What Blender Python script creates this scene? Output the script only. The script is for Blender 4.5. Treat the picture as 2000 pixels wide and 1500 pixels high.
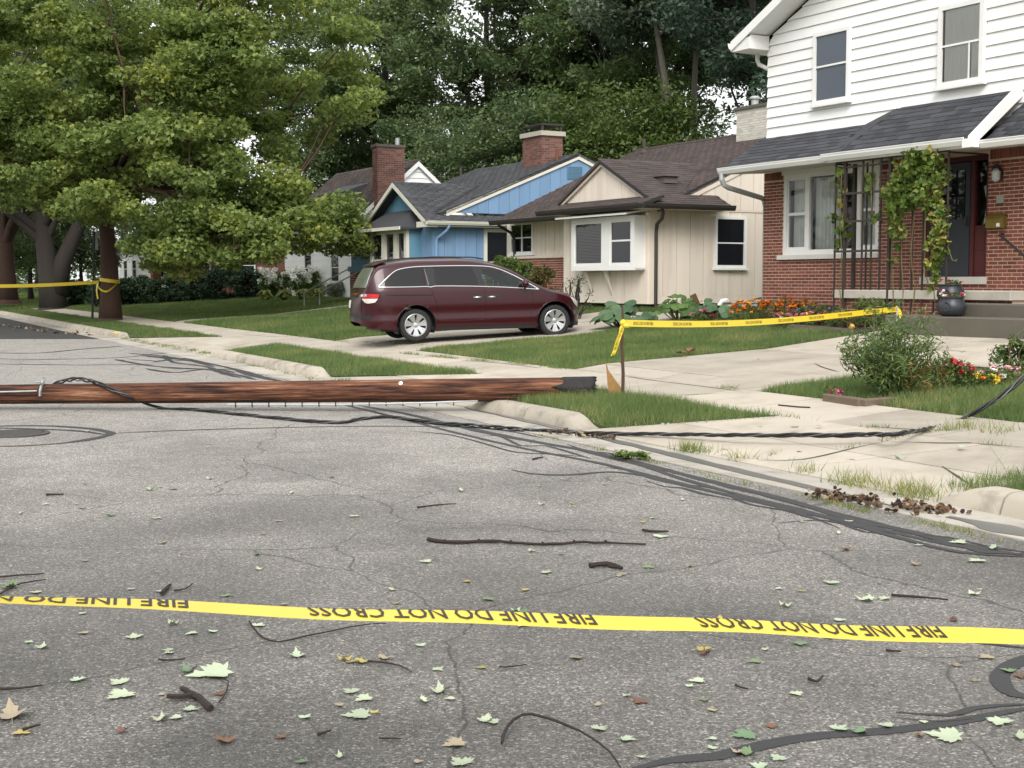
import bpy, bmesh, math, random
import numpy as np
from math import sin, cos, tan, atan, atan2, radians, pi, sqrt
from mathutils import Vector, Matrix

for o in list(bpy.data.objects):
    bpy.data.objects.remove(o, do_unlink=True)
scn = bpy.context.scene
COL = scn.collection

# ------------------------------------------------------------------ camera, sky, sun, exposure
FPX, YH, CAMH = 2667.0, 550.0, 1.65
PITCH = atan((750 - YH) / FPX)
cam_d = bpy.data.cameras.new('camera')
cam = bpy.data.objects.new('camera', cam_d)
COL.objects.link(cam)
cam_d.sensor_width = 36.0
cam_d.lens = FPX / 2000 * 36.0
cam_d.clip_start, cam_d.clip_end = 0.05, 3000
cam.location = (0, 0, CAMH)
cam.rotation_euler = (pi / 2 - PITCH, 0, 0)
scn.camera = cam

SUN_EL, SUN_AZ = radians(42), radians(184)     # azimuth clockwise from +Y; behind the viewer
world = bpy.data.worlds.new('World')
scn.world = world
world.use_nodes = True
wn = world.node_tree
wn.nodes.clear()
w_out = wn.nodes.new('ShaderNodeOutputWorld')
w_bg = wn.nodes.new('ShaderNodeBackground')
w_sky = wn.nodes.new('ShaderNodeTexSky')
w_hsv = wn.nodes.new('ShaderNodeHueSaturation')
w_mix = wn.nodes.new('ShaderNodeMix')
w_mix.data_type = 'RGBA'
w_sky.sky_type = 'NISHITA'
w_sky.sun_disc = False
w_sky.sun_elevation = SUN_EL
w_sky.sun_rotation = SUN_AZ
w_sky.air_density = 1.0
w_sky.dust_density = 4.0
w_sky.ozone_density = 1.0
w_hsv.inputs['Saturation'].default_value = 0.22
w_mix.inputs[0].default_value = 0.50            # a closed cloud deck evens the sky out
w_mix.inputs[7].default_value = (11.5, 11.6, 11.6, 1)
wn.links.new(w_sky.outputs[0], w_hsv.inputs['Color'])
wn.links.new(w_hsv.outputs[0], w_mix.inputs[6])
wn.links.new(w_mix.outputs[2], w_bg.inputs[0])
w_bg.inputs[1].default_value = 0.09
wn.links.new(w_bg.outputs[0], w_out.inputs[0])

sun_d = bpy.data.lights.new('sun', 'SUN')
sun_d.energy = 1.4
sun_d.angle = radians(32)
sun_d.color = (1.0, 0.96, 0.9)
sun = bpy.data.objects.new('sun', sun_d)
COL.objects.link(sun)
sd = Vector((sin(SUN_AZ) * cos(SUN_EL), cos(SUN_AZ) * cos(SUN_EL), sin(SUN_EL)))
sun.rotation_euler = sd.to_track_quat('Z', 'Y').to_euler()
sun.location = sd * 60

scn.view_settings.view_transform = 'Standard'
scn.view_settings.look = 'None'
scn.view_settings.gamma = 1
scn.view_settings.use_curve_mapping = False
scn.view_settings.exposure = 0.92
scn.render.engine = 'CYCLES'
scn.cycles.use_denoising = True
scn.cycles.use_adaptive_sampling = True
scn.cycles.adaptive_threshold = 0.015
scn.cycles.max_bounces = 7
scn.cycles.diffuse_bounces = 3
scn.cycles.glossy_bounces = 3
scn.cycles.transmission_bounces = 4
scn.cycles.transparent_max_bounces = 8
scn.cycles.caustics_reflective = False
scn.cycles.caustics_refractive = False

# ------------------------------------------------------------------ measuring helpers: street frame (s along the street, n towards the houses)
THS = atan(1315 / FPX)
TV = np.array([-sin(THS), cos(THS), 0.0])
NV = np.array([cos(THS), sin(THS), 0.0])
STREET_ROT = atan2(TV[1], TV[0])
EYE = np.array([0, 0, CAMH])

def W(s, n, z=0.0):
    return s * TV + n * NV + np.array([0, 0, z])

_TN = [-60, 7.32, 7.55, 8.9, 10.1, 10.6, 13.6, 17.4, 24, 40, 400]
_TZ = [0, 0, .15, .21, .29, .36, .52, .93, 1.1, 1.3, 1.6]
def terr(n):
    return float(np.interp(n, _TN, _TZ))
def terr_v(n):
    return np.interp(n, _TN, _TZ)
def G(s, n, dz=0.0):
    return W(s, n, terr(n) + dz)

def ray(u, v):
    a, b = (u - 1000) / FPX, (750 - v) / FPX
    return np.array([a, cos(PITCH) + b * sin(PITCH), -sin(PITCH) + b * cos(PITCH)])
def road_pt(u, v, z=0.0):
    d = ray(u, v)
    return EYE + d * ((z - CAMH) / d[2])
def far_pt(u, v, dist):
    d = ray(u, v)
    return EYE + d * (dist / d[1])
def sn(P):
    return float(np.dot(P, TV)), float(np.dot(P, NV))
def ground_pt(u, v):
    d = ray(u, v)
    t = 2.0
    while t < 220:
        P = EYE + t * d
        if P[2] < terr(sn(P)[1]):
            break
        t += .01
    return P

class Frame:
    """a house or vehicle frame: x along the front, y away from the street, z up"""
    def __init__(self, o, rot):
        self.rot = rot
        self.x = np.array([cos(rot), sin(rot), 0]); self.y = np.array([-sin(rot), cos(rot), 0])
        self.o = np.array(o, float)
    def loc(self, P):
        q = np.asarray(P) - self.o
        return np.array([q @ self.x, q @ self.y, q[2]])
    def wor(self, x, y, z):
        return self.o + x * self.x + y * self.y + np.array([0, 0, z])
    def onY(self, u, v, y=0.0):
        d = ray(u, v); t = (y - (EYE - self.o) @ self.y) / (d @ self.y); return self.loc(EYE + t * d)
    def onX(self, u, v, x=0.0):
        d = ray(u, v); t = (x - (EYE - self.o) @ self.x) / (d @ self.x); return self.loc(EYE + t * d)
    def onZ(self, u, v, z):
        d = ray(u, v); t = (z + self.o[2] - CAMH) / d[2]; return self.loc(EYE + t * d)

# ------------------------------------------------------------------ materials
MATS = {}
def _n(nt, kind, **kw):
    x = nt.nodes.new(kind)
    for k, v in kw.items():
        setattr(x, k, v)
    return x
def mat(name, col, rough=.7, var=.12, vscale=3.0, fine=0.06, fscale=60, bump=0.0, bscale=80, rand=0.0, hue=0.0, spec=.4, metal=0.0,
        dirt=None, dirt_amt=0.0, dirt_scale=1.2, stretch=(1, 1, 1), coat=0.0):
    """principled paint / stone / wood: large and fine tonal noise, random tone per piece, optional stains and relief"""
    if name in MATS:
        return MATS[name]
    m = bpy.data.materials.new(name)
    m.use_nodes = True
    nt = m.node_tree
    b = nt.nodes['Principled BSDF']
    L = nt.links.new
    tc = _n(nt, 'ShaderNodeTexCoord')
    mp = _n(nt, 'ShaderNodeMapping')
    mp.inputs['Scale'].default_value = stretch
    L(tc.outputs['Object'], mp.inputs[0])
    src = mp.outputs[0]
    n1 = _n(nt, 'ShaderNodeTexNoise'); n1.inputs['Scale'].default_value = vscale; n1.inputs['Detail'].default_value = 6
    n2 = _n(nt, 'ShaderNodeTexNoise'); n2.inputs['Scale'].default_value = fscale; n2.inputs['Detail'].default_value = 3
    L(src, n1.inputs['Vector']); L(src, n2.inputs['Vector'])
    def math_(op, a, bb):
        x = _n(nt, 'ShaderNodeMath', operation=op)
        for i, q in enumerate((a, bb)):
            if isinstance(q, (int, float)): x.inputs[i].default_value = q
            else: L(q, x.inputs[i])
        return x.outputs[0]
    val = math_('ADD', 1 - var - fine, math_('ADD', math_('MULTIPLY', n1.outputs[0], 2 * var), math_('MULTIPLY', n2.outputs[0], 2 * fine)))
    hsv = _n(nt, 'ShaderNodeHueSaturation')
    hsv.inputs['Color'].default_value = (*col, 1)
    if rand or hue:
        gi = _n(nt, 'ShaderNodeNewGeometry'); oi = _n(nt, 'ShaderNodeObjectInfo')
        fr = math_('FRACT', math_('ADD', gi.outputs['Random Per Island'], oi.outputs['Random']), 0)
        val = math_('MULTIPLY', val, math_('ADD', 1 - rand, math_('MULTIPLY', fr, 2 * rand)))
        if hue:
            fr2 = math_('FRACT', math_('MULTIPLY', fr, 17.31), 0)
            L(math_('ADD', .5 - hue, math_('MULTIPLY', fr2, 2 * hue)), hsv.inputs['Hue'])
    L(val, hsv.inputs['Value'])
    out = hsv.outputs[0]
    if dirt:
        n3 = _n(nt, 'ShaderNodeTexNoise'); n3.inputs['Scale'].default_value = dirt_scale; n3.inputs['Detail'].default_value = 8; n3.inputs['Roughness'].default_value = .65
        L(src, n3.inputs['Vector'])
        rp = _n(nt, 'ShaderNodeValToRGB')
        rp.color_ramp.elements[0].position = .48; rp.color_ramp.elements[0].color = (0, 0, 0, 1)
        rp.color_ramp.elements[1].position = .72; rp.color_ramp.elements[1].color = (1, 1, 1, 1)
        L(n3.outputs[0], rp.inputs[0])
        mx = _n(nt, 'ShaderNodeMix', data_type='RGBA')
        L(math_('MULTIPLY', rp.outputs[0], dirt_amt), mx.inputs[0])
        L(out, mx.inputs[6]); mx.inputs[7].default_value = (*dirt, 1)
        out = mx.outputs[2]
    L(out, b.inputs['Base Color'])
    b.inputs['Roughness'].default_value = rough
    b.inputs['Metallic'].default_value = metal
    b.inputs['Specular IOR Level'].default_value = spec
    b.inputs['Coat Weight'].default_value = coat
    b.inputs['Coat Roughness'].default_value = .04
    if bump:
        n4 = _n(nt, 'ShaderNodeTexNoise'); n4.inputs['Scale'].default_value = bscale; n4.inputs['Detail'].default_value = 5
        L(src, n4.inputs['Vector'])
        bp = _n(nt, 'ShaderNodeBump'); bp.inputs['Strength'].default_value = bump; bp.inputs['Distance'].default_value = .01
        L(n4.outputs[0], bp.inputs['Height']); L(bp.outputs[0], b.inputs['Normal'])
    MATS[name] = m
    return m

def leaf_mat(name, c1, c2, trans=.35, hue=.02, rough=.5, c3=None, patch=.35):
    """foliage: colour differs leaf by leaf and in patches; some light passes through"""
    if name in MATS:
        return MATS[name]
    m = bpy.data.materials.new(name)
    m.use_nodes = True
    nt = m.node_tree
    nt.nodes.clear()
    L = nt.links.new
    out = _n(nt, 'ShaderNodeOutputMaterial')
    gi = _n(nt, 'ShaderNodeNewGeometry'); oi = _n(nt, 'ShaderNodeObjectInfo')
    nz = _n(nt, 'ShaderNodeTexNoise'); nz.inputs['Scale'].default_value = patch; nz.inputs['Detail'].default_value = 3
    L(gi.outputs['Position'], nz.inputs['Vector'])
    ad = _n(nt, 'ShaderNodeMath', operation='ADD'); L(gi.outputs['Random Per Island'], ad.inputs[0]); L(oi.outputs['Random'], ad.inputs[1])
    fr = _n(nt, 'ShaderNodeMath', operation='FRACT'); L(ad.outputs[0], fr.inputs[0])
    mr = _n(nt, 'ShaderNodeMapRange'); L(nz.outputs[0], mr.inputs[0]); mr.inputs[1].default_value = .3; mr.inputs[2].default_value = .7; mr.inputs[3].default_value = -.4; mr.inputs[4].default_value = .4
    a2 = _n(nt, 'ShaderNodeMath', operation='ADD'); L(fr.outputs[0], a2.inputs[0]); L(mr.outputs[0], a2.inputs[1])
    rp = _n(nt, 'ShaderNodeValToRGB')
    rp.color_ramp.elements[0].color = (*c1, 1); rp.color_ramp.elements[1].color = (*c2, 1)
    if c3:
        e = rp.color_ramp.elements.new(.93); e.color = (*c2, 1)
        rp.color_ramp.elements[-1].color = (*c3, 1)
    L(a2.outputs[0], rp.inputs[0])
    pb = _n(nt, 'ShaderNodeBsdfPrincipled'); pb.inputs['Roughness'].default_value = rough; pb.inputs['Specular IOR Level'].default_value = .3
    L(rp.outputs[0], pb.inputs['Base Color'])
    tr = _n(nt, 'ShaderNodeBsdfTranslucent')
    hs = _n(nt, 'ShaderNodeHueSaturation'); hs.inputs['Hue'].default_value = .49; hs.inputs['Saturation'].default_value = 1.1; hs.inputs['Value'].default_value = 1.3
    L(rp.outputs[0], hs.inputs['Color']); L(hs.outputs[0], tr.inputs[0])
    mx = _n(nt, 'ShaderNodeMixShader'); mx.inputs[0].default_value = trans
    L(pb.outputs[0], mx.inputs[1]); L(tr.outputs[0], mx.inputs[2]); L(mx.outputs[0], out.inputs[0])
    MATS[name] = m
    return m

def glass_mat(name, tint=(.8, .85, .85), trans=.6, rough=.02, dark=(.01, .012, .016)):
    """window glass: a reflecting sheet over a tinted, partly see-through one"""
    if name in MATS:
        return MATS[name]
    m = bpy.data.materials.new(name)
    m.use_nodes = True
    nt = m.node_tree
    nt.nodes.clear()
    L = nt.links.new
    out = _n(nt, 'ShaderNodeOutputMaterial')
    tp = _n(nt, 'ShaderNodeBsdfTransparent'); tp.inputs[0].default_value = (*tint, 1)
    df = _n(nt, 'ShaderNodeBsdfDiffuse'); df.inputs[0].default_value = (*dark, 1)
    gl = _n(nt, 'ShaderNodeBsdfGlossy'); gl.inputs['Roughness'].default_value = rough; gl.inputs[0].default_value = (1, 1, 1, 1)
    m1 = _n(nt, 'ShaderNodeMixShader'); m1.inputs[0].default_value = trans
    L(df.outputs[0], m1.inputs[1]); L(tp.outputs[0], m1.inputs[2])
    fz = _n(nt, 'ShaderNodeFresnel'); fz.inputs[0].default_value = 1.5
    m2 = _n(nt, 'ShaderNodeMixShader')
    L(fz.outputs[0], m2.inputs[0]); L(m1.outputs[0], m2.inputs[1]); L(gl.outputs[0], m2.inputs[2])
    L(m2.outputs[0], out.inputs[0])
    MATS[name] = m
    return m

# ------------------------------------------------------------------ mesh builder
class MB:
    def __init__(self):
        self.v, self.f = [], []
    def add(self, vs, fs):
        b = len(self.v)
        self.v.extend([tuple(map(float, p)) for p in vs])
        self.f.extend([tuple(i + b for i in f) for f in fs])
        return self
    def box(self, x0, x1, y0, y1, z0, z1):
        return self.add([(x0, y0, z0), (x1, y0, z0), (x1, y1, z0), (x0, y1, z0), (x0, y0, z1), (x1, y0, z1), (x1, y1, z1), (x0, y1, z1)],
                        [(0, 3, 2, 1), (4, 5, 6, 7), (0, 1, 5, 4), (1, 2, 6, 5), (2, 3, 7, 6), (3, 0, 4, 7)])
    def bbox(self, x0, x1, y0, y1, z0, z1, b=.01):
        """box with its four vertical and top edges eased"""
        ring = lambda i, z: [(x0 + i, y0, z), (x1 - i, y0, z), (x1, y0 + i, z), (x1, y1 - i, z), (x1 - i, y1, z), (x0 + i, y1, z), (x0, y1 - i, z), (x0, y0 + i, z)]
        vs = ring(b, z0) + ring(b, z1 - b) + [(min(max(x, x0 + b), x1 - b), min(max(y, y0 + b), y1 - b), z1) for x, y, z in ring(b, z1)]
        fs = [tuple(range(7, -1, -1)), tuple(range(16, 24))]
        for k in range(2):
            for i in range(8):
                j = (i + 1) % 8
                fs.append((k * 8 + i, k * 8 + j, k * 8 + 8 + j, k * 8 + 8 + i))
        return self.add(vs, fs)
    def quad(self, a, b, c, d):
        return self.add([a, b, c, d], [(0, 1, 2, 3)])
    def prism(self, top, h):
        """polygon (3-D points, counter-clockwise from above) given thickness h downwards"""
        n = len(top)
        bot = [(p[0], p[1], p[2] - h) for p in top]
        fs = [tuple(range(n)), tuple(range(2 * n - 1, n - 1, -1))]
        for i in range(n):
            j = (i + 1) % n
            fs.append((i, i + n, j + n, j))
        return self.add(list(top) + bot, fs)
    def slab(self, pts, nrm):
        """any planar polygon thickened along the vector nrm"""
        n = len(pts)
        o = [tuple(np.asarray(p, float) + np.asarray(nrm, float)) for p in pts]
        fs = [tuple(range(n - 1, -1, -1)), tuple(range(n, 2 * n))]
        for i in range(n):
            j = (i + 1) % n
            fs.append((i, j, j + n, i + n))
        return self.add(list(pts) + o, fs)
    def tube(self, path, rad, k=8, cap=True, twist=0):
        path = [np.asarray(p, float) for p in path]
        n = len(path)
        if isinstance(rad, (int, float)): rad = [rad] * n
        vs, fs = [], []
        t0 = path[1] - path[0]
        up = np.array([0, 0, 1.]) if abs(t0[2]) < .9 * np.linalg.norm(t0) else np.array([1., 0, 0])
        for i in range(n):
            t = path[min(i + 1, n - 1)] - path[max(i - 1, 0)]
            t = t / (np.linalg.norm(t) + 1e-9)
            a = np.cross(t, up); a /= (np.linalg.norm(a) + 1e-9)
            b = np.cross(a, t)
            up = b
            for j in range(k):
                q = 2 * pi * j / k
                vs.append(path[i] + rad[i] * (cos(q) * a + sin(q) * b))
        for i in range(n - 1):
            for j in range(k):
                jj = (j + 1) % k
                fs.append((i * k + j, i * k + jj, i * k + k + jj, i * k + k + j))
        if cap:
            fs.append(tuple(range(k - 1, -1, -1))); fs.append(tuple(range((n - 1) * k, n * k)))
        return self.add(vs, fs)
    def lathe(self, prof, k=24, c=(0, 0, 0)):
        vs = []
        for r, z in prof:
            for j in range(k):
                q = 2 * pi * j / k
                vs.append((c[0] + r * cos(q), c[1] + r * sin(q), c[2] + z))
        fs = []
        for i in range(len(prof) - 1):
            for j in range(k):
                jj = (j + 1) % k
                fs.append((i * k + j, i * k + jj, i * k + k + jj, i * k + k + j))
        fs.append(tuple(range(k - 1, -1, -1))); fs.append(tuple(range((len(prof) - 1) * k, len(prof) * k)))
        return self.add(vs, fs)
    def blob(self, c, r, k=8):
        vs, fs = [], []
        rows = max(3, k // 2)
        r = r if hasattr(r, '__len__') else (r, r, r)
        for i in range(rows + 1):
            th = pi * i / rows
            for j in range(k):
                q = 2 * pi * j / k
                vs.append((c[0] + r[0] * sin(th) * cos(q), c[1] + r[1] * sin(th) * sin(q), c[2] + r[2] * cos(th)))
        for i in range(rows):
            for j in range(k):
                jj = (j + 1) % k
                fs.append((i * k + j, i * k + k + j, i * k + k + jj, i * k + jj))
        return self.add(vs, fs)
    def mesh(self, name, m=None, smooth=False):
        me = bpy.data.meshes.new(name)
        me.from_pydata(self.v, [], self.f)
        if m is not None:
            me.materials.append(m)
        if smooth:
            me.polygons.foreach_set('use_smooth', [True] * len(me.polygons))
        me.update()
        return me
    def build(self, name, m, parent=None, smooth=False, loc=None):
        o = bpy.data.objects.new(name, self.mesh(name, m, smooth))
        COL.objects.link(o)
        if parent is not None:
            o.parent = parent
        if loc is not None:
            o.location = loc
        return o

def sharp(o, deg=35):
    """smooth shading that keeps edges sharper than deg"""
    me = o.data
    bm = bmesh.new(); bm.from_mesh(me)
    bmesh.ops.recalc_face_normals(bm, faces=bm.faces)
    for f in bm.faces: f.smooth = True
    for e in bm.edges:
        e.smooth = not (len(e.link_faces) == 2 and e.calc_face_angle(0) > radians(deg))
    bm.to_mesh(me); bm.free()
    return o

def fast_mesh(name, V, Fc, m, parent=None, smooth=False):
    """many alike faces at once: V (n,3), Fc (m,k)"""
    V = np.asarray(V, np.float32); Fc = np.asarray(Fc, np.int32)
    me = bpy.data.meshes.new(name)
    me.vertices.add(len(V)); me.vertices.foreach_set('co', V.ravel())
    k = Fc.shape[1]
    me.loops.add(Fc.size); me.loops.foreach_set('vertex_index', Fc.ravel())
    me.polygons.add(len(Fc))
    me.polygons.foreach_set('loop_start', np.arange(0, Fc.size, k, dtype=np.int32))
    me.polygons.foreach_set('loop_total', np.full(len(Fc), k, np.int32))
    if smooth:
        me.polygons.foreach_set('use_smooth', np.ones(len(Fc), bool))
    me.materials.append(m)
    me.update(calc_edges=True)
    o = bpy.data.objects.new(name, me)
    COL.objects.link(o)
    if parent is not None: o.parent = parent
    return o

def tag(o, label=None, cat=None, group=None, kind=None):
    if label: o['label'] = label
    if cat: o['category'] = cat
    if group: o['group'] = group
    if kind: o['kind'] = kind
    return o
def thing(name, label, cat, loc=(0, 0, 0), rot=0.0, group=None):
    o = bpy.data.objects.new(name, None)
    COL.objects.link(o)
    o.location = tuple(loc); o.rotation_euler = (0, 0, rot)
    o.empty_display_size = .3
    return tag(o, label, cat, group)
def copy_tree(o, parent=None):
    c = o.copy(); COL.objects.link(c)
    if parent is not None: c.parent = parent
    for ch in list(o.children): copy_tree(ch, c)
    return c
def piece(name, me, parent, loc, rot=None, scale=None):
    """one more object sharing the mesh me"""
    o = bpy.data.objects.new(name, me); COL.objects.link(o); o.parent = parent
    o.location = tuple(map(float, loc))
    if rot is not None: o.rotation_euler = rot
    if scale is not None: o.scale = scale
    return o

# ------------------------------------------------------------------ shared foliage makers
STAR = None
def maple_leaf(k=5):
    """flat maple leaf, about 1 wide, stalk at the origin, tip at +y"""
    pts = [(0, 0), (.10, -.05), (.30, -.10), (.24, .03), (.40, .07), (.56, .20), (.43, .25), (.50, .37), (.38, .38), (.40, .56), (.27, .47), (.18, .44), (.17, .60), (.22, .70), (.10, .76), (0, 1.0)]
    out = pts + [(-x, y) for x, y in pts[-2:0:-1]]
    return np.array([(x, y, 0) for x, y in out])
def rot_mats(n, rng, up=1.0, spread=.8):
    """random leaf frames whose normals lean upwards"""
    nrm = rng.normal(size=(n, 3)) * spread + np.array([0, 0, up])
    nrm /= np.linalg.norm(nrm, axis=1)[:, None]
    t = rng.normal(size=(n, 3))
    t -= nrm * np.sum(t * nrm, 1)[:, None]
    t /= np.linalg.norm(t, axis=1)[:, None]
    b = np.cross(nrm, t)
    return np.stack([b, t, nrm], axis=2)
LEAF_TEMPL = {
    'star': (np.array([(0, 0, 0), (.30, -.08, -.03), (.50, .25, -.1), (.24, .42, 0), (0, .9, -.12), (-.24, .42, 0), (-.50, .25, -.1), (-.30, -.08, -.03)], float) - [0, .35, 0],
             [(0, 1, 3), (1, 2, 3), (0, 3, 5), (3, 4, 5), (0, 5, 7), (5, 6, 7)]),
    'oval': (np.array([(0, -.5, 0), (.24, -.1, .04), (0, .5, -.06), (-.24, -.1, .04)], float), [(0, 1, 2), (0, 2, 3)]),
    'round': (np.array([(0, -.4, 0), (.42, -.15, .06), (.36, .3, .0), (0, .48, -.08), (-.36, .3, .0), (-.42, -.15, .06)], float), [(0, 1, 2), (0, 2, 3), (0, 3, 4), (0, 4, 5)]),
    'long': (np.array([(0, -.5, 0), (.10, -.1, .02), (0, .5, -.12), (-.10, -.1, .02)], float), [(0, 1, 2), (0, 2, 3)]),
}
def leaves(name, P, size, m, parent, rng, kind='oval', up=1.0, spread=.8, jitter=.35):
    n = len(P)
    tv, tf = LEAF_TEMPL[kind]
    R = rot_mats(n, rng, up, spread)
    sc = size * (1 + jitter * rng.uniform(-1, 1, n))
    V = np.einsum('nij,kj->nki', R, tv) * sc[:, None, None] + P[:, None, :]
    F = np.asarray(tf)[None] + (np.arange(n) * len(tv))[:, None, None]
    return fast_mesh(name, V.reshape(-1, 3), F.reshape(-1, 3), m, parent)
def clump_points(C, R, per, rng, flat=.6):
    """per points round each clump centre C[i] of radius R[i]; most lie on the clump's skin"""
    n = len(C)
    d = rng.normal(size=(n, per, 3)); d /= np.linalg.norm(d, axis=2)[:, :, None]
    r = rng.uniform(.25, 1, (n, per)) ** .55
    d[:, :, 2] *= flat
    return (C[:, None, :] + d * (r * np.asarray(R)[:, None])[:, :, None]).reshape(-1, 3)
def wob(a, b, n, amp, rng, sag=0.0):
    a, b = np.asarray(a, float), np.asarray(b, float)
    out = []
    ph = rng.uniform(0, 6, 3)
    ln = np.linalg.norm(b - a)
    for i in range(n + 1):
        t = i / n
        w = sin(pi * t) * amp * ln
        out.append(a + (b - a) * t + w * np.array([sin(5 * t + ph[0]), sin(4 * t + ph[1]), .5 * sin(6 * t + ph[2])]) + np.array([0, 0, sag * ln * sin(pi * t)]))
    return out

def smooth_path(P, step=.05):
    P = [np.asarray(p, float) for p in P]; Q = []
    for i in range(len(P) - 1):
        p0, p1, p2, p3 = P[max(i - 1, 0)], P[i], P[i + 1], P[min(i + 2, len(P) - 1)]
        k = max(2, int(np.linalg.norm(p2 - p1) / step))
        for t in np.linspace(0, 1, k, endpoint=False):
            Q.append(.5 * ((2 * p1) + (-p0 + p2) * t + (2 * p0 - 5 * p1 + 4 * p2 - p3) * t * t + (-p0 + 3 * p1 - 3 * p2 + p3) * t ** 3))
    Q.append(P[-1])
    return np.array(Q)
# ================================================================== GROUND, ROAD, KERBS, SLABS
rng = np.random.default_rng(7)
random.seed(7)

def asphalt_mat():
    m = bpy.data.materials.new('asphalt'); m.use_nodes = True
    nt = m.node_tree; L = nt.links.new; b = nt.nodes['Principled BSDF']
    g = _n(nt, 'ShaderNodeNewGeometry'); P = g.outputs['Position']
    vo = _n(nt, 'ShaderNodeTexVoronoi'); vo.inputs['Scale'].default_value = 105; L(P, vo.inputs['Vector'])
    vo2 = _n(nt, 'ShaderNodeTexVoronoi'); vo2.inputs['Scale'].default_value = 230; L(P, vo2.inputs['Vector'])
    sep = _n(nt, 'ShaderNodeSeparateColor'); L(vo.outputs['Color'], sep.inputs[0])
    sep2 = _n(nt, 'ShaderNodeSeparateColor'); L(vo2.outputs['Color'], sep2.inputs[0])
    rp = _n(nt, 'ShaderNodeValToRGB')
    e = rp.color_ramp.elements
    e[0].position = 0; e[0].color = (.035, .034, .033, 1)
    e[1].position = 1; e[1].color = (.52, .485, .43, 1)
    for p, c in ((.22, (.062, .058, .053, 1)), (.5, (.128, .119, .106, 1)), (.78, (.185, .172, .152, 1)), (.92, (.28, .262, .232, 1))):
        q = e.new(p); q.color = c
    L(sep.outputs[0], rp.inputs[0])
    rp2 = _n(nt, 'ShaderNodeValToRGB')
    e = rp2.color_ramp.elements
    e[0].position = 0; e[0].color = (.05, .049, .048, 1); e[1].position = 1; e[1].color = (.24, .23, .215, 1)
    L(sep2.outputs[1], rp2.inputs[0])
    m0 = _n(nt, 'ShaderNodeMix', data_type='RGBA'); m0.inputs[0].default_value = .35
    L(rp.outputs[0], m0.inputs[6]); L(rp2.outputs[0], m0.inputs[7])
    # damp patches left by the rain, plus brightening with distance put into the colour
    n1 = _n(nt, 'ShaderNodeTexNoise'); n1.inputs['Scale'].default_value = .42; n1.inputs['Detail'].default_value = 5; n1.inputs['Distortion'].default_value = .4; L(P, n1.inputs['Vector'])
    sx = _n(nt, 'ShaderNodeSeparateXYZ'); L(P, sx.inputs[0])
    dry = _n(nt, 'ShaderNodeMapRange'); L(sx.outputs[1], dry.inputs[0]); dry.inputs[1].default_value = 4; dry.inputs[2].default_value = 17; dry.inputs[3].default_value = .16; dry.inputs[4].default_value = -.34  # gradient along Y: colour set darker near the camera, paler further off
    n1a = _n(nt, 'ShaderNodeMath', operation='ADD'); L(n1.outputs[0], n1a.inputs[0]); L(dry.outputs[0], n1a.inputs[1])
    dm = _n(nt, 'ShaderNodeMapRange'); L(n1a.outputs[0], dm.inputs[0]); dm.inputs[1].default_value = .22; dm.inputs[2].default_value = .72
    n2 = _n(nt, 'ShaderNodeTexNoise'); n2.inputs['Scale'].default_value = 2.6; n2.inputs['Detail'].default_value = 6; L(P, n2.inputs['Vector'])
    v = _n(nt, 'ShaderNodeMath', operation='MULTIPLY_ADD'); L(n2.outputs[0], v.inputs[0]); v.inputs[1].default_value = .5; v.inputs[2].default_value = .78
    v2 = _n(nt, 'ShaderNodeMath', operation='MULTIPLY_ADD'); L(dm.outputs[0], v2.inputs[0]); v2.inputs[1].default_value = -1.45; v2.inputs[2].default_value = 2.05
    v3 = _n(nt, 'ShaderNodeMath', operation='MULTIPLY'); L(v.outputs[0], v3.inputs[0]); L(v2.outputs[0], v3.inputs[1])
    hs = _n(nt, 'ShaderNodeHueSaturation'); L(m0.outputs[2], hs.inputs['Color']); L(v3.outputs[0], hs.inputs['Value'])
    # hairline cracks
    nw = _n(nt, 'ShaderNodeTexNoise'); nw.inputs['Scale'].default_value = 1.1; nw.inputs['Detail'].default_value = 6; L(P, nw.inputs['Vector'])
    mw = _n(nt, 'ShaderNodeMix', data_type='VECTOR'); mw.inputs[0].default_value = .3; L(P, mw.inputs[4]); L(nw.outputs['Color'], mw.inputs[5])
    vc = _n(nt, 'ShaderNodeTexVoronoi', feature='DISTANCE_TO_EDGE'); vc.inputs['Scale'].default_value = .62; L(mw.outputs[1], vc.inputs['Vector'])
    ck = _n(nt, 'ShaderNodeMapRange'); L(vc.outputs['Distance'], ck.inputs[0]); ck.inputs[1].default_value = .001; ck.inputs[2].default_value = .0045; ck.inputs[3].default_value = .45; ck.inputs[4].default_value = 1
    mc2 = _n(nt, 'ShaderNodeMix', data_type='RGBA', blend_type='MULTIPLY'); mc2.inputs[0].default_value = 1; L(hs.outputs[0], mc2.inputs[6]); L(ck.outputs[0], mc2.inputs[7])
    L(mc2.outputs[2], b.inputs['Base Color'])
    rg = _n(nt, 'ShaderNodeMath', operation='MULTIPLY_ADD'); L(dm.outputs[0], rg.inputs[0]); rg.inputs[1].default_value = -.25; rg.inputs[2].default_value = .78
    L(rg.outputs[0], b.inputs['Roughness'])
    b.inputs['Specular IOR Level'].default_value = .5
    bp = _n(nt, 'ShaderNodeBump'); bp.inputs['Strength'].default_value = .7; bp.inputs['Distance'].default_value = .006
    ad = _n(nt, 'ShaderNodeMath', operation='ADD'); L(sep.outputs[1], ad.inputs[0]); L(vo2.outputs['Distance'], ad.inputs[1])
    L(ad.outputs[0], bp.inputs['Height']); L(bp.outputs[0], b.inputs['Normal'])
    return m
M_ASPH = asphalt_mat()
M_TAR = mat('tar', (.034, .034, .035), rough=.6, var=.25, vscale=9, fine=.15, fscale=120, bump=.5, bscale=90)
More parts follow.
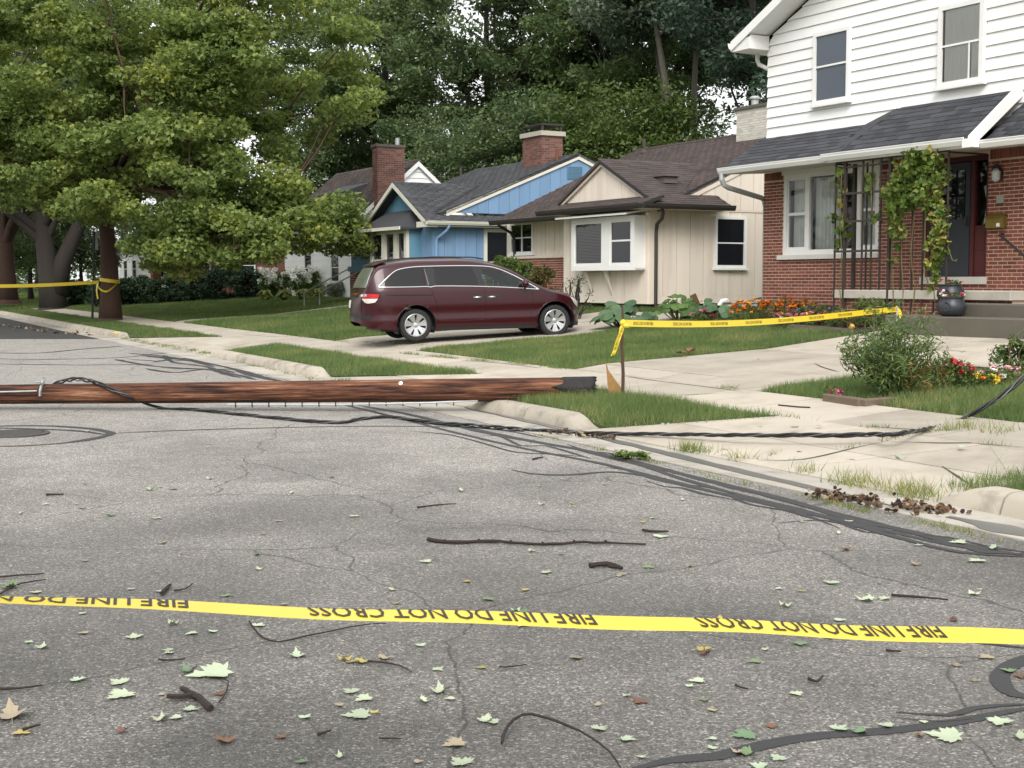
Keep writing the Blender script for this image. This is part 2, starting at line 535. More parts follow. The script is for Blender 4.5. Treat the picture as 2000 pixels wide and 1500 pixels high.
M_CONC = mat('concrete', (.42, .375, .31), rough=.85, var=.14, vscale=1.5, fine=.16, fscale=130, bump=.35, bscale=140, rand=.13, dirt=(.22, .19, .145), dirt_amt=.6, dirt_scale=1.3)
M_CURB = mat('curb_concrete', (.40, .36, .295), rough=.85, var=.14, vscale=2.5, fine=.12, fscale=120, bump=.4, bscale=120, rand=.10, dirt=(.13, .112, .088), dirt_amt=.8, dirt_scale=2.6)
M_PAN = mat('gutter_concrete', (.40, .37, .32), rough=.8, var=.14, vscale=1.8, fine=.12, fscale=120, bump=.3, bscale=120, rand=.12, dirt=(.12, .112, .10), dirt_amt=.75, dirt_scale=1.4)
M_SOIL = mat('turf_soil', (.055, .075, .024), rough=.95, var=.3, vscale=1.2, fine=.2, fscale=40)
M_DIRT = mat('dark_soil', (.05, .037, .026), rough=.95, var=.3, vscale=3, fine=.2, fscale=60, bump=.6, bscale=40)

def sn_sheet(name, poly, dz, m, flat=None, kind='structure'):
    mb = MB()
    mb.add([W(s, n, (terr(n) if flat is None else flat) + dz) for s, n in poly], [tuple(range(len(poly)))])
    o = mb.build(name, m)
    return tag(o, kind=kind)

# far ground to the horizon, then the lots' own sheet that rises to the houses
tag(MB().add([(-1500, -300, -.06), (1500, -300, -.06), (1500, 2500, -.06), (-1500, 2500, -.06)], [(0, 1, 2, 3)]).build('ground', M_SOIL), kind='structure')
mb = MB()
nn = [8.9, 10.1, 10.6, 12, 13.6, 15.5, 17.4, 20, 24, 32, 40, 80]
ss = [-25, 0, 20, 40, 60, 90, 130, 220]
for i, s in enumerate(ss):
    for n in nn: mb.v.append(tuple(W(s, n, terr(n) - .004)))
for i in range(len(ss) - 1):
    for j in range(len(nn) - 1):
        a = i * len(nn) + j
        mb.f.append((a, a + len(nn), a + len(nn) + 1, a + 1))
tag(mb.build('yard_ground', M_SOIL), kind='structure')

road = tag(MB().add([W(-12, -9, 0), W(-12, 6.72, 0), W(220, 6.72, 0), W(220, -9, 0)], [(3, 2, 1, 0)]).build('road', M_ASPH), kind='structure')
tag(MB().add([W(-12, -40, -.03), W(-12, -9, -.03), W(220, -9, -.03), W(220, -40, -.03)], [(3, 2, 1, 0)]).build('far_verge', M_SOIL), kind='structure')

# --- gutter pan: cast in lengths
gut = tag(thing('gutter', None, None), kind='structure')
for k in range(0, 46):
    s0 = -10 + 3 * k; s1 = s0 + 3 - .012
    MB().prism([W(s0, 6.725, .010), W(s0, 7.34, .004), W(s1, 7.34, .004), W(s1, 6.725, .010)][::-1], .1).build('gutter_slab', M_PAN, gut)

# --- kerb stones, ends dropped at the driveway aprons
curb = tag(thing('kerb', None, None), kind='structure')
def curb_piece(s0, s1, drop0=False, drop1=False, m=M_CURB):
    prof = [(7.30, -.05), (7.325, .03), (7.36, .115), (7.40, .146), (7.45, .158), (7.56, .16), (7.58, .12), (7.58, -.05)]
    k = 18
    vs = []
    for i in range(k + 1):
        t = i / k
        s = s0 + (s1 - s0) * t
        h = 1.0
        if drop0: h *= min(1, .12 + .88 * sin(min(1, (s - s0) / .48) * pi / 2) ** 1.3)
        if drop1: h *= min(1, .12 + .88 * sin(min(1, (s1 - s) / .48) * pi / 2) ** 1.3)
        for n, z in prof:
            vs.append(W(s, n, z * h if z > 0 else z))
    q = len(prof)
    fs = [tuple(range(q)), tuple(range(len(vs) - 1, len(vs) - q - 1, -1))]
    for i in range(k):
        for j in range(q):
            jj = (j + 1) % q
            fs.append((i * q + j, i * q + q + j, i * q + q + jj, i * q + jj))
    o = MB().add(vs, fs).build('curb_stone', m, curb)
    sharp(o, 40)
    return o
for a, b, d0, d1 in [(-9, -6, 0, 0), (-6, -3, 0, 0), (-3, 0, 0, 0), (0, 2.9, 0, 0), (2.9, 5.6, 0, 0), (5.6, 7.05, 0, 0), (7.05, 7.75, 0, 1), (13.15, 14.55, 1, 0), (14.55, 16.25, 0, 1), (22.4, 25.0, 1, 0), (25.0, 27.6, 0, 0), (27.6, 30.0, 0, 1),
                     (40.4, 43.4, 1, 0)] + [(43.4 + 3 * k, 46.4 + 3 * k, 0, 0) for k in range(26)]:
    curb_piece(a + .011, b - .011, d0, d1)
# yellow paint dab on the far kerb end
o = MB().add([W(41.2, 7.352, .118), W(42.0, 7.352, .118), W(42.0, 7.45, .166), W(41.2, 7.45, .166)], [(0, 3, 2, 1)]).build('paint_mark', mat('yellow_paint', (.75, .6, .05), rough=.7), curb)

# --- concrete slabs
def lin_z(n):   # aprons ramp straight from the gutter to the pavement
    return .012 + (n - 7.32) * (.223 / 1.58)
def quad_slabs(parent, q, us, vs_, zf, name='slab', m=M_CONC, th=.12, gap=.014):
    """q = (s,n) corners: near-kerb start, near-kerb end, far end, far start; joints at fractions us, vs_"""
    q = [np.array(p, float) for p in q]
    def at(u, v): return (q[0] * (1 - u) + q[1] * u) * (1 - v) + (q[3] * (1 - u) + q[2] * u) * v
    for i in range(len(us) - 1):
        for j in range(len(vs_) - 1):
            c = [at(us[i], vs_[j]), at(us[i + 1], vs_[j]), at(us[i + 1], vs_[j + 1]), at(us[i], vs_[j + 1])]
            mid = sum(c) / 4
            c = [p + (mid - p) / np.linalg.norm(mid - p) * gap for p in c]
            top = [W(p[0], p[1], zf(p[1]) + random.uniform(-.003, .004)) for p in c]
            MB().prism(top[::-1], th).build(name, m, parent)
tz = lambda n: terr(n) + .018
walk = tag(thing('pavement', None, None), kind='structure')
s = -10.0
while s < 130:
    ln = 1.5 if s < 44 else 3.0
    quad_slabs(walk, [(s, 8.9), (s + ln, 8.9), (s + ln, 10.1), (s, 10.1)], [0, 1], [0, 1], tz)
    s += ln
for q, us in (([(7.75, 7.33), (13.15, 7.33), (11.65, 8.9), (7.3, 8.9)], [0, .34, .68, 1]), ([(16.25, 7.33), (22.4, 7.33), (19.0, 8.9), (15.7, 8.9)], [0, .5, 1]), ([(30.0, 7.33), (40.4, 7.33), (34.8, 8.9), (30.2, 8.9)], [0, .35, .7, 1])):
    ap = tag(thing('apron', None, None), kind='structure')
    quad_slabs(ap, q, us, [0, .5, 1], lin_z)
drive = tag(thing('driveway', None, None), kind='structure')
for n0, n1 in ((10.1, 10.6), (10.6, 13.6)):
    quad_slabs(drive, [(13.7, n0), (18.3, n0), (18.3, n1), (13.7, n1)], [0, .5, 1], [0, 1], tz)
quad_slabs(drive, [(7.0, 13.2), (13.69, 13.2), (13.69, 13.6), (7.0, 13.6)], [0, .5, 1], [0, 1], tz)
quad_slabs(drive, [(7.0, 13.6), (18.3, 13.6), (18.3, 17.4), (7.0, 17.4)], [0, .25, .5, .75, 1], [0, .5, 1], tz)
drive2 = tag(thing('driveway', None, None), kind='structure')
for n0, n1 in ((10.1, 10.6), (10.6, 13.6), (13.6, 17.2)):
    quad_slabs(drive2, [(24.8, n0), (29.5, n0), (29.5, n1), (24.8, n1)], [0, .46, .54, 1], [0, 1], tz)
path = tag(thing('path', None, None), kind='structure')
for n0, n1 in ((10.1, 10.6), (10.6, 13.6), (13.6, 17.2)):
    quad_slabs(path, [(45.0, n0), (46.1, n0), (46.1, n1), (45.0, n1)], [0, 1], [0, 1], tz)

# --- verge soil between kerb and pavement
TLA = [(13.0, 7.58), (16.2, 7.58), (15.7, 8.9), (11.65, 8.9)]
TLB = [(22.3, 7.58), (30.0, 7.58), (30.2, 8.9), (19.0, 8.9)]
TLC = [(40.2, 7.58), (130, 7.58), (130, 8.9), (34.8, 8.9)]
TLR = [(-10, 7.58), (7.75, 7.58), (7.3, 8.9), (-10, 8.9)]
VERGES = {'a': (TLA, (0, 3), (1, 2)), 'b': (TLB, (1, 2), (0, 3)), 'c': (TLC, None, (0, 3)), 'r': (TLR, None, (1, 2))}
def verge_z(key, s, n):
    """turf height: level with the kerb, easing down to the concrete along the apron sides"""
    q, _, _ = VERGES[key]
    full = .150 + (n - 7.58) * .045
    t = min(1, max(0, (n - 7.58) / 1.32))
    lo, hi = q[0][0] + (q[3][0] - q[0][0]) * t, q[1][0] + (q[2][0] - q[1][0]) * t
    k = min(1, max(0, min(abs(s - lo), abs(hi - s)) - .06) / 1.05)
    return (lin_z(n) - .006) * (1 - k) + full * k if n > 7.4 else full
for key, (q, _, _) in VERGES.items():
    mb = MB()
    K, J = 14, 4
    for j in range(J + 1):
        t = j / J; n = 7.58 + 1.32 * t
        lo, hi = q[0][0] + (q[3][0] - q[0][0]) * t, q[1][0] + (q[2][0] - q[1][0]) * t
        lo -= .05; hi += .05
        us = [0, .3, .6, .9] if hi - lo > 2.4 else [0, .2, .4, .6]
        xs = [lo + u for u in us] + list(np.linspace(lo + .9, hi - .9, K - 6))[1:-1] + [hi - u for u in us[::-1]]
        for s in xs: mb.v.append(tuple(W(s, n, verge_z(key, min(max(s, lo + .05), hi - .05), n))))
    m_ = len(mb.v) // (J + 1)
    nv = len(mb.v)
    for i in list(range(m_)): x, y, z = mb.v[i]; mb.v.append((x, y, z - .2))
    mb.f += [(i, nv + i, nv + i + 1, i + 1) for i in range(m_ - 1)]
    for j in range(J):
        for i in range(m_ - 1):
            a = j * m_ + i
            mb.f.append((a, a + 1, a + m_ + 1, a + m_))
    tag(mb.build('verge', M_SOIL), kind='structure')

# --- bitumen crack sealant: thin raised ribbons on the road
def ribbon(pts, w, z=.003, jit=.4, parent=road, name='crack_sealant', m=M_TAR, step=.12, r=np.random.default_rng(3), k_z=None):
    P = [np.asarray(p, float)[:2] for p in pts]
    # Catmull-Rom through the points
    Q = []
    for i in range(len(P) - 1):
        p0, p1, p2, p3 = P[max(i - 1, 0)], P[i], P[i + 1], P[min(i + 2, len(P) - 1)]
        k = max(2, int(np.linalg.norm(p2 - p1) / step))
        for t in np.linspace(0, 1, k, endpoint=False):
            Q.append(.5 * ((2 * p1) + (-p0 + p2) * t + (2 * p0 - 5 * p1 + 4 * p2 - p3) * t * t + (-p0 + 3 * p1 - 3 * p2 + p3) * t ** 3))
    Q.append(P[-1]); Q = np.array(Q)
    T = np.gradient(Q, axis=0); T /= np.linalg.norm(T, axis=1)[:, None] + 1e-9
    B = np.stack([-T[:, 1], T[:, 0]], 1)
    n = len(Q)
    wa = w / 2 * (1 + jit * np.convolve(r.uniform(-1, 1, n + 2), [.3, .4, .3], 'valid'))
    wb = w / 2 * (1 + jit * np.convolve(r.uniform(-1, 1, n + 2), [.3, .4, .3], 'valid'))
    taper = np.clip(np.minimum(np.arange(n), np.arange(n)[::-1]) / 3.0, .25, 1)
    A = Q + B * (wa * taper)[:, None]; C = Q - B * (wb * taper)[:, None]
    w = w
    zz = z + r.uniform(0, .002)
    zf = k_z or (lambda x, y: zz)
    V = [(x, y, zf(x, y)) for x, y in A] + [(x, y, zf(x, y)) for x, y in C]
    F = [(i + 1, i, n + i, n + i + 1) for i in range(n - 1)]
    return MB().add(V, F).build(name, m, parent)
def rib_px(pts, w, **k):
    return ribbon([road_pt(u, v) for u, v in pts], w * .72, **k)
# along the gutter edge: several strands that merge and part
rib_px([(700, 792), (780, 806), (870, 826), (960, 846), (1060, 866), (1150, 882), (1250, 905), (1370, 936), (1500, 968), (1640, 1005), (1780, 1040), (1900, 1068), (2040, 1092)], .14)
rib_px([(660, 788), (760, 812), (860, 838), (960, 862), (1060, 884), (1170, 905), (1280, 932), (1400, 962), (1520, 985), (1640, 1018), (1760, 1052), (1880, 1080), (2040, 1090)], .09)
rib_px([(900, 836), (1010, 858), (1120, 876), (1230, 902), (1330, 935), (1450, 968), (1560, 996), (1680, 1024), (1820, 1058), (1960, 1082)], .10)
rib_px([(1000, 918), (1040, 926), (1110, 928), (1190, 922), (1260, 930), (1340, 950), (1440, 972), (1560, 1000), (1700, 1030)], .08)
rib_px([(800, 842), (880, 850), (950, 868), (1010, 884), (1090, 888), (1170, 896)], .05)
rib_px([(1520, 1022), (1600, 1016), (1640, 1022), (1720, 1040), (1800, 1066)], .06)
rib_px([(1170, 912), (1220, 918), (1300, 942), (1400, 955), (1500, 984), (1560, 1002)], .06)
rib_px([(1860, 1060), (1920, 1078), (2040, 1084)], .22)
# long transverse crack from the manhole to the gutter
rib_px([(205, 848), (300, 843), (450, 838), (620, 834), (800, 833), (960, 838), (1060, 856)], .06)
rib_px([(100, 868), (160, 862), (215, 848), (180, 838), (110, 833), (40, 832), (-60, 834)], .14)
rib_px([(210, 850), (150, 842), (60, 838), (-40, 836)], .10)
rib_px([(200, 852), (120, 866), (20, 872), (-60, 874)], .08)
# far network near the next apron
net = [[(250, 690), (300, 694), (360, 702), (420, 712), (470, 724), (520, 738), (560, 748)], [(225, 702), (290, 714), (380, 720), (470, 722)], [(260, 696), (330, 690), (390, 696), (450, 706), (500, 722)],
       [(300, 708), (350, 700), (420, 704), (480, 716), (540, 732)], [(285, 720), (340, 728), (400, 722), (460, 732), (500, 742)], [(320, 694), (340, 708), (400, 716), (430, 728), (470, 738)], [(370, 700), (400, 710), (450, 718), (490, 734), (545, 744)],
       [(-60, 710), (60, 712), (160, 713), (300, 712)], [(-60, 700), (80, 702), (200, 700), (270, 696)]]
for q in net: rib_px(q, .17, jit=.6)
rib_px([(-80, 686), (60, 690), (160, 682), (240, 676)], .22)
# dark newer patch far up the road
o = MB().add([road_pt(u, v, .004) for u, v in ((-400, 636), (-400, 664), (60, 662), (250, 662), (160, 646), (20, 622), (-120, 606))], [(0, 1, 2, 3, 4, 5, 6)]).build('road_patch', mat('new_asphalt', (.045, .045, .046), rough=.8, var=.2, vscale=1), road)
# right foreground loops
rib_px([(1180, 1520), (1300, 1487), (1400, 1478), (1500, 1455), (1600, 1438), (1720, 1430), (1850, 1415), (1960, 1392), (2080, 1372)], .10, jit=.3)
rib_px([(1750, 1392), (1850, 1398), (1900, 1385), (1960, 1378), (2060, 1376)], .06, jit=.4)
rib_px([(1740, 1402), (1830, 1410), (1900, 1405)], .03)
rib_px([(2080, 1270), (2000, 1290), (1960, 1310), (1955, 1335), (1985, 1358), (2080, 1372)], .115, jit=.15, step=.05)
rib_px([(1905, 1256), (1960, 1262), (2060, 1272)], .08)

# --- manhole
mc = road_pt(30, 848, 0)
man = thing('manhole_cover', 'round ribbed iron manhole cover ringed with tar in the road', 'manhole cover', (mc[0], mc[1], .004))
M_IRON = mat('cast_iron', (.10, .095, .09), rough=.55, metal=.6, var=.3, vscale=6, bump=.3, bscale=70)
MB().lathe([(.36, 0), (.36, .012), (.31, .016), (.31, .004)], 40).build('ring_frame', M_IRON, man)
mb = MB().lathe([(.30, .0), (.30, .010), (.001, .010)], 40)
mb.build('lid', M_IRON, man)
mb = MB()
for k in range(-8, 9):
    y = k * .034; x = sqrt(max(0, .285 ** 2 - y * y))
    if x > .03: mb.box(-x, x, y - .008, y + .008, .009, .017)
mb.build('rib', M_IRON, man)

# more thin strands of old sealant beside the wide ones
_rs = np.random.default_rng(44)
for k in range(9):
    u0 = _rs.uniform(820, 1700); ln = _rs.uniform(160, 420); off = _rs.uniform(-12, 24)
    ctr = lambda u: np.interp(u, [700, 870, 1060, 1250, 1500, 1780, 2040], [797, 832, 872, 912, 975, 1045, 1094])
    rib_px([(u, ctr(u) + off + _rs.uniform(-7, 7)) for u in np.linspace(u0, u0 + ln, 6)], _rs.uniform(.04, .075), r=_rs)
for k in range(9):
    u0 = _rs.uniform(250, 430); v0 = _rs.uniform(692, 722)
    rib_px([(u0 + t * _rs.uniform(40, 60), v0 + t * _rs.uniform(1, 8)) for t in range(4)], .14, r=_rs)
# damp streak the gutter water left against the kerb
M_DAMP = mat('damp_concrete', (.12, .118, .115), rough=.3, var=.3, vscale=3, fine=.1, fscale=90, spec=.6)
def gutter_z(x, y): return .0125
for pts, w in (([(905, 795), (980, 812), (1080, 835), (1180, 858), (1290, 884), (1400, 911), (1520, 940), (1640, 968), (1740, 990)], .13), ([(1850, 1012), (1920, 1026), (2000, 1046), (2060, 1060)], .22)):
    o = ribbon([road_pt(u, v) for u, v in pts], w, jit=.5, parent=gut, name='damp_streak', m=M_DAMP, k_z=gutter_z, r=_rs)
# cracks in the walk and driveway concrete
def slab_z(x, y):
    n = x * NV[0] + y * NV[1]
    return (lin_z(n) if n < 8.9 else tz(n)) + .006
M_CRK = mat('crack_dark', (.07, .058, .04), rough=.95, var=.3, vscale=6)
for pts in ([(1215, 737), (1290, 748), (1370, 758), (1450, 768)], [(1505, 707), (1560, 704), (1620, 703)], [(1590, 712), (1606, 720), (1640, 730)], [(1310, 775), (1380, 773), (1450, 768)], [(1480, 888), (1570, 878), (1680, 866), (1740, 860)], [(1740, 862), (1830, 868), (1920, 872), (2010, 880)], [(1690, 836), (1760, 842), (1880, 846)], [(900, 706), (980, 712), (1060, 722)], [(1640, 690), (1760, 684), (1900, 690)], [(1840, 900), (1900, 930)], [(470, 655), (560, 660), (690, 661)]):
    ribbon([ground_pt(u, v) for u, v in pts], .022, jit=.6, parent=drive, name='crack', m=M_CRK, k_z=slab_z, r=_rs)
# ================================================================== HOUSES: shared builders
HROT = atan2(-cos(atan(1490 / FPX)), sin(atan(1490 / FPX)))       # fronts stand almost parallel to the street

M_BRICK = mat('brick_red', (.200, .066, .042), rough=.85, var=.12, vscale=8, fine=.10, fscale=160, rand=.28, hue=.008, bump=.3, bscale=200)
M_MORTAR = mat('mortar', (.60, .45, .38), rough=.95, var=.12, vscale=4, fine=.1, fscale=150)
M_WHITE = mat('white_siding', (.84, .84, .83), rough=.55, var=.03, vscale=1.2, fine=.01, rand=.015, dirt=(.62, .58, .46), dirt_amt=.10, dirt_scale=.7)
M_TRIM = mat('white_trim', (.78, .78, .76), rough=.45, var=.04, vscale=3, fine=.02, dirt=(.5, .48, .42), dirt_amt=.2, dirt_scale=3)
M_SHING = mat('charcoal_shingle', (.050, .052, .060), rough=.95, var=.15, vscale=4, fine=.2, fscale=180, rand=.30)
M_SHINGB = mat('brown_shingle', (.064, .050, .047), rough=.95, var=.22, vscale=.9, fine=.2, fscale=160, rand=.22, dirt=(.13, .085, .075), dirt_amt=.5, dirt_scale=.5)
M_SHINGG = mat('grey_shingle', (.058, .060, .066), rough=.95, var=.2, vscale=.9, fine=.2, fscale=160, rand=.2)
M_ROOFBASE = mat('roof_felt', (.03, .03, .032), rough=.95)
M_CREAM = mat('cream_board', (.70, .625, .535), rough=.8, var=.07, vscale=1.2, fine=.04, rand=.035, hue=.004, dirt=(.52, .42, .36), dirt_amt=.5, dirt_scale=1.6, stretch=(1.6, 1.6, .22))
M_BLUE = mat('blue_board', (.165, .275, .43), rough=.75, var=.08, vscale=1.2, fine=.03, rand=.05, dirt=(.12, .19, .29), dirt_amt=.5, dirt_scale=1.5, stretch=(1.5, 1.5, .25))
M_TEAL = mat('teal_board', (.105, .235, .33), rough=.75, var=.05, vscale=1.2, fine=.03, rand=.03)
M_DARKTRIM = mat('dark_trim', (.038, .032, .03), rough=.5, var=.15, vscale=3)
M_GREYTRIM = mat('galvanised', (.42, .44, .43), rough=.45, metal=.3, var=.12, vscale=4)
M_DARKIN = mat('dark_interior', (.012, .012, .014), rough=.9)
M_CURT = mat('curtain', (.72, .74, .70), rough=.9, var=.08, vscale=2)
M_CURTG = mat('curtain_yellowed', (.84, .85, .76), rough=.9, var=.10, vscale=2)
M_BLIND = mat('blind', (.11, .10, .095), rough=.7)
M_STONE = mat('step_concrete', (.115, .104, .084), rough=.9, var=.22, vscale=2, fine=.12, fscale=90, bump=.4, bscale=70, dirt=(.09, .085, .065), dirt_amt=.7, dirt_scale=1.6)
G_CLEAR = glass_mat('window_glass', (.97, .98, .98), trans=.97)
G_DARK = glass_mat('dark_glass', (.10, .11, .12), trans=.35, dark=(.012, .014, .02))
G_GREY = glass_mat('screen_glass', (.2, .22, .24), trans=.3, dark=(.10, .125, .16), rough=.15)

FRONT = lambda y0=0.0: (lambda a, d, z: (a, y0 - d, z))
SIDE = lambda x0=0.0: (lambda a, d, z: (x0 + d, a, z))

class House:
    def __init__(self, name, label, cat, origin, zb, rot=HROT):
        self.F = Frame((origin[0], origin[1], 0), rot)
        self.zb = zb
        self.t = thing(name, label, cat, (origin[0], origin[1], zb), rot)
    def part(self, mb, name, m, parent=None, smooth=False):
        o = mb.build(name, m, parent or self.t, smooth)
        if parent is None: o.location = (0, 0, -self.zb)
        return o
    def eye(self):
        return self.F.loc(EYE)

def mbox(mb, mp, a0, a1, d0, d1, z0, z1):
    c = [mp(a, d, z) for z in (z0, z1) for a, d in ((a0, d0), (a1, d0), (a1, d1), (a0, d1))]
    return mb.add(c, [(0, 3, 2, 1), (4, 5, 6, 7), (0, 1, 5, 4), (1, 2, 6, 5), (2, 3, 7, 6), (3, 0, 4, 7)])

def window(H, mp, a0, a1, z0, z1, fw=.055, vs=(), hs=(), depth=.075, fm=None, glass=None, back=None, sill=True, curtain=None, label=None, bar=.035, proud=True, name='window'):
    """frame, one pane per light, sill, and what shows behind the glass"""
    fm = fm or M_TRIM
    f = MB()
    d0 = -.02 if proud else -.06
    mbox(f, mp, a0, a0 + fw, d0, depth, z0, z1); mbox(f, mp, a1 - fw, a1, d0, depth, z0, z1)
    mbox(f, mp, a0 + fw, a1 - fw, d0, depth, z1 - fw, z1); mbox(f, mp, a0 + fw, a1 - fw, d0, depth, z0, z0 + fw)
    w = H.part(f, name, fm)
    if label: w['label'] = label
    va = [a0 + fw] + list(vs) + [a1 - fw]; hz = [z0 + fw] + list(hs) + [z1 - fw]
    for v in vs:
        w_ = H.part(mbox(MB(), mp, v - bar * .7, v + bar * .7, .012, depth - .012, z0 + fw, z1 - fw), 'mullion', fm, w)
    for h in hs:
        for i in range(len(va) - 1):
            e0 = bar * .7 if i > 0 else 0; e1 = bar * .7 if i < len(va) - 2 else 0
            H.part(mbox(MB(), mp, va[i] + e0, va[i + 1] - e1, .014, depth - .016, h - bar / 2, h + bar / 2), 'meeting_rail', fm, w)
    for i in range(len(va) - 1):
        for j in range(len(hz) - 1):
            dd = depth - .032 - (.012 if j == 0 and len(hz) > 2 else 0)
            p = [mp(va[i], dd, hz[j]), mp(va[i + 1], dd, hz[j]), mp(va[i + 1], dd, hz[j + 1]), mp(va[i], dd, hz[j + 1])]
            H.part(MB().add(p, [(0, 1, 2, 3)]), 'pane', glass or G_DARK, w)
    if back is not None:
        H.part(MB().add([mp(a0 + fw, .006, z0 + fw), mp(a1 - fw, .006, z0 + fw), mp(a1 - fw, .006, z1 - fw), mp(a0 + fw, .006, z1 - fw)], [(0, 1, 2, 3)]), 'backing', back, w)
    if sill:
        H.part(mbox(MB(), mp, a0 - .04, a1 + .04, -.01, depth + .045, z0 - .05, z0 - .002), 'sill', fm, w)
    return w

def pleats(mp, a0, a1, z0, z1, d, amp=.012, pitch=.09, rngk=None):
    n = max(4, int((a1 - a0) / pitch * 6))
    V = []
    for i in range(n + 1):
        a = a0 + (a1 - a0) * i / n
        q = amp * sin(2 * pi * (a - a0) / pitch + 1.3 * sin(7 * a))
        V += [mp(a, d + q, z0), mp(a, d + .6 * q, z1)]
    return MB().add(V, [(2 * i, 2 * i + 2, 2 * i + 3, 2 * i + 1) for i in range(n)])

def inpoly(x, y, P):
    c = False
    n = len(P)
    for i in range(n):
        x1, y1 = P[i]; x2, y2 = P[(i + 1) % n]
        if (y1 > y) != (y2 > y) and x < (x2 - x1) * (y - y1) / (y2 - y1) + x1:
            c = not c
    return c

_SH = {}
def roof_plane(H, pts, m, tab=.30, exp=.14, n_ind=0, name='roof', thick=.10, base=None, edge=None, laid=True):
    """sloping roof polygon, first edge = eave; courses of shingles laid on it"""
    P = [np.array(p, float) for p in pts]
    ex = P[1] - P[0]; ex /= np.linalg.norm(ex)
    nrm = np.cross(P[1] - P[0], P[-1] - P[0]); nrm /= np.linalg.norm(nrm)
    if nrm[2] < 0: nrm = -nrm
    es = np.cross(nrm, ex)
    if es[2] < 0: es = -es
    slab = MB().slab([p - nrm * .004 for p in P], -nrm * thick)
    part = H.part(slab, name, base or (M_ROOFBASE if laid else m))
    if not laid: return part
    Q = [((p - P[0]) @ ex, (p - P[0]) @ es) for p in P]
    x0 = min(q[0] for q in Q); x1 = max(q[0] for q in Q); y1 = max(q[1] for q in Q)
    key = (m.name, tab, exp)
    if key not in _SH:
        t = tab - .006; l = exp * 1.28
        mb = MB().add([(-t / 2, 0, .0), (t / 2, 0, .0), (t / 2, l, -.001), (-t / 2, l, -.001), (-t / 2, 0, .013), (t / 2, 0, .013), (t / 2, l, .003), (-t / 2, l, .003)],
                      [(4, 5, 6, 7), (0, 1, 5, 4), (1, 2, 6, 5), (3, 0, 4, 7)])
        _SH[key] = mb.mesh('shingle', m)
    me = _SH[key]
    cand = []
    r = 0
    y = -.02
    while y < y1:
        x = x0 - tab + (r % 2) * tab * .5 + random.uniform(0, .05)
        while x < x1 + tab:
            yy = y + exp * .5
            if inpoly(x, yy, Q):
                xx = x
                for _ in range(12):
                    if not inpoly(xx - tab * .48, yy, Q): xx += tab * .04
                    elif not inpoly(xx + tab * .48, yy, Q): xx -= tab * .04
                    else: break
                cand.append((xx, y))
            x += tab
        y += exp; r += 1
    e = H.eye()
    pos = [P[0] + nrm * random.uniform(0, .003) + ex * (x + random.uniform(-.004, .004)) + es * (y + random.uniform(-.006, .006)) for x, y in cand]
    order = sorted(range(len(pos)), key=lambda i: np.linalg.norm(pos[i] - e))
    B = Matrix(((ex[0], es[0], nrm[0]), (ex[1], es[1], nrm[1]), (ex[2], es[2], nrm[2])))
    for i in order[:n_ind]:
        o = bpy.data.objects.new('shingle', me); COL.objects.link(o); o.parent = part
        o.matrix_basis = Matrix.Translation(Vector(pos[i])) @ (B @ Matrix.Rotation(random.uniform(-.006, .006), 3, 'Z')).to_4x4()
    rest = order[n_ind:]
    if rest:
        v = np.array([q.co for q in me.vertices]); f = [tuple(q.vertices) for q in me.polygons]
        Bm = np.array(B)
        VV = np.concatenate([pos[i][None] + v @ Bm.T for i in rest])
        FF = np.concatenate([np.array(f)[:, :] + 8 * k for k in range(len(rest))])
        o = fast_mesh('shingles', VV, FF, m, part); o['kind'] = 'stuff'
    return part

def brick_face(H, mp, a0, a1, z0, z1, parent, holes=(), n_ind=0, key=lambda a, z: 0, bl=.203, bh=.0657, m=None, course0=0):
    """running-bond bricks standing 7 mm proud of the mortar"""
    m = m or M_BRICK
    L_, h_, p = bl - .015, bh - .0145, .006
    if 'brick' not in _SH: _SH['brick'] = {}
    spots = []
    r = 0; z = z0
    while z + h_ < z1 + .005:
        a = a0 - (.5 * bl if (r + course0) % 2 else 0)
        while a < a1:
            s0, s1 = max(a, a0), min(a + L_, a1)
            segs = [(s0, s1)]
            for (x0, x1, q0, q1) in holes:
                if z + h_ > q0 + .01 and z < q1 - .01:
                    ns = []
                    for t0, t1 in segs:
                        if t1 <= x0 or t0 >= x1: ns.append((t0, t1))
                        else:
                            if t0 < x0: ns.append((t0, x0))
                            if t1 > x1: ns.append((x1, t1))
                    segs = ns
            for t0, t1 in segs:
                if t1 - t0 > .03: spots.append((t0, t1, z))
            a += bl
        z += bh; r += 1
    spots.sort(key=lambda q: key(q[0], q[2]))
    mb = MB()
    for i, (t0, t1, zz) in enumerate(spots):
        q = p + random.uniform(-.002, .002)
        if i < n_ind:
            w = round(t1 - t0, 3)
            kk = (w, h_, m.name, mp(1, 0, 0)[0] - mp(0, 0, 0)[0] > .5)
            if kk not in _SH['brick']:
                o_ = np.array(mp(0, 0, 0))
                f = lambda a, d, zq: tuple(np.array(mp(a, d, zq)) - o_)
                bmb = MB(); mbox(bmb, f, 0, w, -.02, p, 0, h_)
                _SH['brick'][kk] = bmb.mesh('brick', m)
            piece('brick', _SH['brick'][kk], parent, mp(t0, q - p, zz))
        else:
            mbox(mb, mp, t0, t1, -.02, q, zz, zz + h_)
    if mb.v:
        o = H.part(mb, 'brickwork', m, parent); o['kind'] = 'stuff'

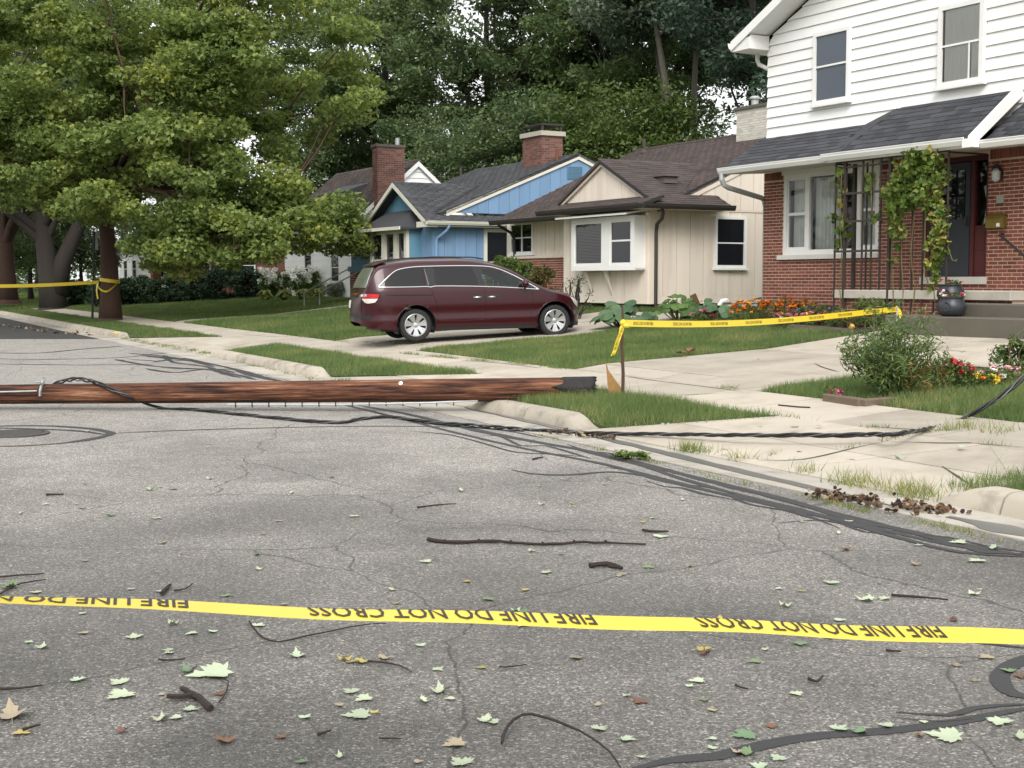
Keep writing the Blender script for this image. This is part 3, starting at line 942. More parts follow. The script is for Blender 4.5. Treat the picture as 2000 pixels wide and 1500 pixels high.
def wall_holes(mb, mp, a0, a1, z0, z1, d0, d1, holes):
    xs = sorted({a0, a1, *[h[0] for h in holes], *[h[1] for h in holes]}); zs = sorted({z0, z1, *[h[2] for h in holes], *[h[3] for h in holes]})
    for i in range(len(xs) - 1):
        for j in range(len(zs) - 1):
            cx, cz = (xs[i] + xs[i + 1]) / 2, (zs[j] + zs[j + 1]) / 2
            if not (a0 < cx < a1 and z0 < cz < z1): continue
            if any(h[0] < cx < h[1] and h[2] < cz < h[3] for h in holes): continue
            mbox(mb, mp, xs[i], xs[i + 1], d0, d1, zs[j], zs[j + 1])
    return mb

def boards(H, mp, a0, a1, pitch, zbot, ztop, m, parent=None, name='wall_board', d=.022, gap=.012, off=0.0):
    """vertical boards with open joints; zbot, ztop are functions of the position along the wall"""
    a = a0 - off
    while a < a1 - .02:
        s0, s1 = max(a, a0) + gap / 2, min(a + pitch, a1) - gap / 2
        if s1 - s0 > .03:
            zb0, zb1, zt0, zt1 = zbot(s0), zbot(s1), ztop(s0), ztop(s1)
            mids = (s0 + s1) / 2
            zm = ztop(mids)
            if max(zt0 - zb0, zt1 - zb1, zm - zbot(mids)) > .03:
                dj = d + random.uniform(-.002, .002)
                pts = [(s0, zb0), (s1, zb1), (s1, max(zt1, zb1 + .001)), (mids, max(zm, zbot(mids) + .001)), (s0, max(zt0, zb0 + .001))]
                fr = [mp(x, dj, z) for x, z in pts]; bk = [mp(x, -.01, z) for x, z in pts]
                k = len(pts)
                mb = MB().add(fr + bk, [tuple(range(k))] + [(i, i + k, (i + 1) % k + k, (i + 1) % k) for i in range(k)])
                H.part(mb, name, m, parent)
        a += pitch

def kgutter(H, p0, p1, m, name='gutter', hgt=.11, dep=.11, out=(0, -1, 0)):
    """eaves gutter between two points, lip along its outer top edge"""
    p0, p1, out = np.array(p0, float), np.array(p1, float), np.array(out, float)
    prof = [(0, 0), (0, -hgt), (dep * .65, -hgt), (dep, -hgt * .35), (dep, 0.0), (dep + .012, .0), (dep + .012, .016), (dep - .014, .016), (dep - .014, -.01), (dep * .6, -hgt + .012), (.012, -hgt + .012), (.012, 0)]
    V = [p + out * a + np.array([0, 0, z]) for p in (p0, p1) for a, z in prof]
    k = len(prof)
    F = [tuple(range(k)), tuple(range(2 * k - 1, k - 1, -1))] + [(i, i + k, (i + 1) % k + k, (i + 1) % k) for i in range(k)]
    return H.part(MB().add(V, F), name, m)
M_TAG = mat('tag_white', (.75, .76, .74), rough=.4)
# ================================================================== WHITE AND RED BRICK HOUSE (right)
_o = far_pt(1493, 345, 28.8)
R = House('brick_house', 'two storey house with white upper siding above red brick, right of the cream bungalow', 'house', _o, .95)
mpF = FRONT(0)
win_hole = (.61, 3.34, 2.19, 3.84)
door_hole = (4.49, 5.93, 1.60, 3.84)
holes = [win_hole, door_hole]
wall = R.part(wall_holes(MB(), mpF, 0, 8.9, .7, 3.90, -.25, 0, holes), 'brick_wall', M_MORTAR)
# nearest bricks (right of the door first) stand as pieces of their own
def bkey(a, z):
    if a > 7.05: return 100 + a
    if a > 5.9: return 0 if z > 1.3 else 2
    if a < .62 and z > 1.5: return 1
    return 10 - a
brick_face(R, mpF, 0, 8.9, 1.02 - 5 * .0657, 3.73, wall, holes, 300, bkey)
mb = MB()
a = .004
while a < 8.9:
    if not any(h[0] - .05 < a < h[1] for h in holes): mbox(mb, mpF, a, a + .055, -.02, .009, 3.735, 3.895)
    a += .067
o = R.part(mb, 'soldier_course', M_BRICK, wall); o['kind'] = 'stuff'
# remaining shell, so the house is solid from every side
sh = MB()
sh.box(0, .25, .25, 9, .7, 4.6); sh.box(8.65, 8.9, .25, 9, .7, 4.6); sh.box(0, 8.9, 9, 9.25, .7, 4.6); sh.box(.25, 8.65, 2.4, 2.5, .7, 4.6)
sh.box(.25, 8.65, .25, 2.4, 3.95, 4.05); sh.box(.25, 8.65, .25, 2.4, 1.45, 1.55)
R.part(sh, 'inner_wall', mat('room_wall', (.16, .15, .14), rough=.9))
# side wall bricks (faces away from the view, plain coursing)
# --- front window: two sashes either side of a fixed light
wy = -.03
mpW = FRONT(.06)
wf = R.part(MB(), 'front_window', M_TRIM)
fr = MB()
x0, x1, z0, z1 = win_hole
for q in ((x0, x0 + .09, z0, z1), (x1 - .09, x1, z0, z1), (x0 + .09, x1 - .09, z1 - .10, z1), (x0 + .09, x1 - .09, z0, z0 + .10), (1.27, 1.39, z0 + .10, z1 - .10), (2.70, 2.84, z0 + .10, z1 - .10)):
    mbox(fr, mpW, q[0], q[1], -.05, .05, q[2], q[3])
R.part(fr, 'frame', M_TRIM, wf)
for a0, a1 in ((.70, 1.27), (2.84, 3.25)):
    f = MB()
    zm = 3.02
    for q in ((a0, a0 + .04, z0 + .10, z1 - .10), (a1 - .04, a1, z0 + .10, z1 - .10), (a0 + .04, a1 - .04, z0 + .10, z0 + .16), (a0 + .04, a1 - .04, z1 - .14, z1 - .10), (a0 + .04, a1 - .04, zm - .03, zm + .03)):
        mbox(f, mpW, q[0], q[1], -.03, .025, q[2], q[3])
    R.part(f, 'sash', M_TRIM, wf)
    for q0, q1 in ((z0 + .16, zm - .03), (zm + .03, z1 - .14)):
        R.part(MB().add([mpW(a0 + .04, 0, q0), mpW(a1 - .04, 0, q0), mpW(a1 - .04, 0, q1), mpW(a0 + .04, 0, q1)], [(0, 1, 2, 3)]), 'pane', G_CLEAR, wf)
R.part(MB().add([mpW(1.39, 0, z0 + .1), mpW(2.70, 0, z0 + .1), mpW(2.70, 0, z1 - .1), mpW(1.39, 0, z1 - .1)], [(0, 1, 2, 3)]), 'pane', G_CLEAR, wf)
R.part(mbox(MB(), mpW, x0 - .09, x1 + .06, -.04, .14, z0 - .09, z0 - .003), 'sill', mat('sill_stone', (.62, .60, .55), rough=.7), wf)
R.part(mbox(MB(), mpW, x0 - .02, x1 + .02, .0, .10, z1 - .02, z1 + .12), 'head_trim', M_TRIM, wf)
R.part(pleats(mpW, .70, 1.27, z0 + .1, z1 - .1, -.14, amp=.02, pitch=.10), 'curtain', M_CURT, wf)
R.part(pleats(mpW, 1.36, 2.02, z0 + .1, z1 - .1, -.15, amp=.03, pitch=.12), 'curtain', M_CURT, wf)
R.part(pleats(mpW, 2.02, 2.16, z0 + .1, z1 - .1, -.19, amp=.02, pitch=.08), 'curtain', mat('curtain_brown', (.12, .09, .075), rough=.9), wf)
R.part(pleats(mpW, 2.86, 3.27, z0 + .1, z1 - .1, -.14, amp=.02, pitch=.08), 'curtain', M_CURT, wf)
R.part(mbox(MB(), mpW, 2.46, 2.66, -.45, -.43, 2.75, 3.6), 'paper_notice', M_CURT, wf)

# --- entrance: storm door standing in the frame, red door open behind, sidelight
ent = R.part(MB(), 'entrance', M_DARKTRIM)
mpD = FRONT(.10)
M_STORM = mat('storm_door', (.030, .034, .042), rough=.4, var=.1)
M_REDD = mat('red_door', (.075, .016, .016), rough=.45, var=.15, vscale=4)
jb = MB()
for q in ((4.49, 4.58, 1.73, 3.84), (5.52, 5.60, 1.73, 3.75), (5.86, 5.93, 1.73, 3.84), (4.58, 5.86, 3.75, 3.84)):
    mbox(jb, mpD, q[0], q[1], -.1, .06, q[2], q[3])
R.part(jb, 'door_frame', M_REDD, ent)
d = MB()
for q in ((4.60, 4.70, 1.75, 3.73), (5.40, 5.50, 1.75, 3.73), (4.70, 5.40, 1.75, 1.98), (4.70, 5.40, 3.62, 3.73), (4.70, 5.40, 2.02, 2.04)):
    mbox(d, mpD, q[0], q[1], .02, .06, q[2], q[3])
mbox(d, mpD, 4.70, 5.40, .02, .05, 1.98, 2.75)
sd_ = R.part(d, 'storm_door', M_STORM, ent)
R.part(MB().add([mpD(4.70, .04, 2.75), mpD(5.40, .04, 2.75), mpD(5.40, .04, 3.62), mpD(4.70, .04, 3.62)], [(0, 1, 2, 3)]), 'door_pane', G_DARK, ent)
R.part(mbox(MB(), mpD, 5.41, 5.45, .06, .10, 2.62, 2.78), 'door_handle', M_DARKTRIM, ent)
R.part(mbox(MB(), mpD, 4.6, 5.5, -.06, -.02, 1.75, 3.73), 'inner_door', M_REDD, ent)
d = MB()
mbox(d, mpD, 5.60, 5.86, -.02, .03, 1.74, 2.62)
for q in ((5.62, 5.84, 1.80, 2.12), (5.62, 5.84, 2.20, 2.54)): mbox(d, mpD, q[0], q[1], .03, .042, q[2], q[3])
R.part(d, 'sidelight_panel', M_REDD, ent)
R.part(MB().add([mpD(5.60, 0, 2.62), mpD(5.86, 0, 2.62), mpD(5.86, 0, 3.75), mpD(5.60, 0, 3.75)], [(0, 1, 2, 3)]), 'sidelight_pane', G_CLEAR, ent)
R.part(MB().slab([mpD(*q) for q in ((5.70, -.05, 3.3), (5.86, -.05, 3.34), (5.86, -.05, 2.66), (5.72, -.05, 2.66), (5.75, -.05, 2.85), (5.79, -.05, 3.0))], (0, .004, 0)), 'paper_notice', M_CURT, ent)
R.part(mbox(MB(), FRONT(0), 4.44, 5.96, -.24, .05, 1.605, 1.735), 'threshold', mat('sill_grey', (.50, .48, .44), rough=.8), ent)
# --- things on the brick right of the door
lamp = R.part(mbox(MB(), mpF, 6.13, 6.25, .008, .05, 3.36, 3.56), 'porch_lamp', M_DARKTRIM)
R.part(MB().lathe([(.03, 0), (.07, .03), (.075, .17), (.03, .22)], 12, (6.19, -.11, 3.34)), 'lamp_glass', mat('lamp_glass', (.5, .52, .5), rough=.2), lamp)
R.part(MB().lathe([(.085, 0), (.05, .06), (.01, .08)], 12, (6.19, -.11, 3.56)), 'lamp_cap', M_DARKTRIM, lamp)
R.part(mbox(MB(), mpF, 6.15, 6.29, .008, .04, 2.98, 3.11), 'door_bell', mat('bell_plate', (.34, .33, .29), rough=.5))
M_BRASS = mat('brass', (.30, .22, .06), rough=.4, metal=.7, var=.25, vscale=8)
mbx = R.part(mbox(MB(), mpF, 5.98, 6.36, .008, .10, 2.56, 2.76), 'mailbox', M_BRASS)
R.part(MB().slab([(5.97, -.005, 2.80), (6.37, -.005, 2.80), (6.37, -.125, 2.74), (5.97, -.125, 2.74)], (0, 0, .012)), 'mailbox_lid', M_BRASS, mbx)
R.part(mbox(MB(), mpF, 6.22, 6.29, .102, .107, 2.58, 2.64), 'mailbox_label', M_TRIM, mbx)
R.part(MB().tube([(6.30, -.02, 2.46), (6.31, -.12, 2.44), (7.2, -.35, 1.95), (7.9, -.5, 1.6), (7.95, -.5, 1.3)], .022, 8), 'handrail', M_DARKTRIM)

# --- white upper storey: lapped boards, gable towards the street
RK = .47                     # gable slope
def xl(z): return .08 if z < 6.64 else .08 + (z - 6.64) / RK
XR = 8.82
up = R.part(MB().add([(.10, .02, 4.3), (XR, .02, 4.3), (XR, .02, 6.64), (4.45, .02, 8.69), (.10, .02, 6.64), (.10, 9, 4.3), (XR, 9, 4.3), (XR, 9, 6.64), (4.45, 9, 8.69), (.10, 9, 6.64)],
                     [(0, 1, 2, 3, 4), (9, 8, 7, 6, 5), (0, 4, 9, 5), (1, 6, 7, 2), (5, 6, 1, 0)]), 'siding_wall', M_WHITE)
z = 4.615 - .2095
while z < 8.6:
    a0, a1 = xl(z), xl(z + .2095)
    b0, b1 = XR - (a0 - .08), XR - (a1 - .08)
    if b1 - a1 > .1:
        t, u = -.034, -.004
        V = [(a0, t, z + .005), (b0, t, z + .005), (b1, u, z + .2095), (a1, u, z + .2095), (a0, .01, z + .005), (b0, .01, z + .005), (b1, .012, z + .2095), (a1, .012, z + .2095)]
        R.part(MB().add(V, [(0, 1, 2, 3), (4, 5, 1, 0), (0, 3, 7, 4), (1, 5, 6, 2)]), 'siding_board', M_WHITE, up)
    z += .2095
# gable roof, rake boards, eaves return
RE = -.55
for sgn in (0, 1):
    X = (lambda x: x) if sgn == 0 else (lambda x: 8.9 - x)
    zt = lambda x: 6.86 + RK * (x + .0)
    pts = [(X(-.45), RE, zt(-.45)), (X(-.45), 9.4, zt(-.45)), (X(4.45), 9.4, zt(4.45)), (X(4.45), RE, zt(4.45))]
    R.part(MB().slab(pts, (0, 0, -.10)), 'gable_roof', M_SHING)
    # rake fascia
    R.part(MB().slab([(X(-.45), RE - .002, zt(-.45) - .02), (X(4.45), RE - .002, zt(4.45) - .02), (X(4.45), RE - .002, zt(4.45) - .21), (X(-.45), RE - .002, zt(-.45) - .21)], (0, -.028, 0)), 'rake_board', M_TRIM)
    R.part(MB().slab([(X(-.45), RE, zt(-.45) - .18), (X(4.45), RE, zt(4.45) - .18), (X(4.45), .015, zt(4.45) - .18), (X(-.45), .015, zt(-.45) - .18)], (0, 0, .02)), 'rake_soffit', M_TRIM)
R.part(MB().box(-.45, .13, RE + .004, -.03, 6.42, 6.50).box(-.45, .13, RE + .004, RE + .03, 6.50, 6.66).box(.10, .13, RE + .03, -.03, 6.50, 6.70), 'eaves_return', M_TRIM)
kgutter(R, (-.46, RE, 6.60), (-.46, 9.3, 6.60), M_TRIM, out=(-1, 0, 0))
R.part(MB().box(-.45, .09, -.03, 9.3, 6.42, 6.46), 'eaves_soffit', M_TRIM)
R.part(MB().tube([(-.40, .1, 6.50), (-.40, .1, 6.30), (-.34, .1, 6.20), (-.02, .1, 6.06), (.05, .1, 5.95), (.05, .1, 4.4)], .045, 8), 'downpipe', M_TRIM)

mpU = FRONT(-.036)
w = window(R, mpU, 1.54, 2.56, 5.13, 6.53, fw=.075, hs=(5.86,), depth=.06, glass=G_GREY, back=M_DARKIN, label='upper window with dark screens')
w = window(R, mpU, 4.81, 5.83, 5.07, 6.49, fw=.085, vs=(), hs=(5.78,), depth=.07, glass=G_CLEAR, back=M_DARKIN, label='upper window with pale curtains')
R.part(pleats(mpU, 4.93, 5.75, 5.15, 6.42, .016, amp=.006, pitch=.12), 'curtain', M_CURTG, w)
R.part(mbox(MB(), mpU, 5.50, 5.53, .046, .056, 5.15, 5.77), 'storm_bar', M_TRIM, w)

# --- lower pent roof across the front
EY, EZ = -1.05, 3.97
roof_plane(R, [(3.25, EY, EZ), (6.52, EY, EZ), (6.52, -.02, 4.84), (3.79, -.02, 4.84)], M_SHING, n_ind=150, name='pent_roof', thick=.06)
roof_plane(R, [(-.06, EY, EZ), (3.25, EY, EZ), (2.98, -.02, 4.62), (-.06, -.02, 4.62)], M_SHING, n_ind=150, name='pent_roof', thick=.06)
R.part(MB().slab([(3.24, EY, EZ + .012), (3.80, -.02, 4.85), (2.96, -.02, 4.63)], (0, 0, -.05)), 'valley_shingle', M_SHING)
R.part(MB().slab([(-.06, EY + .02, 3.845), (6.50, EY + .02, 3.845), (6.50, .02, 3.905), (-.06, .02, 3.905)], (0, 0, .03)), 'soffit', mat('soffit_paint', (.62, .62, .58), rough=.6, var=.05))
R.part(MB().box(-.06, 6.52, EY + .012, EY + .035, 3.85, 3.985), 'fascia', M_TRIM)
kgutter(R, (-.10, EY, 3.955), (3.10, EY, 3.965), M_TRIM)
kgutter(R, (3.06, EY - .05, 3.985), (6.47, EY - .05, 3.99), M_TRIM)
# right end of the pent roof: rake board, then the lower roof past it
R.part(MB().slab([(6.53, EY - .12, 3.84), (6.53, EY - .12, 4.02), (6.53, .02, 4.98), (6.53, .02, 4.76)], (.10, 0, 0)), 'rake_board', M_TRIM)
R.part(MB().box(6.46, 6.68, EY - .18, EY - .02, 3.83, 3.97), 'eaves_box', M_TRIM)
roof_plane(R, [(6.64, -.95, 3.93), (9.2, -.95, 3.93), (9.2, -.02, 4.60), (6.64, -.02, 4.60)], M_SHING, n_ind=0, name='side_pent_roof', thick=.06)
R.part(MB().slab([(6.64, -.93, 3.82), (9.2, -.93, 3.82), (9.2, .02, 3.905), (6.64, .02, 3.905)], (0, 0, .03)), 'soffit', MATS['soffit_paint'])
kgutter(R, (6.66, -.96, 3.93), (9.2, -.96, 3.93), M_TRIM)
R.part(MB().tube([(-.02, -1.10, 3.86), (-.02, -1.10, 3.74), (-.02, -1.04, 3.63), (-.02, -.93, 3.58), (-.03, -.05, 3.40), (-.06, .05, 3.36), (-.06, .09, 3.2), (-.06, .09, .9)], .055, 10), 'downpipe', M_GREYTRIM)

# --- porch slab and steps
slab = R.part(MB().bbox(3.28, 7.35, -1.02, -.012, 1.35, 1.50, .012), 'porch_slab', mat('porch_concrete', (.44, .41, .35), rough=.9, var=.15, vscale=2, dirt=(.2, .18, .15), dirt_amt=.5))
R.part(MB().box(3.35, 7.3, -.93, -.26, .6, 1.345), 'porch_base', M_MORTAR, slab)
brick_face(R, FRONT(-.93), 3.35, 7.3, 1.345 - 9 * .0657, 1.34, slab, (), 0)
def poly_step(pts_px, ztop, h, name='step'):
    P = [R.F.onZ(u, v, ztop) for u, v in pts_px]
    return R.part(MB().prism([tuple(p) for p in P], h), name, M_STONE)
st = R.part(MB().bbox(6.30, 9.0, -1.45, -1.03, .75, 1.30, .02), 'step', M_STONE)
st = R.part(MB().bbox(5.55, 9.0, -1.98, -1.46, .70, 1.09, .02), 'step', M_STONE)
# ================================================================== CREAM BUNGALOW
_o = far_pt(1267, 500, 33.5)
B = House('board_bungalow', 'cream board bungalow with brown shingle roof and a white box bay window', 'house', _o, .9)
mpB, mpBs = FRONT(0), SIDE(0)
RY = 1.0                                                   # the left part of the front stands back
core = MB()
core.box(-4.0, -.005, .005, 5, 1.12, 3.46).box(-8.9, -.005, RY + .005, 10.5, 1.12, 3.46)
body = B.part(core, 'wall', M_CREAM)
B.part(MB().box(-3.8, -.15, .15, 10, .2, 1.115).box(-8.7, -3.8, RY + .15, 10, .2, 1.115), 'foundation', mat('dark_foundation', (.035, .032, .030), rough=.95))
B.part(MB().box(-.15, -.02, 2.0, 10.4, .3, 1.115), 'foundation_wall', mat('pink_foundation', (.50, .40, .35), rough=.9, var=.1), None)
zc = lambda c: (lambda a: c)
boards(B, mpB, -3.95, 0, .325, zc(1.12), zc(3.45), M_CREAM, body)
boards(B, mpBs, .0, 10.5, .41, zc(1.30), zc(3.40), M_CREAM, body)
B.part(mbox(MB(), mpBs, .0, 10.5, -.01, .034, 1.10, 1.295), 'skirt_board', M_CREAM, body)
B.part(mbox(MB(), mpB, -3.95, 0, -.01, .034, 1.10, 1.13), 'skirt_board', M_CREAM, body)
B.part(mbox(MB(), mpBs, .0, 10.5, -.01, .036, 3.405, 3.445), 'band_board', M_CREAM, body)
# gable of the main roof on the side
RZ = lambda y: 3.45 + .44 * (y - .2)
RIDGE_Y = 5.5
gz_ = lambda y: (RZ(y) if y < RIDGE_Y else RZ(2 * RIDGE_Y - y)) - .10
mg = MB()
mg.slab([(-.02, .4, 3.44), (-.02, 10.5, 3.44), (-.02, 10.5, max(3.45, gz_(10.5))), (-.02, RIDGE_Y, gz_(RIDGE_Y)), (-.02, .5, 3.47)], (-.1, 0, 0))
B.part(mg, 'gable_wall', M_CREAM)
boards(B, mpBs, .75, 10.3, .41, zc(3.45), lambda a: max(3.45, gz_(a) - .0), M_CREAM, body)
B.part(MB().slab([(.0, .72, RZ(.72) - .22), (.0, RIDGE_Y, RZ(RIDGE_Y) - .22), (.0, RIDGE_Y, RZ(RIDGE_Y) - .03), (.0, .72, RZ(.72) - .03)], (.05, 0, 0)), 'rake_board', M_CREAM)
B.part(MB().slab([(.0, 10.6, RZ(.4) - .22), (.0, RIDGE_Y, RZ(RIDGE_Y) - .22), (.0, RIDGE_Y, RZ(RIDGE_Y) - .03), (.0, 10.6, RZ(.4) - .03)], (.05, 0, 0)), 'rake_board', M_CREAM)
# recessed wall with brick lower half
mpR = FRONT(RY)
boards(B, mpR, -8.9, -3.98, .255, zc(2.40), zc(3.45), M_CREAM, body)
wsc = B.part(MB().box(-8.95, -3.97, RY - .10, RY + .01, .8, 2.33), 'brick_wainscot', M_MORTAR)
B.part(MB().box(-8.97, -3.97, RY - .14, RY + .01, 2.332, 2.398), 'wainscot_cap', M_CREAM)
brick_face(B, FRONT(RY - .10), -8.95, -3.97, 2.332 - 22 * .0657, 2.33, wsc, (), 240, lambda a, z: -a)
window(B, mpR, -8.62, -7.27, 2.47, 3.40, fw=.07, vs=(-7.945,), hs=(2.95,), glass=G_DARK, back=M_DARKIN, label='small four light window')
B.part(mbox(MB(), mpR, -4.45, -4.33, .02, .14, 2.98, 3.16), 'wall_lamp', M_DARKTRIM)
ns = B.part(MB().slab([(-4.72, RY - .04, 2.60), (-4.62, RY - .04, 2.56), (-4.02, RY - .04, 2.90), (-4.10, RY - .04, 3.00)], (0, -.03, 0)), 'number_board', M_TRIM)
# box bay
BY = -.36
bay = B.part(MB().box(-3.0, -.13, BY + .05, -.02, 1.96, 3.28), 'bay_window', M_DARKIN)
f = MB()
fz = lambda a0, a1, z0, z1, d0=-.05, d1=.0: mbox(f, FRONT(BY), a0, a1, d0, d1, z0, z1)
fz(-3.02, -2.88, 1.93, 3.27); fz(-.24, -.11, 1.93, 3.27); fz(-2.88, -.24, 3.17, 3.27); fz(-2.88, -.24, 1.93, 2.06); fz(-1.55, -1.19, 2.06, 3.17)
for x in (-3.02, -.16): f.box(x, x + .05, BY + .05, -.02, 1.93, 3.27)
f.box(-3.02, -.11, BY + .05, -.02, 1.93, 1.98)
B.part(f, 'bay_frame', M_TRIM, bay)
for a0, a1 in ((-2.88, -1.55), (-1.19, -.24)):
    s_ = MB()
    for q in ((a0, a0 + .05, 2.06, 3.17), (a1 - .05, a1, 2.06, 3.17), (a0 + .05, a1 - .05, 2.06, 2.12), (a0 + .05, a1 - .05, 3.12, 3.17)): mbox(s_, FRONT(BY), q[0], q[1], -.045, -.012, q[2], q[3])
    if a0 > -1.5: mbox(s_, FRONT(BY), a0 + .05, a1 - .05, -.045, -.018, 2.64, 2.685)
    B.part(s_, 'sash', M_TRIM, bay)
    B.part(MB().add([(a0 + .05, BY + .035, 2.12), (a1 - .05, BY + .035, 2.12), (a1 - .05, BY + .035, 3.12), (a0 + .05, BY + .035, 3.12)], [(0, 1, 2, 3)]), 'pane', G_CLEAR if a0 < -2 else G_DARK, bay)
for k in range(26):
    z = 2.13 + k * .038
    B.part(MB().slab([(-2.83, BY + .044, z), (-1.6, BY + .044, z), (-1.6, BY + .047, z + .025), (-2.83, BY + .047, z + .025)], (0, .002, 0)), 'slat', M_BLIND, bay)
B.part(MB().slab([(-3.35, BY - .30, 3.27), (-.02, BY - .30, 3.27), (-.02, .02, 3.38), (-3.35, .02, 3.38)], (0, 0, .045)), 'bay_hood', M_TRIM, bay)
for x in (-2.55, -1.6):
    B.part(MB().slab([(x, BY + .06, 1.95), (x, BY + .16, 1.95), (x, -.02, 1.36), (x, -.02, 1.28)], (.06, 0, 0)), 'bracket', M_CREAM, bay)
# side window
w = window(B, mpBs, 1.97, 2.97, 1.99, 3.29, fw=.075, hs=(2.62,), glass=G_DARK, back=M_DARKIN, label='side sash window')
# basement window, vent pipe, cable
w = window(B, SIDE(-.02), 2.35, 3.35, .66, 1.07, fw=.04, vs=(2.85,), glass=G_GREY, back=M_DARKIN, sill=False, label='low basement window')
B.part(MB().tube([(.03, 3.0, 1.12), (.03, 3.25, 1.20), (.05, 3.5, 1.24), (.05, 3.9, 1.22)], .012, 6), 'cable', M_DARKTRIM)
# --- roofs
ML = -8.4
roof_plane(B, [(ML, .2, RZ(.2)), (.05, .2, RZ(.2)), (.05, RIDGE_Y, RZ(RIDGE_Y)), (ML - .35, RIDGE_Y, RZ(RIDGE_Y))], M_SHINGB, n_ind=0, name='main_roof')
B.part(MB().slab([(.05, 10.8, RZ(.2)), (ML, 10.8, RZ(.2)), (ML - .35, RIDGE_Y, RZ(RIDGE_Y)), (.05, RIDGE_Y, RZ(RIDGE_Y))], (0, 0, -.1)), 'rear_roof', M_SHINGB)
B.part(MB().tube([(ML - .35, RIDGE_Y, RZ(RIDGE_Y) + .0), (.05, RIDGE_Y, RZ(RIDGE_Y) + .0)], .06, 6), 'ridge_cap', M_SHINGB)
CX, CZ, CS = -1.96, 4.74, .478                            # cross gable over the bay
zr = lambda x: CZ - CS * abs(x - CX)
ym = lambda z: .2 + (z - 3.45) / .44
roof_plane(B, [(-4.15, -.66, 3.50), (.62, -.66, 3.50), (.62, .0, 3.73), (-4.15, .0, 3.73)], M_SHINGB, n_ind=60, name='front_eave_roof', thick=.07)
roof_plane(B, [(.62, -.20, zr(.62)), (.62, 2.06, zr(.62)), (.06, 2.06, zr(.06)), (.06, ym(zr(.06)), zr(.06)), (CX, ym(CZ), CZ), (CX, -.20, CZ)], M_SHINGB, n_ind=240, name='cross_roof', thick=.07)
roof_plane(B, [(-4.02, ym(zr(-4.02)), zr(-4.02)), (-4.02, -.20, zr(-4.02)), (CX, -.20, CZ), (CX, ym(CZ), CZ)], M_SHINGB, name='cross_roof', thick=.07, laid=False)
B.part(MB().slab([(-3.85, -.05, 3.72), (-.12, -.05, 3.72), (CX, -.05, 4.62)], (0, .06, 0)), 'gable_wall', M_CREAM)
gtop = lambda a: 4.60 - CS * abs(a - CX)
boards(B, FRONT(-.05), -3.75, -.18, .33, zc(3.73), lambda a: max(3.73, gtop(a)), M_CREAM, None, 'gable_board')
for sg in (-1, 1):
    xe = CX + sg * 1.98
    B.part(MB().slab([(xe, -.09, zr(xe) - .16), (CX, -.09, CZ - .16), (CX, -.09, CZ - .05), (xe, -.09, zr(xe) - .05)], (0, -.05, 0)), 'rake_board', M_CREAM)
# eaves boards and gutters
B.part(MB().box(-4.1, .60, -.62, -.02, 3.40, 3.43).box(.02, .60, -.02, 2.04, 3.40, 3.43), 'soffit', M_CREAM)
B.part(MB().box(-8.4, -3.99, .25, RY, 3.385, 3.425), 'soffit', M_CREAM)
kgutter(B, (-4.2, -.66, 3.50), (.66, -.66, 3.50), M_DARKTRIM)
kgutter(B, (.62, -.62, 3.50), (.62, 2.10, 3.50), M_DARKTRIM, out=(1, 0, 0))
kgutter(B, (ML - .05, .2, RZ(.2) - .02), (-4.1, .2, RZ(.2) - .02), M_DARKTRIM)
B.part(MB().tube([(.56, -.02, 3.42), (.55, .03, 3.30), (.40, .10, 3.16), (.12, .16, 3.05), (.07, .17, 2.9), (.07, .17, 1.0)], .045, 8), 'downpipe', M_DARKTRIM)
B.part(MB().tube([(-8.0, .16, 3.42), (-8.0, .2, 3.3), (-8.25, .75, 3.1), (-8.3, .9, 2.9), (-8.3, .9, 1.2)], .045, 8), 'downpipe', M_DARKTRIM)
# roof fittings
q = np.array([-.75, 1.05, zr(-.75)])
B.part(MB().box(q[0] - .2, q[0] + .2, q[1] - .2, q[1] + .2, q[2] - .05, q[2] + .12).box(q[0] - .27, q[0] + .27, q[1] - .27, q[1] + .27, q[2] + .12, q[2] + .16), 'roof_vent', mat('vent_metal', (.13, .105, .095), rough=.6))
q = B.F.onY(1258, 288, 5.2)
B.part(MB().tube([(q[0], 5.2, RZ(5.2) - .1), (q[0], 5.2, RZ(5.2) + .42)], .05, 8).lathe([(.14, 0), (.06, .12)], 10, (q[0], 5.2, RZ(5.2) - .02)), 'vent_pipe', mat('pipe_brown', (.06, .045, .04), rough=.7))
B.part(MB().tube([(-.03, -.04, 3.30), (.06, -.02, 3.30)], .035, 8), 'floodlight', M_TRIM)
# white painted chimney on the ridge behind the brick house
qa = B.F.onY(1455, 260, 5.2); qb = B.F.onY(1530, 260, 5.2)
ch = B.part(MB().box(qa[0], qb[0], 4.9, 5.6, 5.2, 6.38), 'chimney', mat('white_brick', (.46, .44, .39), rough=.9, var=.2, vscale=5))
brick_face(B, lambda a, d, z: (a, 4.9 - d, z), qa[0], qb[0], 5.3, 6.30, ch, (), 0, m=mat('white_brick_face', (.56, .54, .48), rough=.9, rand=.15, var=.15))
B.part(MB().box(qa[0] - .05, qb[0] + .05, 4.85, 5.65, 6.38, 6.46), 'chimney_cap', M_STONE, ch)
B.part(MB().lathe([(.10, 0), (.10, .22), (.15, .22), (.15, .26), (.09, .30)], 14, ((qa[0] + .35), 5.25, 6.46)), 'flue', M_GREYTRIM, ch)
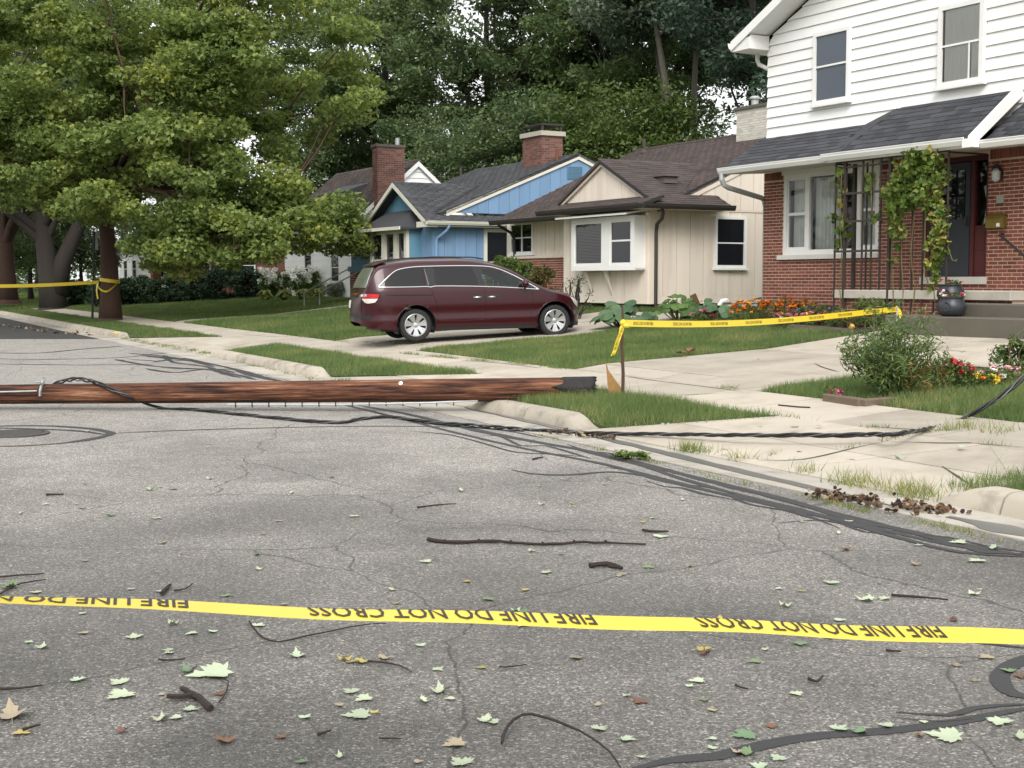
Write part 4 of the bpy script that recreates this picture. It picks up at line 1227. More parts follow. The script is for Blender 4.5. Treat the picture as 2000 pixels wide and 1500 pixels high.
# ================================================================== BLUE BUNGALOW
_o = far_pt(846, 500, 45)
L_ = House('blue_bungalow', 'blue board bungalow with grey roof, cream trim and a brick chimney, behind the van', 'house', _o, .9)
mpL, mpLs = FRONT(0), SIDE(0)
M_CTRIM = mat('cream_trim', (.62, .60, .52), rough=.6, var=.05)
LRY, LRZ, LSL = 5.56, 6.07, .407
LZ = lambda y: LRZ - LSL * (LRY - y)
core = MB().box(-4.5, -.005, .005, 4, .9, 3.55).box(-7.2, -.005, 1.2, 11, .9, 3.75)
lb = L_.part(core, 'wall', M_BLUE)
L_.part(MB().box(-7.1, -.1, .1, 10.8, .2, .895), 'foundation', MATS['dark_foundation'])
boards(L_, mpLs, 0, 11, .40, zc(1.0), zc(3.55), M_BLUE, lb)
boards(L_, mpL, -4.5, 0, .40, zc(1.0), zc(3.5), M_BLUE, lb)
# side door
w = window(L_, mpLs, 1.86, 2.86, 1.15, 3.42, fw=.12, hs=(2.30,), fm=M_CTRIM, glass=G_DARK, back=M_BLIND, sill=False, label='side door with a two light glazed front', name='side_door')
# main gable above the lower roof
lg = lambda y: (LZ(y) if y < LRY else LZ(2 * LRY - y)) - .16
L_.part(MB().slab([(-.03, .75, 3.95), (-.03, 11, 3.6), (-.03, LRY, lg(LRY))], (-.08, 0, 0)), 'gable_wall', M_BLUE)
boards(L_, mpLs, .85, 10.6, .40, zc(3.92), lambda a: max(3.92, lg(a)), M_BLUE, None, 'gable_board')
for s_ in (0, 1):
    yy = (lambda y: y) if s_ == 0 else (lambda y: 2 * LRY - y)
    L_.part(MB().slab([(.0, yy(.45), LZ(.45) - .21), (.0, LRY, LRZ - .21), (.0, LRY, LRZ - .03), (.0, yy(.45), LZ(.45) - .03)], (.08, 0, 0)), 'rake_board', M_CTRIM)
v = MB(); mbox(v, mpLs, 5.12, 5.72, .02, .05, 5.18, 5.62); vf = L_.part(v, 'gable_vent', M_TEAL)
for k in range(7):
    L_.part(MB().slab([(.052, 5.14, 5.20 + k * .06), (.052, 5.70, 5.20 + k * .06), (.07, 5.70, 5.235 + k * .06), (.07, 5.14, 5.235 + k * .06)], (.004, 0, .0)), 'louvre', M_BLUE, vf)
LRX = -7.6
roof_plane(L_, [(LRX, .2, LZ(.2)), (.08, .2, LZ(.2)), (.08, LRY, LRZ), (LRX, LRY, LRZ)], M_SHINGG, n_ind=0, name='main_roof', tab=.45, exp=.16)
L_.part(MB().slab([(.08, 11, LZ(.2)), (LRX, 11, LZ(.2)), (LRX, LRY, LRZ), (.08, LRY, LRZ)], (0, 0, -.1)), 'rear_roof', M_SHINGG)
LX, LCZ, LCS = -2.22, 5.02, .53
lz = lambda x: LCZ - LCS * abs(x - LX)
lym = lambda z: .2 + (z - LZ(.2)) / LSL
roof_plane(L_, [(.42, -.45, lz(.42)), (.42, 4.5, lz(.42)), (.09, 4.5, lz(.09)), (.09, lym(lz(.09)), lz(.09)), (LX, lym(LCZ), LCZ), (LX, -.45, LCZ)], M_SHINGG, n_ind=0, name='cross_roof', thick=.07, tab=.36, exp=.15)
roof_plane(L_, [(-4.86, 1.4, lz(-4.86)), (-4.86, -.45, lz(-4.86)), (LX, -.45, LCZ), (LX, lym(LCZ), LCZ)], M_SHINGG, name='cross_roof', thick=.07, laid=False)
L_.part(MB().slab([(-4.6, -.02, 3.66), (.1, -.02, 3.66), (LX, -.02, 4.86)], (0, .05, 0)), 'gable_wall', M_TEAL)
boards(L_, FRONT(-.02), -4.5, .05, .36, zc(3.5), lambda a: max(3.5, lz(a) - .14), M_TEAL, None, 'gable_board')
for sg in (-1, 1):
    xe = LX + sg * 2.62
    L_.part(MB().slab([(xe, -.40, lz(xe) - .18), (LX, -.40, LCZ - .18), (LX, -.40, LCZ - .02), (xe, -.40, lz(xe) - .02)], (0, -.06, 0)), 'rake_board', M_CTRIM)
L_.part(MB().box(.02, .41, -.43, 4.5, 3.44, 3.47).box(-.3, .4, -.46, -.02, 3.42, 3.60), 'eaves_box', M_CTRIM)
kgutter(L_, (.42, -.45, 3.60), (.42, 4.5, 3.60), M_CTRIM, out=(1, 0, 0))
L_.part(MB().tube([(.45, .35, 3.5), (.45, .35, 3.42), (.38, .32, 3.32), (.1, .1, 3.06), (.08, .08, 2.9), (.08, .08, 1.0)], .05, 8), 'downpipe', M_BLUE)
# front bay with its own hipped hood
bw = L_.part(MB().box(-3.9, -.95, -.45, -.02, 1.5, 3.40), 'bay_window', M_DARKIN)
f = MB()
for q in ((-3.95, -3.75), (-2.95, -2.65), (-1.95, -1.65), (-1.1, -.9)): f.box(q[0], q[1], -.55, -.44, 1.55, 3.38)
f.box(-3.95, -.9, -.54, -.43, 1.42, 1.55); f.box(-3.75, -1.1, -.54, -.43, 3.26, 3.38)
for a, b in ((-3.75, -2.95), (-2.65, -1.95), (-1.65, -1.1)): f.box(a, b, -.52, -.46, 2.36, 2.41)
L_.part(MB().box(-.95, -.89, -.43, -.02, 1.42, 3.38), 'bay_side', M_TEAL, bw)
L_.part(f, 'bay_frame', M_CTRIM, bw)
for a, b in ((-3.75, -2.95), (-2.65, -1.95), (-1.65, -1.1)):
    for z0, z1 in ((1.55, 2.36), (2.41, 3.26)):
        L_.part(MB().add([(a, -.47, z0), (b, -.47, z0), (b, -.47, z1), (a, -.47, z1)], [(0, 1, 2, 3)]), 'pane', G_DARK, bw)
L_.part(MB().add([(-4.2, -.85, 3.45), (-.7, -.85, 3.45), (-1.3, -.10, 4.05), (-3.4, -.10, 4.05), (-4.2, -.02, 3.45), (-.7, -.02, 3.45), (-4.2, -.85, 3.38), (-.7, -.85, 3.38), (-4.2, -.02, 3.38), (-.7, -.02, 3.38)],
        [(0, 1, 2, 3), (1, 5, 2), (0, 3, 4), (6, 7, 1, 0), (7, 9, 5, 1), (8, 6, 0, 4), (6, 8, 9, 7)]), 'bay_roof', M_SHINGG, bw)
L_.part(MB().box(-4.2, -.7, -.9, -.86, 3.36, 3.47), 'bay_fascia', M_CTRIM, bw)
# left wing: entrance side with ledge, brick pier, opening and stair rail
L_.part(MB().box(-6.6, -4.6, -.3, 1.2, 2.02, 2.20).box(-6.5, -4.6, -.2, 1.2, 2.20, 2.9), 'porch_beam', M_TEAL)
pr = L_.part(MB().box(-6.5, -5.9, -.25, .3, .6, 2.02), 'brick_pier', M_MORTAR)
brick_face(L_, FRONT(-.25), -6.5, -5.9, .62, 2.0, pr, (), 0)
brick_face(L_, SIDE(-5.9), -.25, .3, .62, 2.0, pr, (), 0)
for dy in (0, .6):
    L_.part(MB().tube([(-5.6, -.6 + dy, 2.15), (-6.9, -1.9 + dy, 1.25), (-6.9, -1.9 + dy, .7)], .025, 6), 'handrail', M_GREYTRIM)
# chimney through the ridge
ya = 4.6
qa, qb = L_.F.onY(1021, 310, ya), L_.F.onY(1058, 310, ya)
cx0, cx1 = qa[0], qb[0]
M_CHIM = mat('chimney_brick', (.16, .075, .06), rough=.9, rand=.35, var=.2, vscale=4)
ch = L_.part(MB().box(cx0, cx1, ya, ya + .85, 5.4, 6.72), 'chimney', mat('chimney_mortar', (.25, .2, .17), rough=.95))
brick_face(L_, FRONT(ya), cx0, cx1, 5.5, 6.70, ch, (), 0, m=M_CHIM, bl=.23, bh=.08)
brick_face(L_, SIDE(cx1), ya, ya + .85, 5.5, 6.70, ch, (), 0, m=M_CHIM, bl=.23, bh=.08)
L_.part(MB().box(cx0 - .08, cx1 + .08, ya - .08, ya + .93, 6.72, 6.88), 'chimney_cap', mat('cap_stone', (.42, .39, .32), rough=.9, var=.15), ch)
cc = MB()
for x, y in ((cx0 + .05, ya + .05), (cx1 - .05, ya + .05), (cx0 + .05, ya + .8), (cx1 - .05, ya + .8)): cc.box(x - .04, x + .04, y - .04, y + .04, 6.88, 7.08)
cc.box(cx0 - .02, cx1 + .02, ya - .02, ya + .87, 7.08, 7.14)
L_.part(cc, 'chimney_hood', M_DARKTRIM, ch)
q = L_.F.onY(1088, 310, 5.0)
L_.part(MB().tube([(q[0], 5.0, LZ(5.0) - .1), (q[0], 5.0, LZ(5.0) + .38)], .06, 8), 'vent_pipe', mat('rusty_pipe', (.16, .06, .04), rough=.9))
q = L_.F.onY(900, 345, 5.0)
L_.part(MB().tube([(q[0], 5.0, LZ(5.0) - .1), (q[0], 5.0, LZ(5.0) + .3)], .05, 8), 'vent_pipe', MATS['pipe_brown'])

# ================================================================== WHITE HOUSE WITH BRICK CHIMNEY (beyond the blue one)
_o = far_pt(700, 500, 56.0)
Wh = House('white_house', 'white sided house with a tall brick chimney on its gable, left of the blue bungalow', 'house', _o, .95)
ap = Wh.F.onX(815, 314, 0); ev = Wh.F.onX(700, 418, 0)
ra, re_ = ap, ev
wsl = (ap[2] - ev[2]) / (ap[1] - ev[1])
WZ = lambda y: ap[2] - wsl * abs(ap[1] - y)
yb = 2 * ap[1] - ev[1]
ww = Wh.part(MB().add([(-.02, ev[1] + .1, .9), (-.02, yb - .1, .9), (-.02, yb - .1, WZ(yb - .1) - .05), (-.02, ap[1], ap[2] - .1), (-.02, ev[1] + .1, WZ(ev[1] + .1) - .05),
                       (-9, ev[1] + .1, .9), (-9, yb - .1, .9), (-9, yb - .1, WZ(yb - .1) - .05), (-9, ap[1], ap[2] - .1), (-9, ev[1] + .1, WZ(ev[1] + .1) - .05)],
                      [(0, 1, 2, 3, 4), (9, 8, 7, 6, 5), (0, 4, 9, 5), (0, 5, 6, 1), (1, 6, 7, 2)]), 'siding_wall', M_WHITE)
z = 1.0
while z < ap[2] - .3:
    y0 = max(ev[1] + .12, ap[1] - (ap[2] - .12 - z) / wsl); y1 = 2 * ap[1] - y0
    z2 = z + .26
    y2 = max(ev[1] + .12, ap[1] - (ap[2] - .12 - z2) / wsl); y3 = 2 * ap[1] - y2
    if y3 > y2: Wh.part(MB().add([(.035, y0, z), (.035, y1, z), (.002, y3, z2), (.002, y2, z2), (0, y0, z), (0, y1, z)], [(0, 1, 2, 3), (4, 5, 1, 0)]), 'siding_board', M_WHITE, ww)
    z += .26
roof_plane(Wh, [(-9.3, ev[1] - .3, WZ(ev[1] - .3)), (.12, ev[1] - .3, WZ(ev[1] - .3)), (.12, ap[1], ap[2]), (-9.3, ap[1], ap[2])], M_SHINGB, name='roof', tab=.5, exp=.2)
Wh.part(MB().slab([(.12, yb + .3, WZ(yb + .3)), (-9.3, yb + .3, WZ(yb + .3)), (-9.3, ap[1], ap[2]), (.12, ap[1], ap[2])], (0, 0, -.12)), 'rear_roof', M_SHINGB)
for yy in (ev[1] - .3, yb + .3):
    Wh.part(MB().slab([(.10, yy, WZ(yy) - .24), (.10, ap[1], ap[2] - .24), (.10, ap[1], ap[2] - .03), (.10, yy, WZ(yy) - .03)], (.05, 0, 0)), 'rake_board', M_TRIM)
c0, c1 = Wh.F.onX(737, 330, .5), Wh.F.onX(790, 330, .5)
ct = Wh.F.onX(760, 287, .5)[2]
ch = Wh.part(MB().box(.02, .5, c0[1], c1[1], .8, ct), 'chimney', MATS['chimney_mortar'])
brick_face(Wh, SIDE(.5), c0[1], c1[1], 2.6, ct - .02, ch, (), 0, m=M_CHIM, bl=.24, bh=.085)
brick_face(Wh, FRONT(c0[1]), .02, .5, 2.6, ct - .02, ch, (), 0, m=M_CHIM, bl=.24, bh=.085)
Wh.part(MB().box(-.03, .55, c0[1] - .05, c1[1] + .05, ct, ct + .1), 'chimney_cap', M_STONE, ch)
Wh.part(MB().tube([(.25, c1[1] - .2, ct + .1), (.25, c1[1] - .2, ct + .4)], .09, 8), 'flue', M_GREYTRIM, ch)
d0 = Wh.F.onY(637, 360, 1.0); d1 = Wh.F.onY(690, 360, 1.0)
Wh.part(MB().slab([(d0[0], .6, d0[2] - .9), (d1[0], .6, d0[2] - .9), (d1[0], 3.2, d0[2] + .02), (d0[0], 3.2, d0[2] + .02)], (0, 0, .4)), 'dormer_roof', M_SHINGG)
for a0, a1 in ((-3.2, -2.2), (-6.4, -5.4)):
    window(Wh, FRONT(ev[1] + .1), a0, a1, 1.6, 2.9, fw=.08, hs=(2.25,), glass=G_DARK, back=M_DARKIN)
zz = 1.0
while zz < WZ(ev[1]) - .3:
    Wh.part(MB().box(-9, -.02, ev[1] + .07, ev[1] + .10, zz, zz + .24), 'siding_board', M_WHITE, ww); zz += .26

# ================================================================== houses further down the street, seen between the leaves
def far_house(s, n, wid, dep, h, wallm, roofm, label, brick_porch):
    P = W(s, n, 0)
    Hh = House('brick_porch_house' if brick_porch else 'sided_house', label, 'house', P, 1.0)
    wl = Hh.part(MB().box(-wid, 0, 0, dep, .8, h), 'wall', wallm)
    if not brick_porch:
        z = 1.0
        while z < h - .2:
            Hh.part(MB().box(.0, .03, .02, dep - .02, z, z + .27), 'siding_board', wallm, wl)
            Hh.part(MB().box(-wid, 0, -.03, 0, z, z + .27), 'siding_board', wallm, wl); z += .29
    rd = h + dep * .32
    Hh.part(MB().slab([(-wid - .3, -.4, h - .12), (.3, -.4, h - .12), (.3, dep / 2, rd), (-wid - .3, dep / 2, rd)], (0, 0, .12)), 'roof', roofm)
    Hh.part(MB().slab([(.3, dep + .4, h - .12), (-wid - .3, dep + .4, h - .12), (-wid - .3, dep / 2, rd), (.3, dep / 2, rd)], (0, 0, .12)), 'roof', roofm)
    Hh.part(MB().slab([(-.05, 0, h), (-.05, dep, h), (-.05, dep / 2, rd - .05)], (.05, 0, 0)), 'gable_wall', wallm)
    for a in (1.0, dep - 2.6): window(Hh, SIDE(.03), a, a + 1.0, 1.9, 3.2, fw=.08, hs=(2.55,), glass=G_DARK, back=M_DARKIN)
    for k in range(3): window(Hh, FRONT(-.03), -wid + 1 + k * 2.6, -wid + 2.2 + k * 2.6, 1.9, 3.2, fw=.08, hs=(2.55,), glass=G_DARK, back=M_DARKIN)
    if brick_porch:
        Hh.part(MB().slab([(-wid * .6, -2.6, 3.35), (.2, -2.6, 3.35), (.2, 0, 3.9), (-wid * .6, 0, 3.9)], (0, 0, .1)), 'porch_roof', roofm)
        for x in (-wid * .55, -.15):
            Hh.part(MB().box(x - .25, x + .25, -2.5, -2.0, .7, 3.35), 'porch_pillar', M_BRICK)
        Hh.part(MB().box(-wid * .3 - .08, -wid * .3 + .08, -2.4, -2.24, 1.2, 3.35), 'porch_post', M_TRIM)
        Hh.part(MB().box(-wid * .6, .2, -2.6, -.01, .6, 1.2), 'porch_floor', M_BRICK)
    return Hh
far_house(75, 19, 9, 8, 4.0, mat('far_brick', (.13, .055, .042), rough=.9, var=.3, vscale=3), M_SHINGB, 'brick house with a pillared front porch, behind the maple', True)
far_house(60.5, 21.5, 3.5, 7, 4.4, M_WHITE, M_SHINGG, 'white sided wing glimpsed under the maple branch', False)
far_house(96, 19, 9, 8, 4.0, M_WHITE, M_SHINGG, 'pale house far down the street behind the street trees', False)
# ================================================================== TREES
M_BARK = mat('bark_brown', (.075, .044, .033), rough=.95, var=.3, vscale=3, fine=.2, fscale=30, bump=.9, bscale=14, stretch=(1, 1, .22))
M_BARKD = mat('bark_dark', (.030, .025, .022), rough=.95, var=.3, vscale=3, fine=.2, fscale=30, bump=.9, bscale=14, stretch=(1, 1, .2))
M_BARKG = mat('bark_grey', (.15, .135, .11), rough=.95, var=.3, vscale=2, fine=.2, fscale=30, bump=.8, bscale=14, stretch=(1, 1, .2))
F_MAPLE = leaf_mat('maple_foliage', (.110, .160, .046), (.275, .345, .108), trans=.42, c3=(.30, .33, .08), patch=.5)
F_OAK = leaf_mat('dark_foliage', (.060, .098, .042), (.145, .200, .082), trans=.38, patch=.25)
F_ASH = leaf_mat('mid_foliage', (.068, .112, .042), (.160, .215, .084), trans=.38, patch=.3)
F_GREY = leaf_mat('grey_foliage', (.07, .105, .064), (.16, .195, .125), trans=.3, patch=.3)
F_CONI = leaf_mat('blue_foliage', (.034, .064, .042), (.084, .125, .080), trans=.25, patch=.3)
F_YEL = leaf_mat('yellowish_foliage', (.05, .088, .022), (.11, .155, .042), trans=.3, patch=.3)

def limb_set(mb, base, top, r0, targets, rngt, k=7, lo=.22):
    """tapered trunk from base to top and limbs curving out to the targets"""
    base, top = np.array(base, float), np.array(top, float)
    trunk = wob(base, top, 9, .015, rngt)
    rad = [r0 * (1.35 if i == 0 else 1.08 if i == 1 else 1) * (1 - .72 * i / 9) for i in range(10)]
    mb.tube(trunk, rad, 12)
    mb.tube([base - [0, 0, .15], base + [0, 0, .12]], [r0 * 1.75, r0 * 1.3], 12, cap=False)
    H_ = top[2] - base[2]
    ends = []
    for t in targets:
        t = np.array(t, float)
        h = np.clip((t[2] - base[2]) / H_ - rngt.uniform(.22, .45), lo, .92)
        i = h * 9; i0 = int(i); p = trunk[i0] * (1 - (i - i0)) + trunk[min(i0 + 1, 9)] * (i - i0)
        r = r0 * (1 - .72 * h) * rngt.uniform(.38, .58)
        q = wob(p, t, 6, .05, rngt, sag=.10)
        mb.tube(q, [r * (1 - .8 * j / 6) for j in range(7)], k, cap=False)
        ends.append(q)
    return trunk, ends

def make_tree(name, label, group, pos, base_r, lobes, n_cl, per, leaf, m_leaf, m_bark, seed, H_top=None, lean=(0, 0), cl_r=(.7, 1.15), kind='oval', n_limb=14, flat=.55, up=1.0, hollow=.55, lo=.22):
    """lobes: (dx, dy, z, rx, ry, rz, weight) relative to the foot of the trunk"""
    r = np.random.default_rng(seed)
    root = thing(name, label, 'tree', pos, 0, group)
    C = []
    wts = np.array([l[6] for l in lobes], float); wts /= wts.sum()
    for l, cnt in zip(lobes, np.round(wts * n_cl).astype(int)):
        d = r.normal(size=(cnt, 3)); d /= np.linalg.norm(d, axis=1)[:, None]
        rad = r.uniform(hollow ** 3, 1, cnt) ** (1 / 3)
        C.append(np.array(l[:3]) + d * rad[:, None] * np.array(l[3:6]))
    C = np.concatenate(C)
    R_ = r.uniform(cl_r[0], cl_r[1], len(C))
    top_z = H_top or max(l[2] + l[5] * .7 for l in lobes)
    mb = MB()
    idx = r.choice(len(C), min(n_limb, len(C)), replace=False)
    trunk, ends = limb_set(mb, (0, 0, 0), (lean[0], lean[1], top_z), base_r, C[idx], r, lo=lo)
    allp = np.array([p for q in ends for p in q[2:]])
    for c in C[:: max(1, len(C) // 110)]:
        j = np.argmin(np.linalg.norm(allp - c, axis=1))
        if np.linalg.norm(allp[j] - c) > .3:
            mb.tube(wob(allp[j], c, 3, .06, r, sag=.06), [.045 * base_r / .3, .032 * base_r / .3, .02, .012], 4, cap=False)
    mb.build('trunk', m_bark, root, smooth=True)
    P = clump_points(C, R_, per, r, flat)
    leaves('crown', P, leaf, m_leaf, root, r, kind, up=up)
    return root

# --- the big maple at the kerb
MAP = W(51.4, 8.95, .2)
make_tree('maple_tree', 'big spreading maple with a tape wrapped round its reddish trunk', None, MAP, .335,
          [(.3, 0, 10.0, 7.0, 6.5, 5.0, 1.25), (5.8, -1.0, 9.3, 4.8, 4.5, 3.3, .85), (2.8, -4.6, 4.7, 3.6, 2.2, 2.2, .55), (4.2, -1, 5.6, 2.6, 2.6, 1.8, .30), (5.8, -2.4, 4.0, 1.9, 1.6, 1.3, .16), (3.4, -4.8, 2.55, 1.5, 1.2, .9, .16), (-.2, -1.6, 4.5, 1.8, 1.2, .8, .14), (-5.2, -1.2, 8.6, 4.6, 4.5, 3.6, .75), (-2.8, -4.0, 5.8, 2.8, 2.0, 2.0, .30), (-1.2, 2.0, 5.2, 3.5, 2.5, 1.6, .3), (-.8, -3.4, 8.6, 3.2, 1.4, 2.6, .40), (3.5, -3.6, 8.2, 3.0, 1.4, 2.2, .30), (5.2, -5.2, 2.9, 1.9, 1.0, 1.0, .18), (6.8, -2.6, 3.7, 2.3, 1.8, 1.2, .28), (9.2, -1.5, 3.2, 1.5, 1.2, .75, .13)],
          540, 290, .155, F_MAPLE, M_BARK, 11, H_top=13, cl_r=(.6, 1.05), kind='star', n_limb=26, flat=.5, lo=.36)

# --- old street trees beyond it
for pos, rb, seed, lab, mb_, ln in ((W(71.5, 9.7, .25), .55, 21, 'old street tree with a thick dark forked trunk, next beyond the maple', M_BARKD, (-1.2, 0)), (far_pt(12, 589, 76), .52, 22, 'brown barked street tree at the left edge, beyond the forked one', M_BARK, (.6, 0))):
    t = make_tree('street_tree', lab, 'old street trees beyond the maple', pos, rb, [(0, 0, 13, 7, 7, 5.5, 1), (-4, -2, 9, 4, 4, 3, .5), (4, -1, 9, 4, 4, 3, .5)], 170, 190, .30, F_ASH, mb_, seed, H_top=14, lean=ln, cl_r=(.9, 1.5), n_limb=16)
mb = MB(); q = W(71.5, 9.7, .25) * 0
mb.tube([(.2, 0, .8), (.5, 0, 2.4), (1.5, 0, 4.5), (2.6, .2, 7.5)], [.5, .42, .32, .16], 10)
mb.build('fork', M_BARKD, [o for o in bpy.data.objects if o.name == 'street_tree'][0], smooth=True)

# --- woods behind the houses: three grown forms, each tree turned and sized on its own
def proto(seed, lobes, n_cl, per, leaf, m, bark, rb, H, lean=(0, 0), n_limb=11, **k):
    return make_tree('forest_tree', 'x', 'tall trees behind the houses', (0, 0, -500), rb, lobes, n_cl, per, leaf, m, bark, seed, H_top=H, lean=lean, cl_r=(1.0, 1.7), n_limb=n_limb, **k)
PA = proto(31, [(0, 0, 16.5, 6, 6, 5, 1), (-3.8, -1, 14, 3.2, 3.2, 1.8, .3), (3.8, 1, 14, 3.2, 3.2, 2.2, .3), (-1, -2.5, 10.5, 3.4, 2.6, 2.0, .28), (1, 0, 21, 4, 4, 3, .3)], 150, 170, .34, F_OAK, M_BARKD, .42, 20, lo=.42)
PB = proto(32, [(0, 0, 16, 5.5, 5.5, 5, 1), (-4, 1, 13, 3, 3, 1.6, .3), (3.8, -1, 12.5, 3, 3, 1.8, .3), (1, -2, 9.5, 3.2, 2.4, 1.9, .28), (-1, 0, 20, 4, 4, 3.5, .35)], 150, 170, .34, F_ASH, M_BARKD, .40, 19, lean=(1.0, 0), lo=.42)
PC = proto(33, [(0, 0, 7, 3.8, 3.8, 3.4, 1), (-2, -1, 4.5, 2.4, 2.4, 1.8, .4), (2, 0, 5, 2.6, 2.6, 2, .4), (0, 0, 10, 2.4, 2.4, 2, .3)], 130, 170, .26, F_OAK, M_BARKD, .22, 9)
PD = proto(34, [(0, 0, 6, 3.4, 3.4, 3.0, 1), (-2, -1, 4.2, 2.2, 2.2, 1.6, .4), (1.8, 0, 4.2, 2.4, 2.4, 1.6, .4), (0, 0, 9, 2.2, 2.2, 1.6, .3)], 110, 170, .26, F_YEL, M_BARKD, .2, 8)
PE = proto(35, [(0, 0, 15, 4.8, 4.8, 5, 1), (0, -2, 9.5, 4, 3.5, 3.4, .6), (0, -1, 5.5, 3.6, 3.4, 2.6, .5), (.5, 0, 20, 3.6, 3.6, 3.4, .4)], 210, 190, .30, F_CONI, M_BARKD, .36, 19)
PF = proto(36, [(0, 0, 17.5, 5, 5, 3.6, 1), (-2.5, 0, 15, 3, 3, 2, .3), (3, 0, 14.5, 3, 3, 2, .3)], 110, 190, .32, F_GREY, M_BARKG, .30, 18, lean=(-2.4, 0), n_limb=7, lo=.72)
PG = proto(37, [(0, 0, 18, 4.5, 4.5, 3.6, 1), (2.5, 0, 15, 3, 3, 2, .3)], 100, 190, .32, F_ASH, M_BARKG, .27, 19, lean=(.3, 0), n_limb=7, lo=.72)
spots = [  # image column, distance, size, turn, form, label
    (952, 88, 1.0, .4, PA, 'tall dark tree with a forked trunk standing over the blue bungalow chimney'),
    (1088, 92, 1.05, 2.1, PB, 'tall tree with a dark straight trunk between the two bungalow roofs'),
    (745, 92, .95, 1.2, PB, 'tall tree rising behind the brick chimney of the white house'),
    (1190, 84, .95, 5.2, PB, 'tall tree behind the cream bungalow gable'),
    (1342, 72, 1.0, 0.0, PF, 'slender pale trunk leaning left above the cream bungalow ridge'),
    (1336, 76, 1.02, .25, PF, 'dark slender trunk leaning left, right beside the pale one'),
    (1358, 74, 1.0, .6, PG, 'slim upright pale trunk, rightmost of the bare trunks above the cream ridge'),
    (1470, 66, .92, 1.0, PE, 'dense blue green tree beside the white eaves of the brick house'),
    (1265, 88, .98, 2.6, PA, 'tall dark tree behind the leaning trunks'),
    (650, 100, 1.0, .9, PA, 'tall dark tree behind the right side of the maple'),
    (400, 112, 1.0, 5.0, PA, 'tall tree behind the maple crown, left of the white house'),
    (240, 120, 1.0, 1.7, PB, 'tall tree behind the maple trunk'),
    (80, 125, 1.0, 3.3, PA, 'tall tree far down the street behind the forked street tree'),
    (-60, 118, 1.0, .2, PB, 'tall tree far down the street at the left border'),
    (1150, 70, 1.0, 2.2, PD, 'small yellowish tree behind the blue gable'),
    (1255, 68, 1.0, .5, PD, 'small yellowish tree behind the cream ridge, under the leaning trunks'),
    (600, 92, 1.0, 1.9, PC, 'dark tree filling the gap left of the white house'),
    (690, 96, 1.0, .3, PC, 'dark tree directly behind the white house roof'),
    (905, 78, .85, 1.1, PC, 'small dark tree behind the blue roof'),
    (1005, 74, .9, 4.4, PC, 'small dark tree directly behind the blue chimney'),
    (830, 84, .95, 2.6, PC, 'small dark tree beside the white gable'),
    (1075, 76, .9, 3.5, PC, 'small dark tree right of the blue chimney'),
    (1400, 84, .75, 5.5, PC, 'small dark tree below the sky gap beside the brick house'),
    (330, 95, .8, 2.0, PC, 'small dark tree in front of the far pale house'),
    (60, 90, .8, 4.8, PC, 'small dark tree between the street trunks'),
    (-20, 84, .7, .8, PC, 'small dark tree behind the left street trunk'),
    (160, 92, .65, 3.7, PC, 'small dark tree left of the sign post'),
]
used = set()
for u, d, sc, rz, p, lab in spots:
    P = far_pt(u, 560, d); s_, n_ = sn(P)
    o = p if id(p) not in used else copy_tree(p)
    used.add(id(p))
    o.location = (P[0], P[1], terr(n_) - .1)
    o.rotation_euler = (0, 0, rz); o.scale = (sc, sc, sc * random.uniform(.96, 1.05))
    o['label'] = lab; o['category'] = 'tree'
# distant woods that close the view low down
r_ = np.random.default_rng(5)
C = []
for k in range(420):
    x = r_.uniform(-95, 75); y = r_.uniform(125, 150)
    C.append((x, y, 15 * r_.uniform(0, 1) ** 1.5 * (.75 + .25 * sin(x * .21) * cos(x * .07))))
P = clump_points(np.array(C), r_.uniform(1.4, 2.6, len(C)), 90, r_, .7)
tag(leaves('far_woods', P, .62, F_OAK, None, r_, 'oval'), kind='stuff')

# trees on the near side of the street, out of view behind the camera: what the windows mirror
C = np.array([W(r_.uniform(-40, 60), -16 - r_.uniform(0, 8), 2.2 + 11 * r_.uniform()) for k in range(170)])
P = clump_points(C, r_.uniform(1.3, 2.2, len(C)), 70, r_, .8)
tag(leaves('near_side_woods', P, .62, F_ASH, None, r_, 'oval'), kind='stuff')
# undergrowth that closes the view under the street trees
C = np.array([(x, r_.uniform(100, 122), r_.uniform(.3, 5.5)) for x in r_.uniform(-75, -18, 120)])
P = clump_points(C, r_.uniform(.9, 1.7, len(C)), 90, r_, .8)
tag(leaves('undergrowth', P, .42, F_OAK, None, r_, 'oval'), kind='stuff')

# ================================================================== SHRUBS AND HEDGES
def shrub(name, label, cat, pos, rad, n_cl, per, leaf, m, seed, group=None, kind='oval', cl=.3, stems=8, bark=None, flat=.8, up=.7):
    r = np.random.default_rng(seed)
    root = thing(name, label, cat, pos, 0, group)
    d = r.normal(size=(n_cl, 3)); d /= np.linalg.norm(d, axis=1)[:, None]
    d *= (r.uniform(.25, 1, n_cl) ** (1 / 2.5))[:, None]
    C = d * np.array(rad) + np.array([0, 0, rad[2] * .95])
    C[:, 2] = np.maximum(C[:, 2], .12)
    P = clump_points(C, r.uniform(.7, 1.2, n_cl) * cl, per, r, flat)
    P = P[P[:, 2] > .02]
    mb = MB()
    for i in range(stems):
        c = C[r.integers(n_cl)]
        mb.tube(wob((c[0] * .15, c[1] * .15, -.05), c, 4, .06, r), [.02, .017, .013, .010, .006], 5, cap=False)
    mb.build('stems', bark or M_BARKD, root)
    leaves('foliage', P, leaf, m, root, r, kind, up=up)
    return root
F_YEW = leaf_mat('yew_foliage', (.012, .030, .014), (.030, .058, .022), trans=.08, patch=1.0)
F_PRIV = leaf_mat('privet_foliage', (.045, .085, .018), (.105, .165, .035), trans=.25, patch=1.5)
F_PRIVR = leaf_mat('russet_foliage', (.06, .06, .018), (.12, .10, .03), trans=.2, patch=1.5)
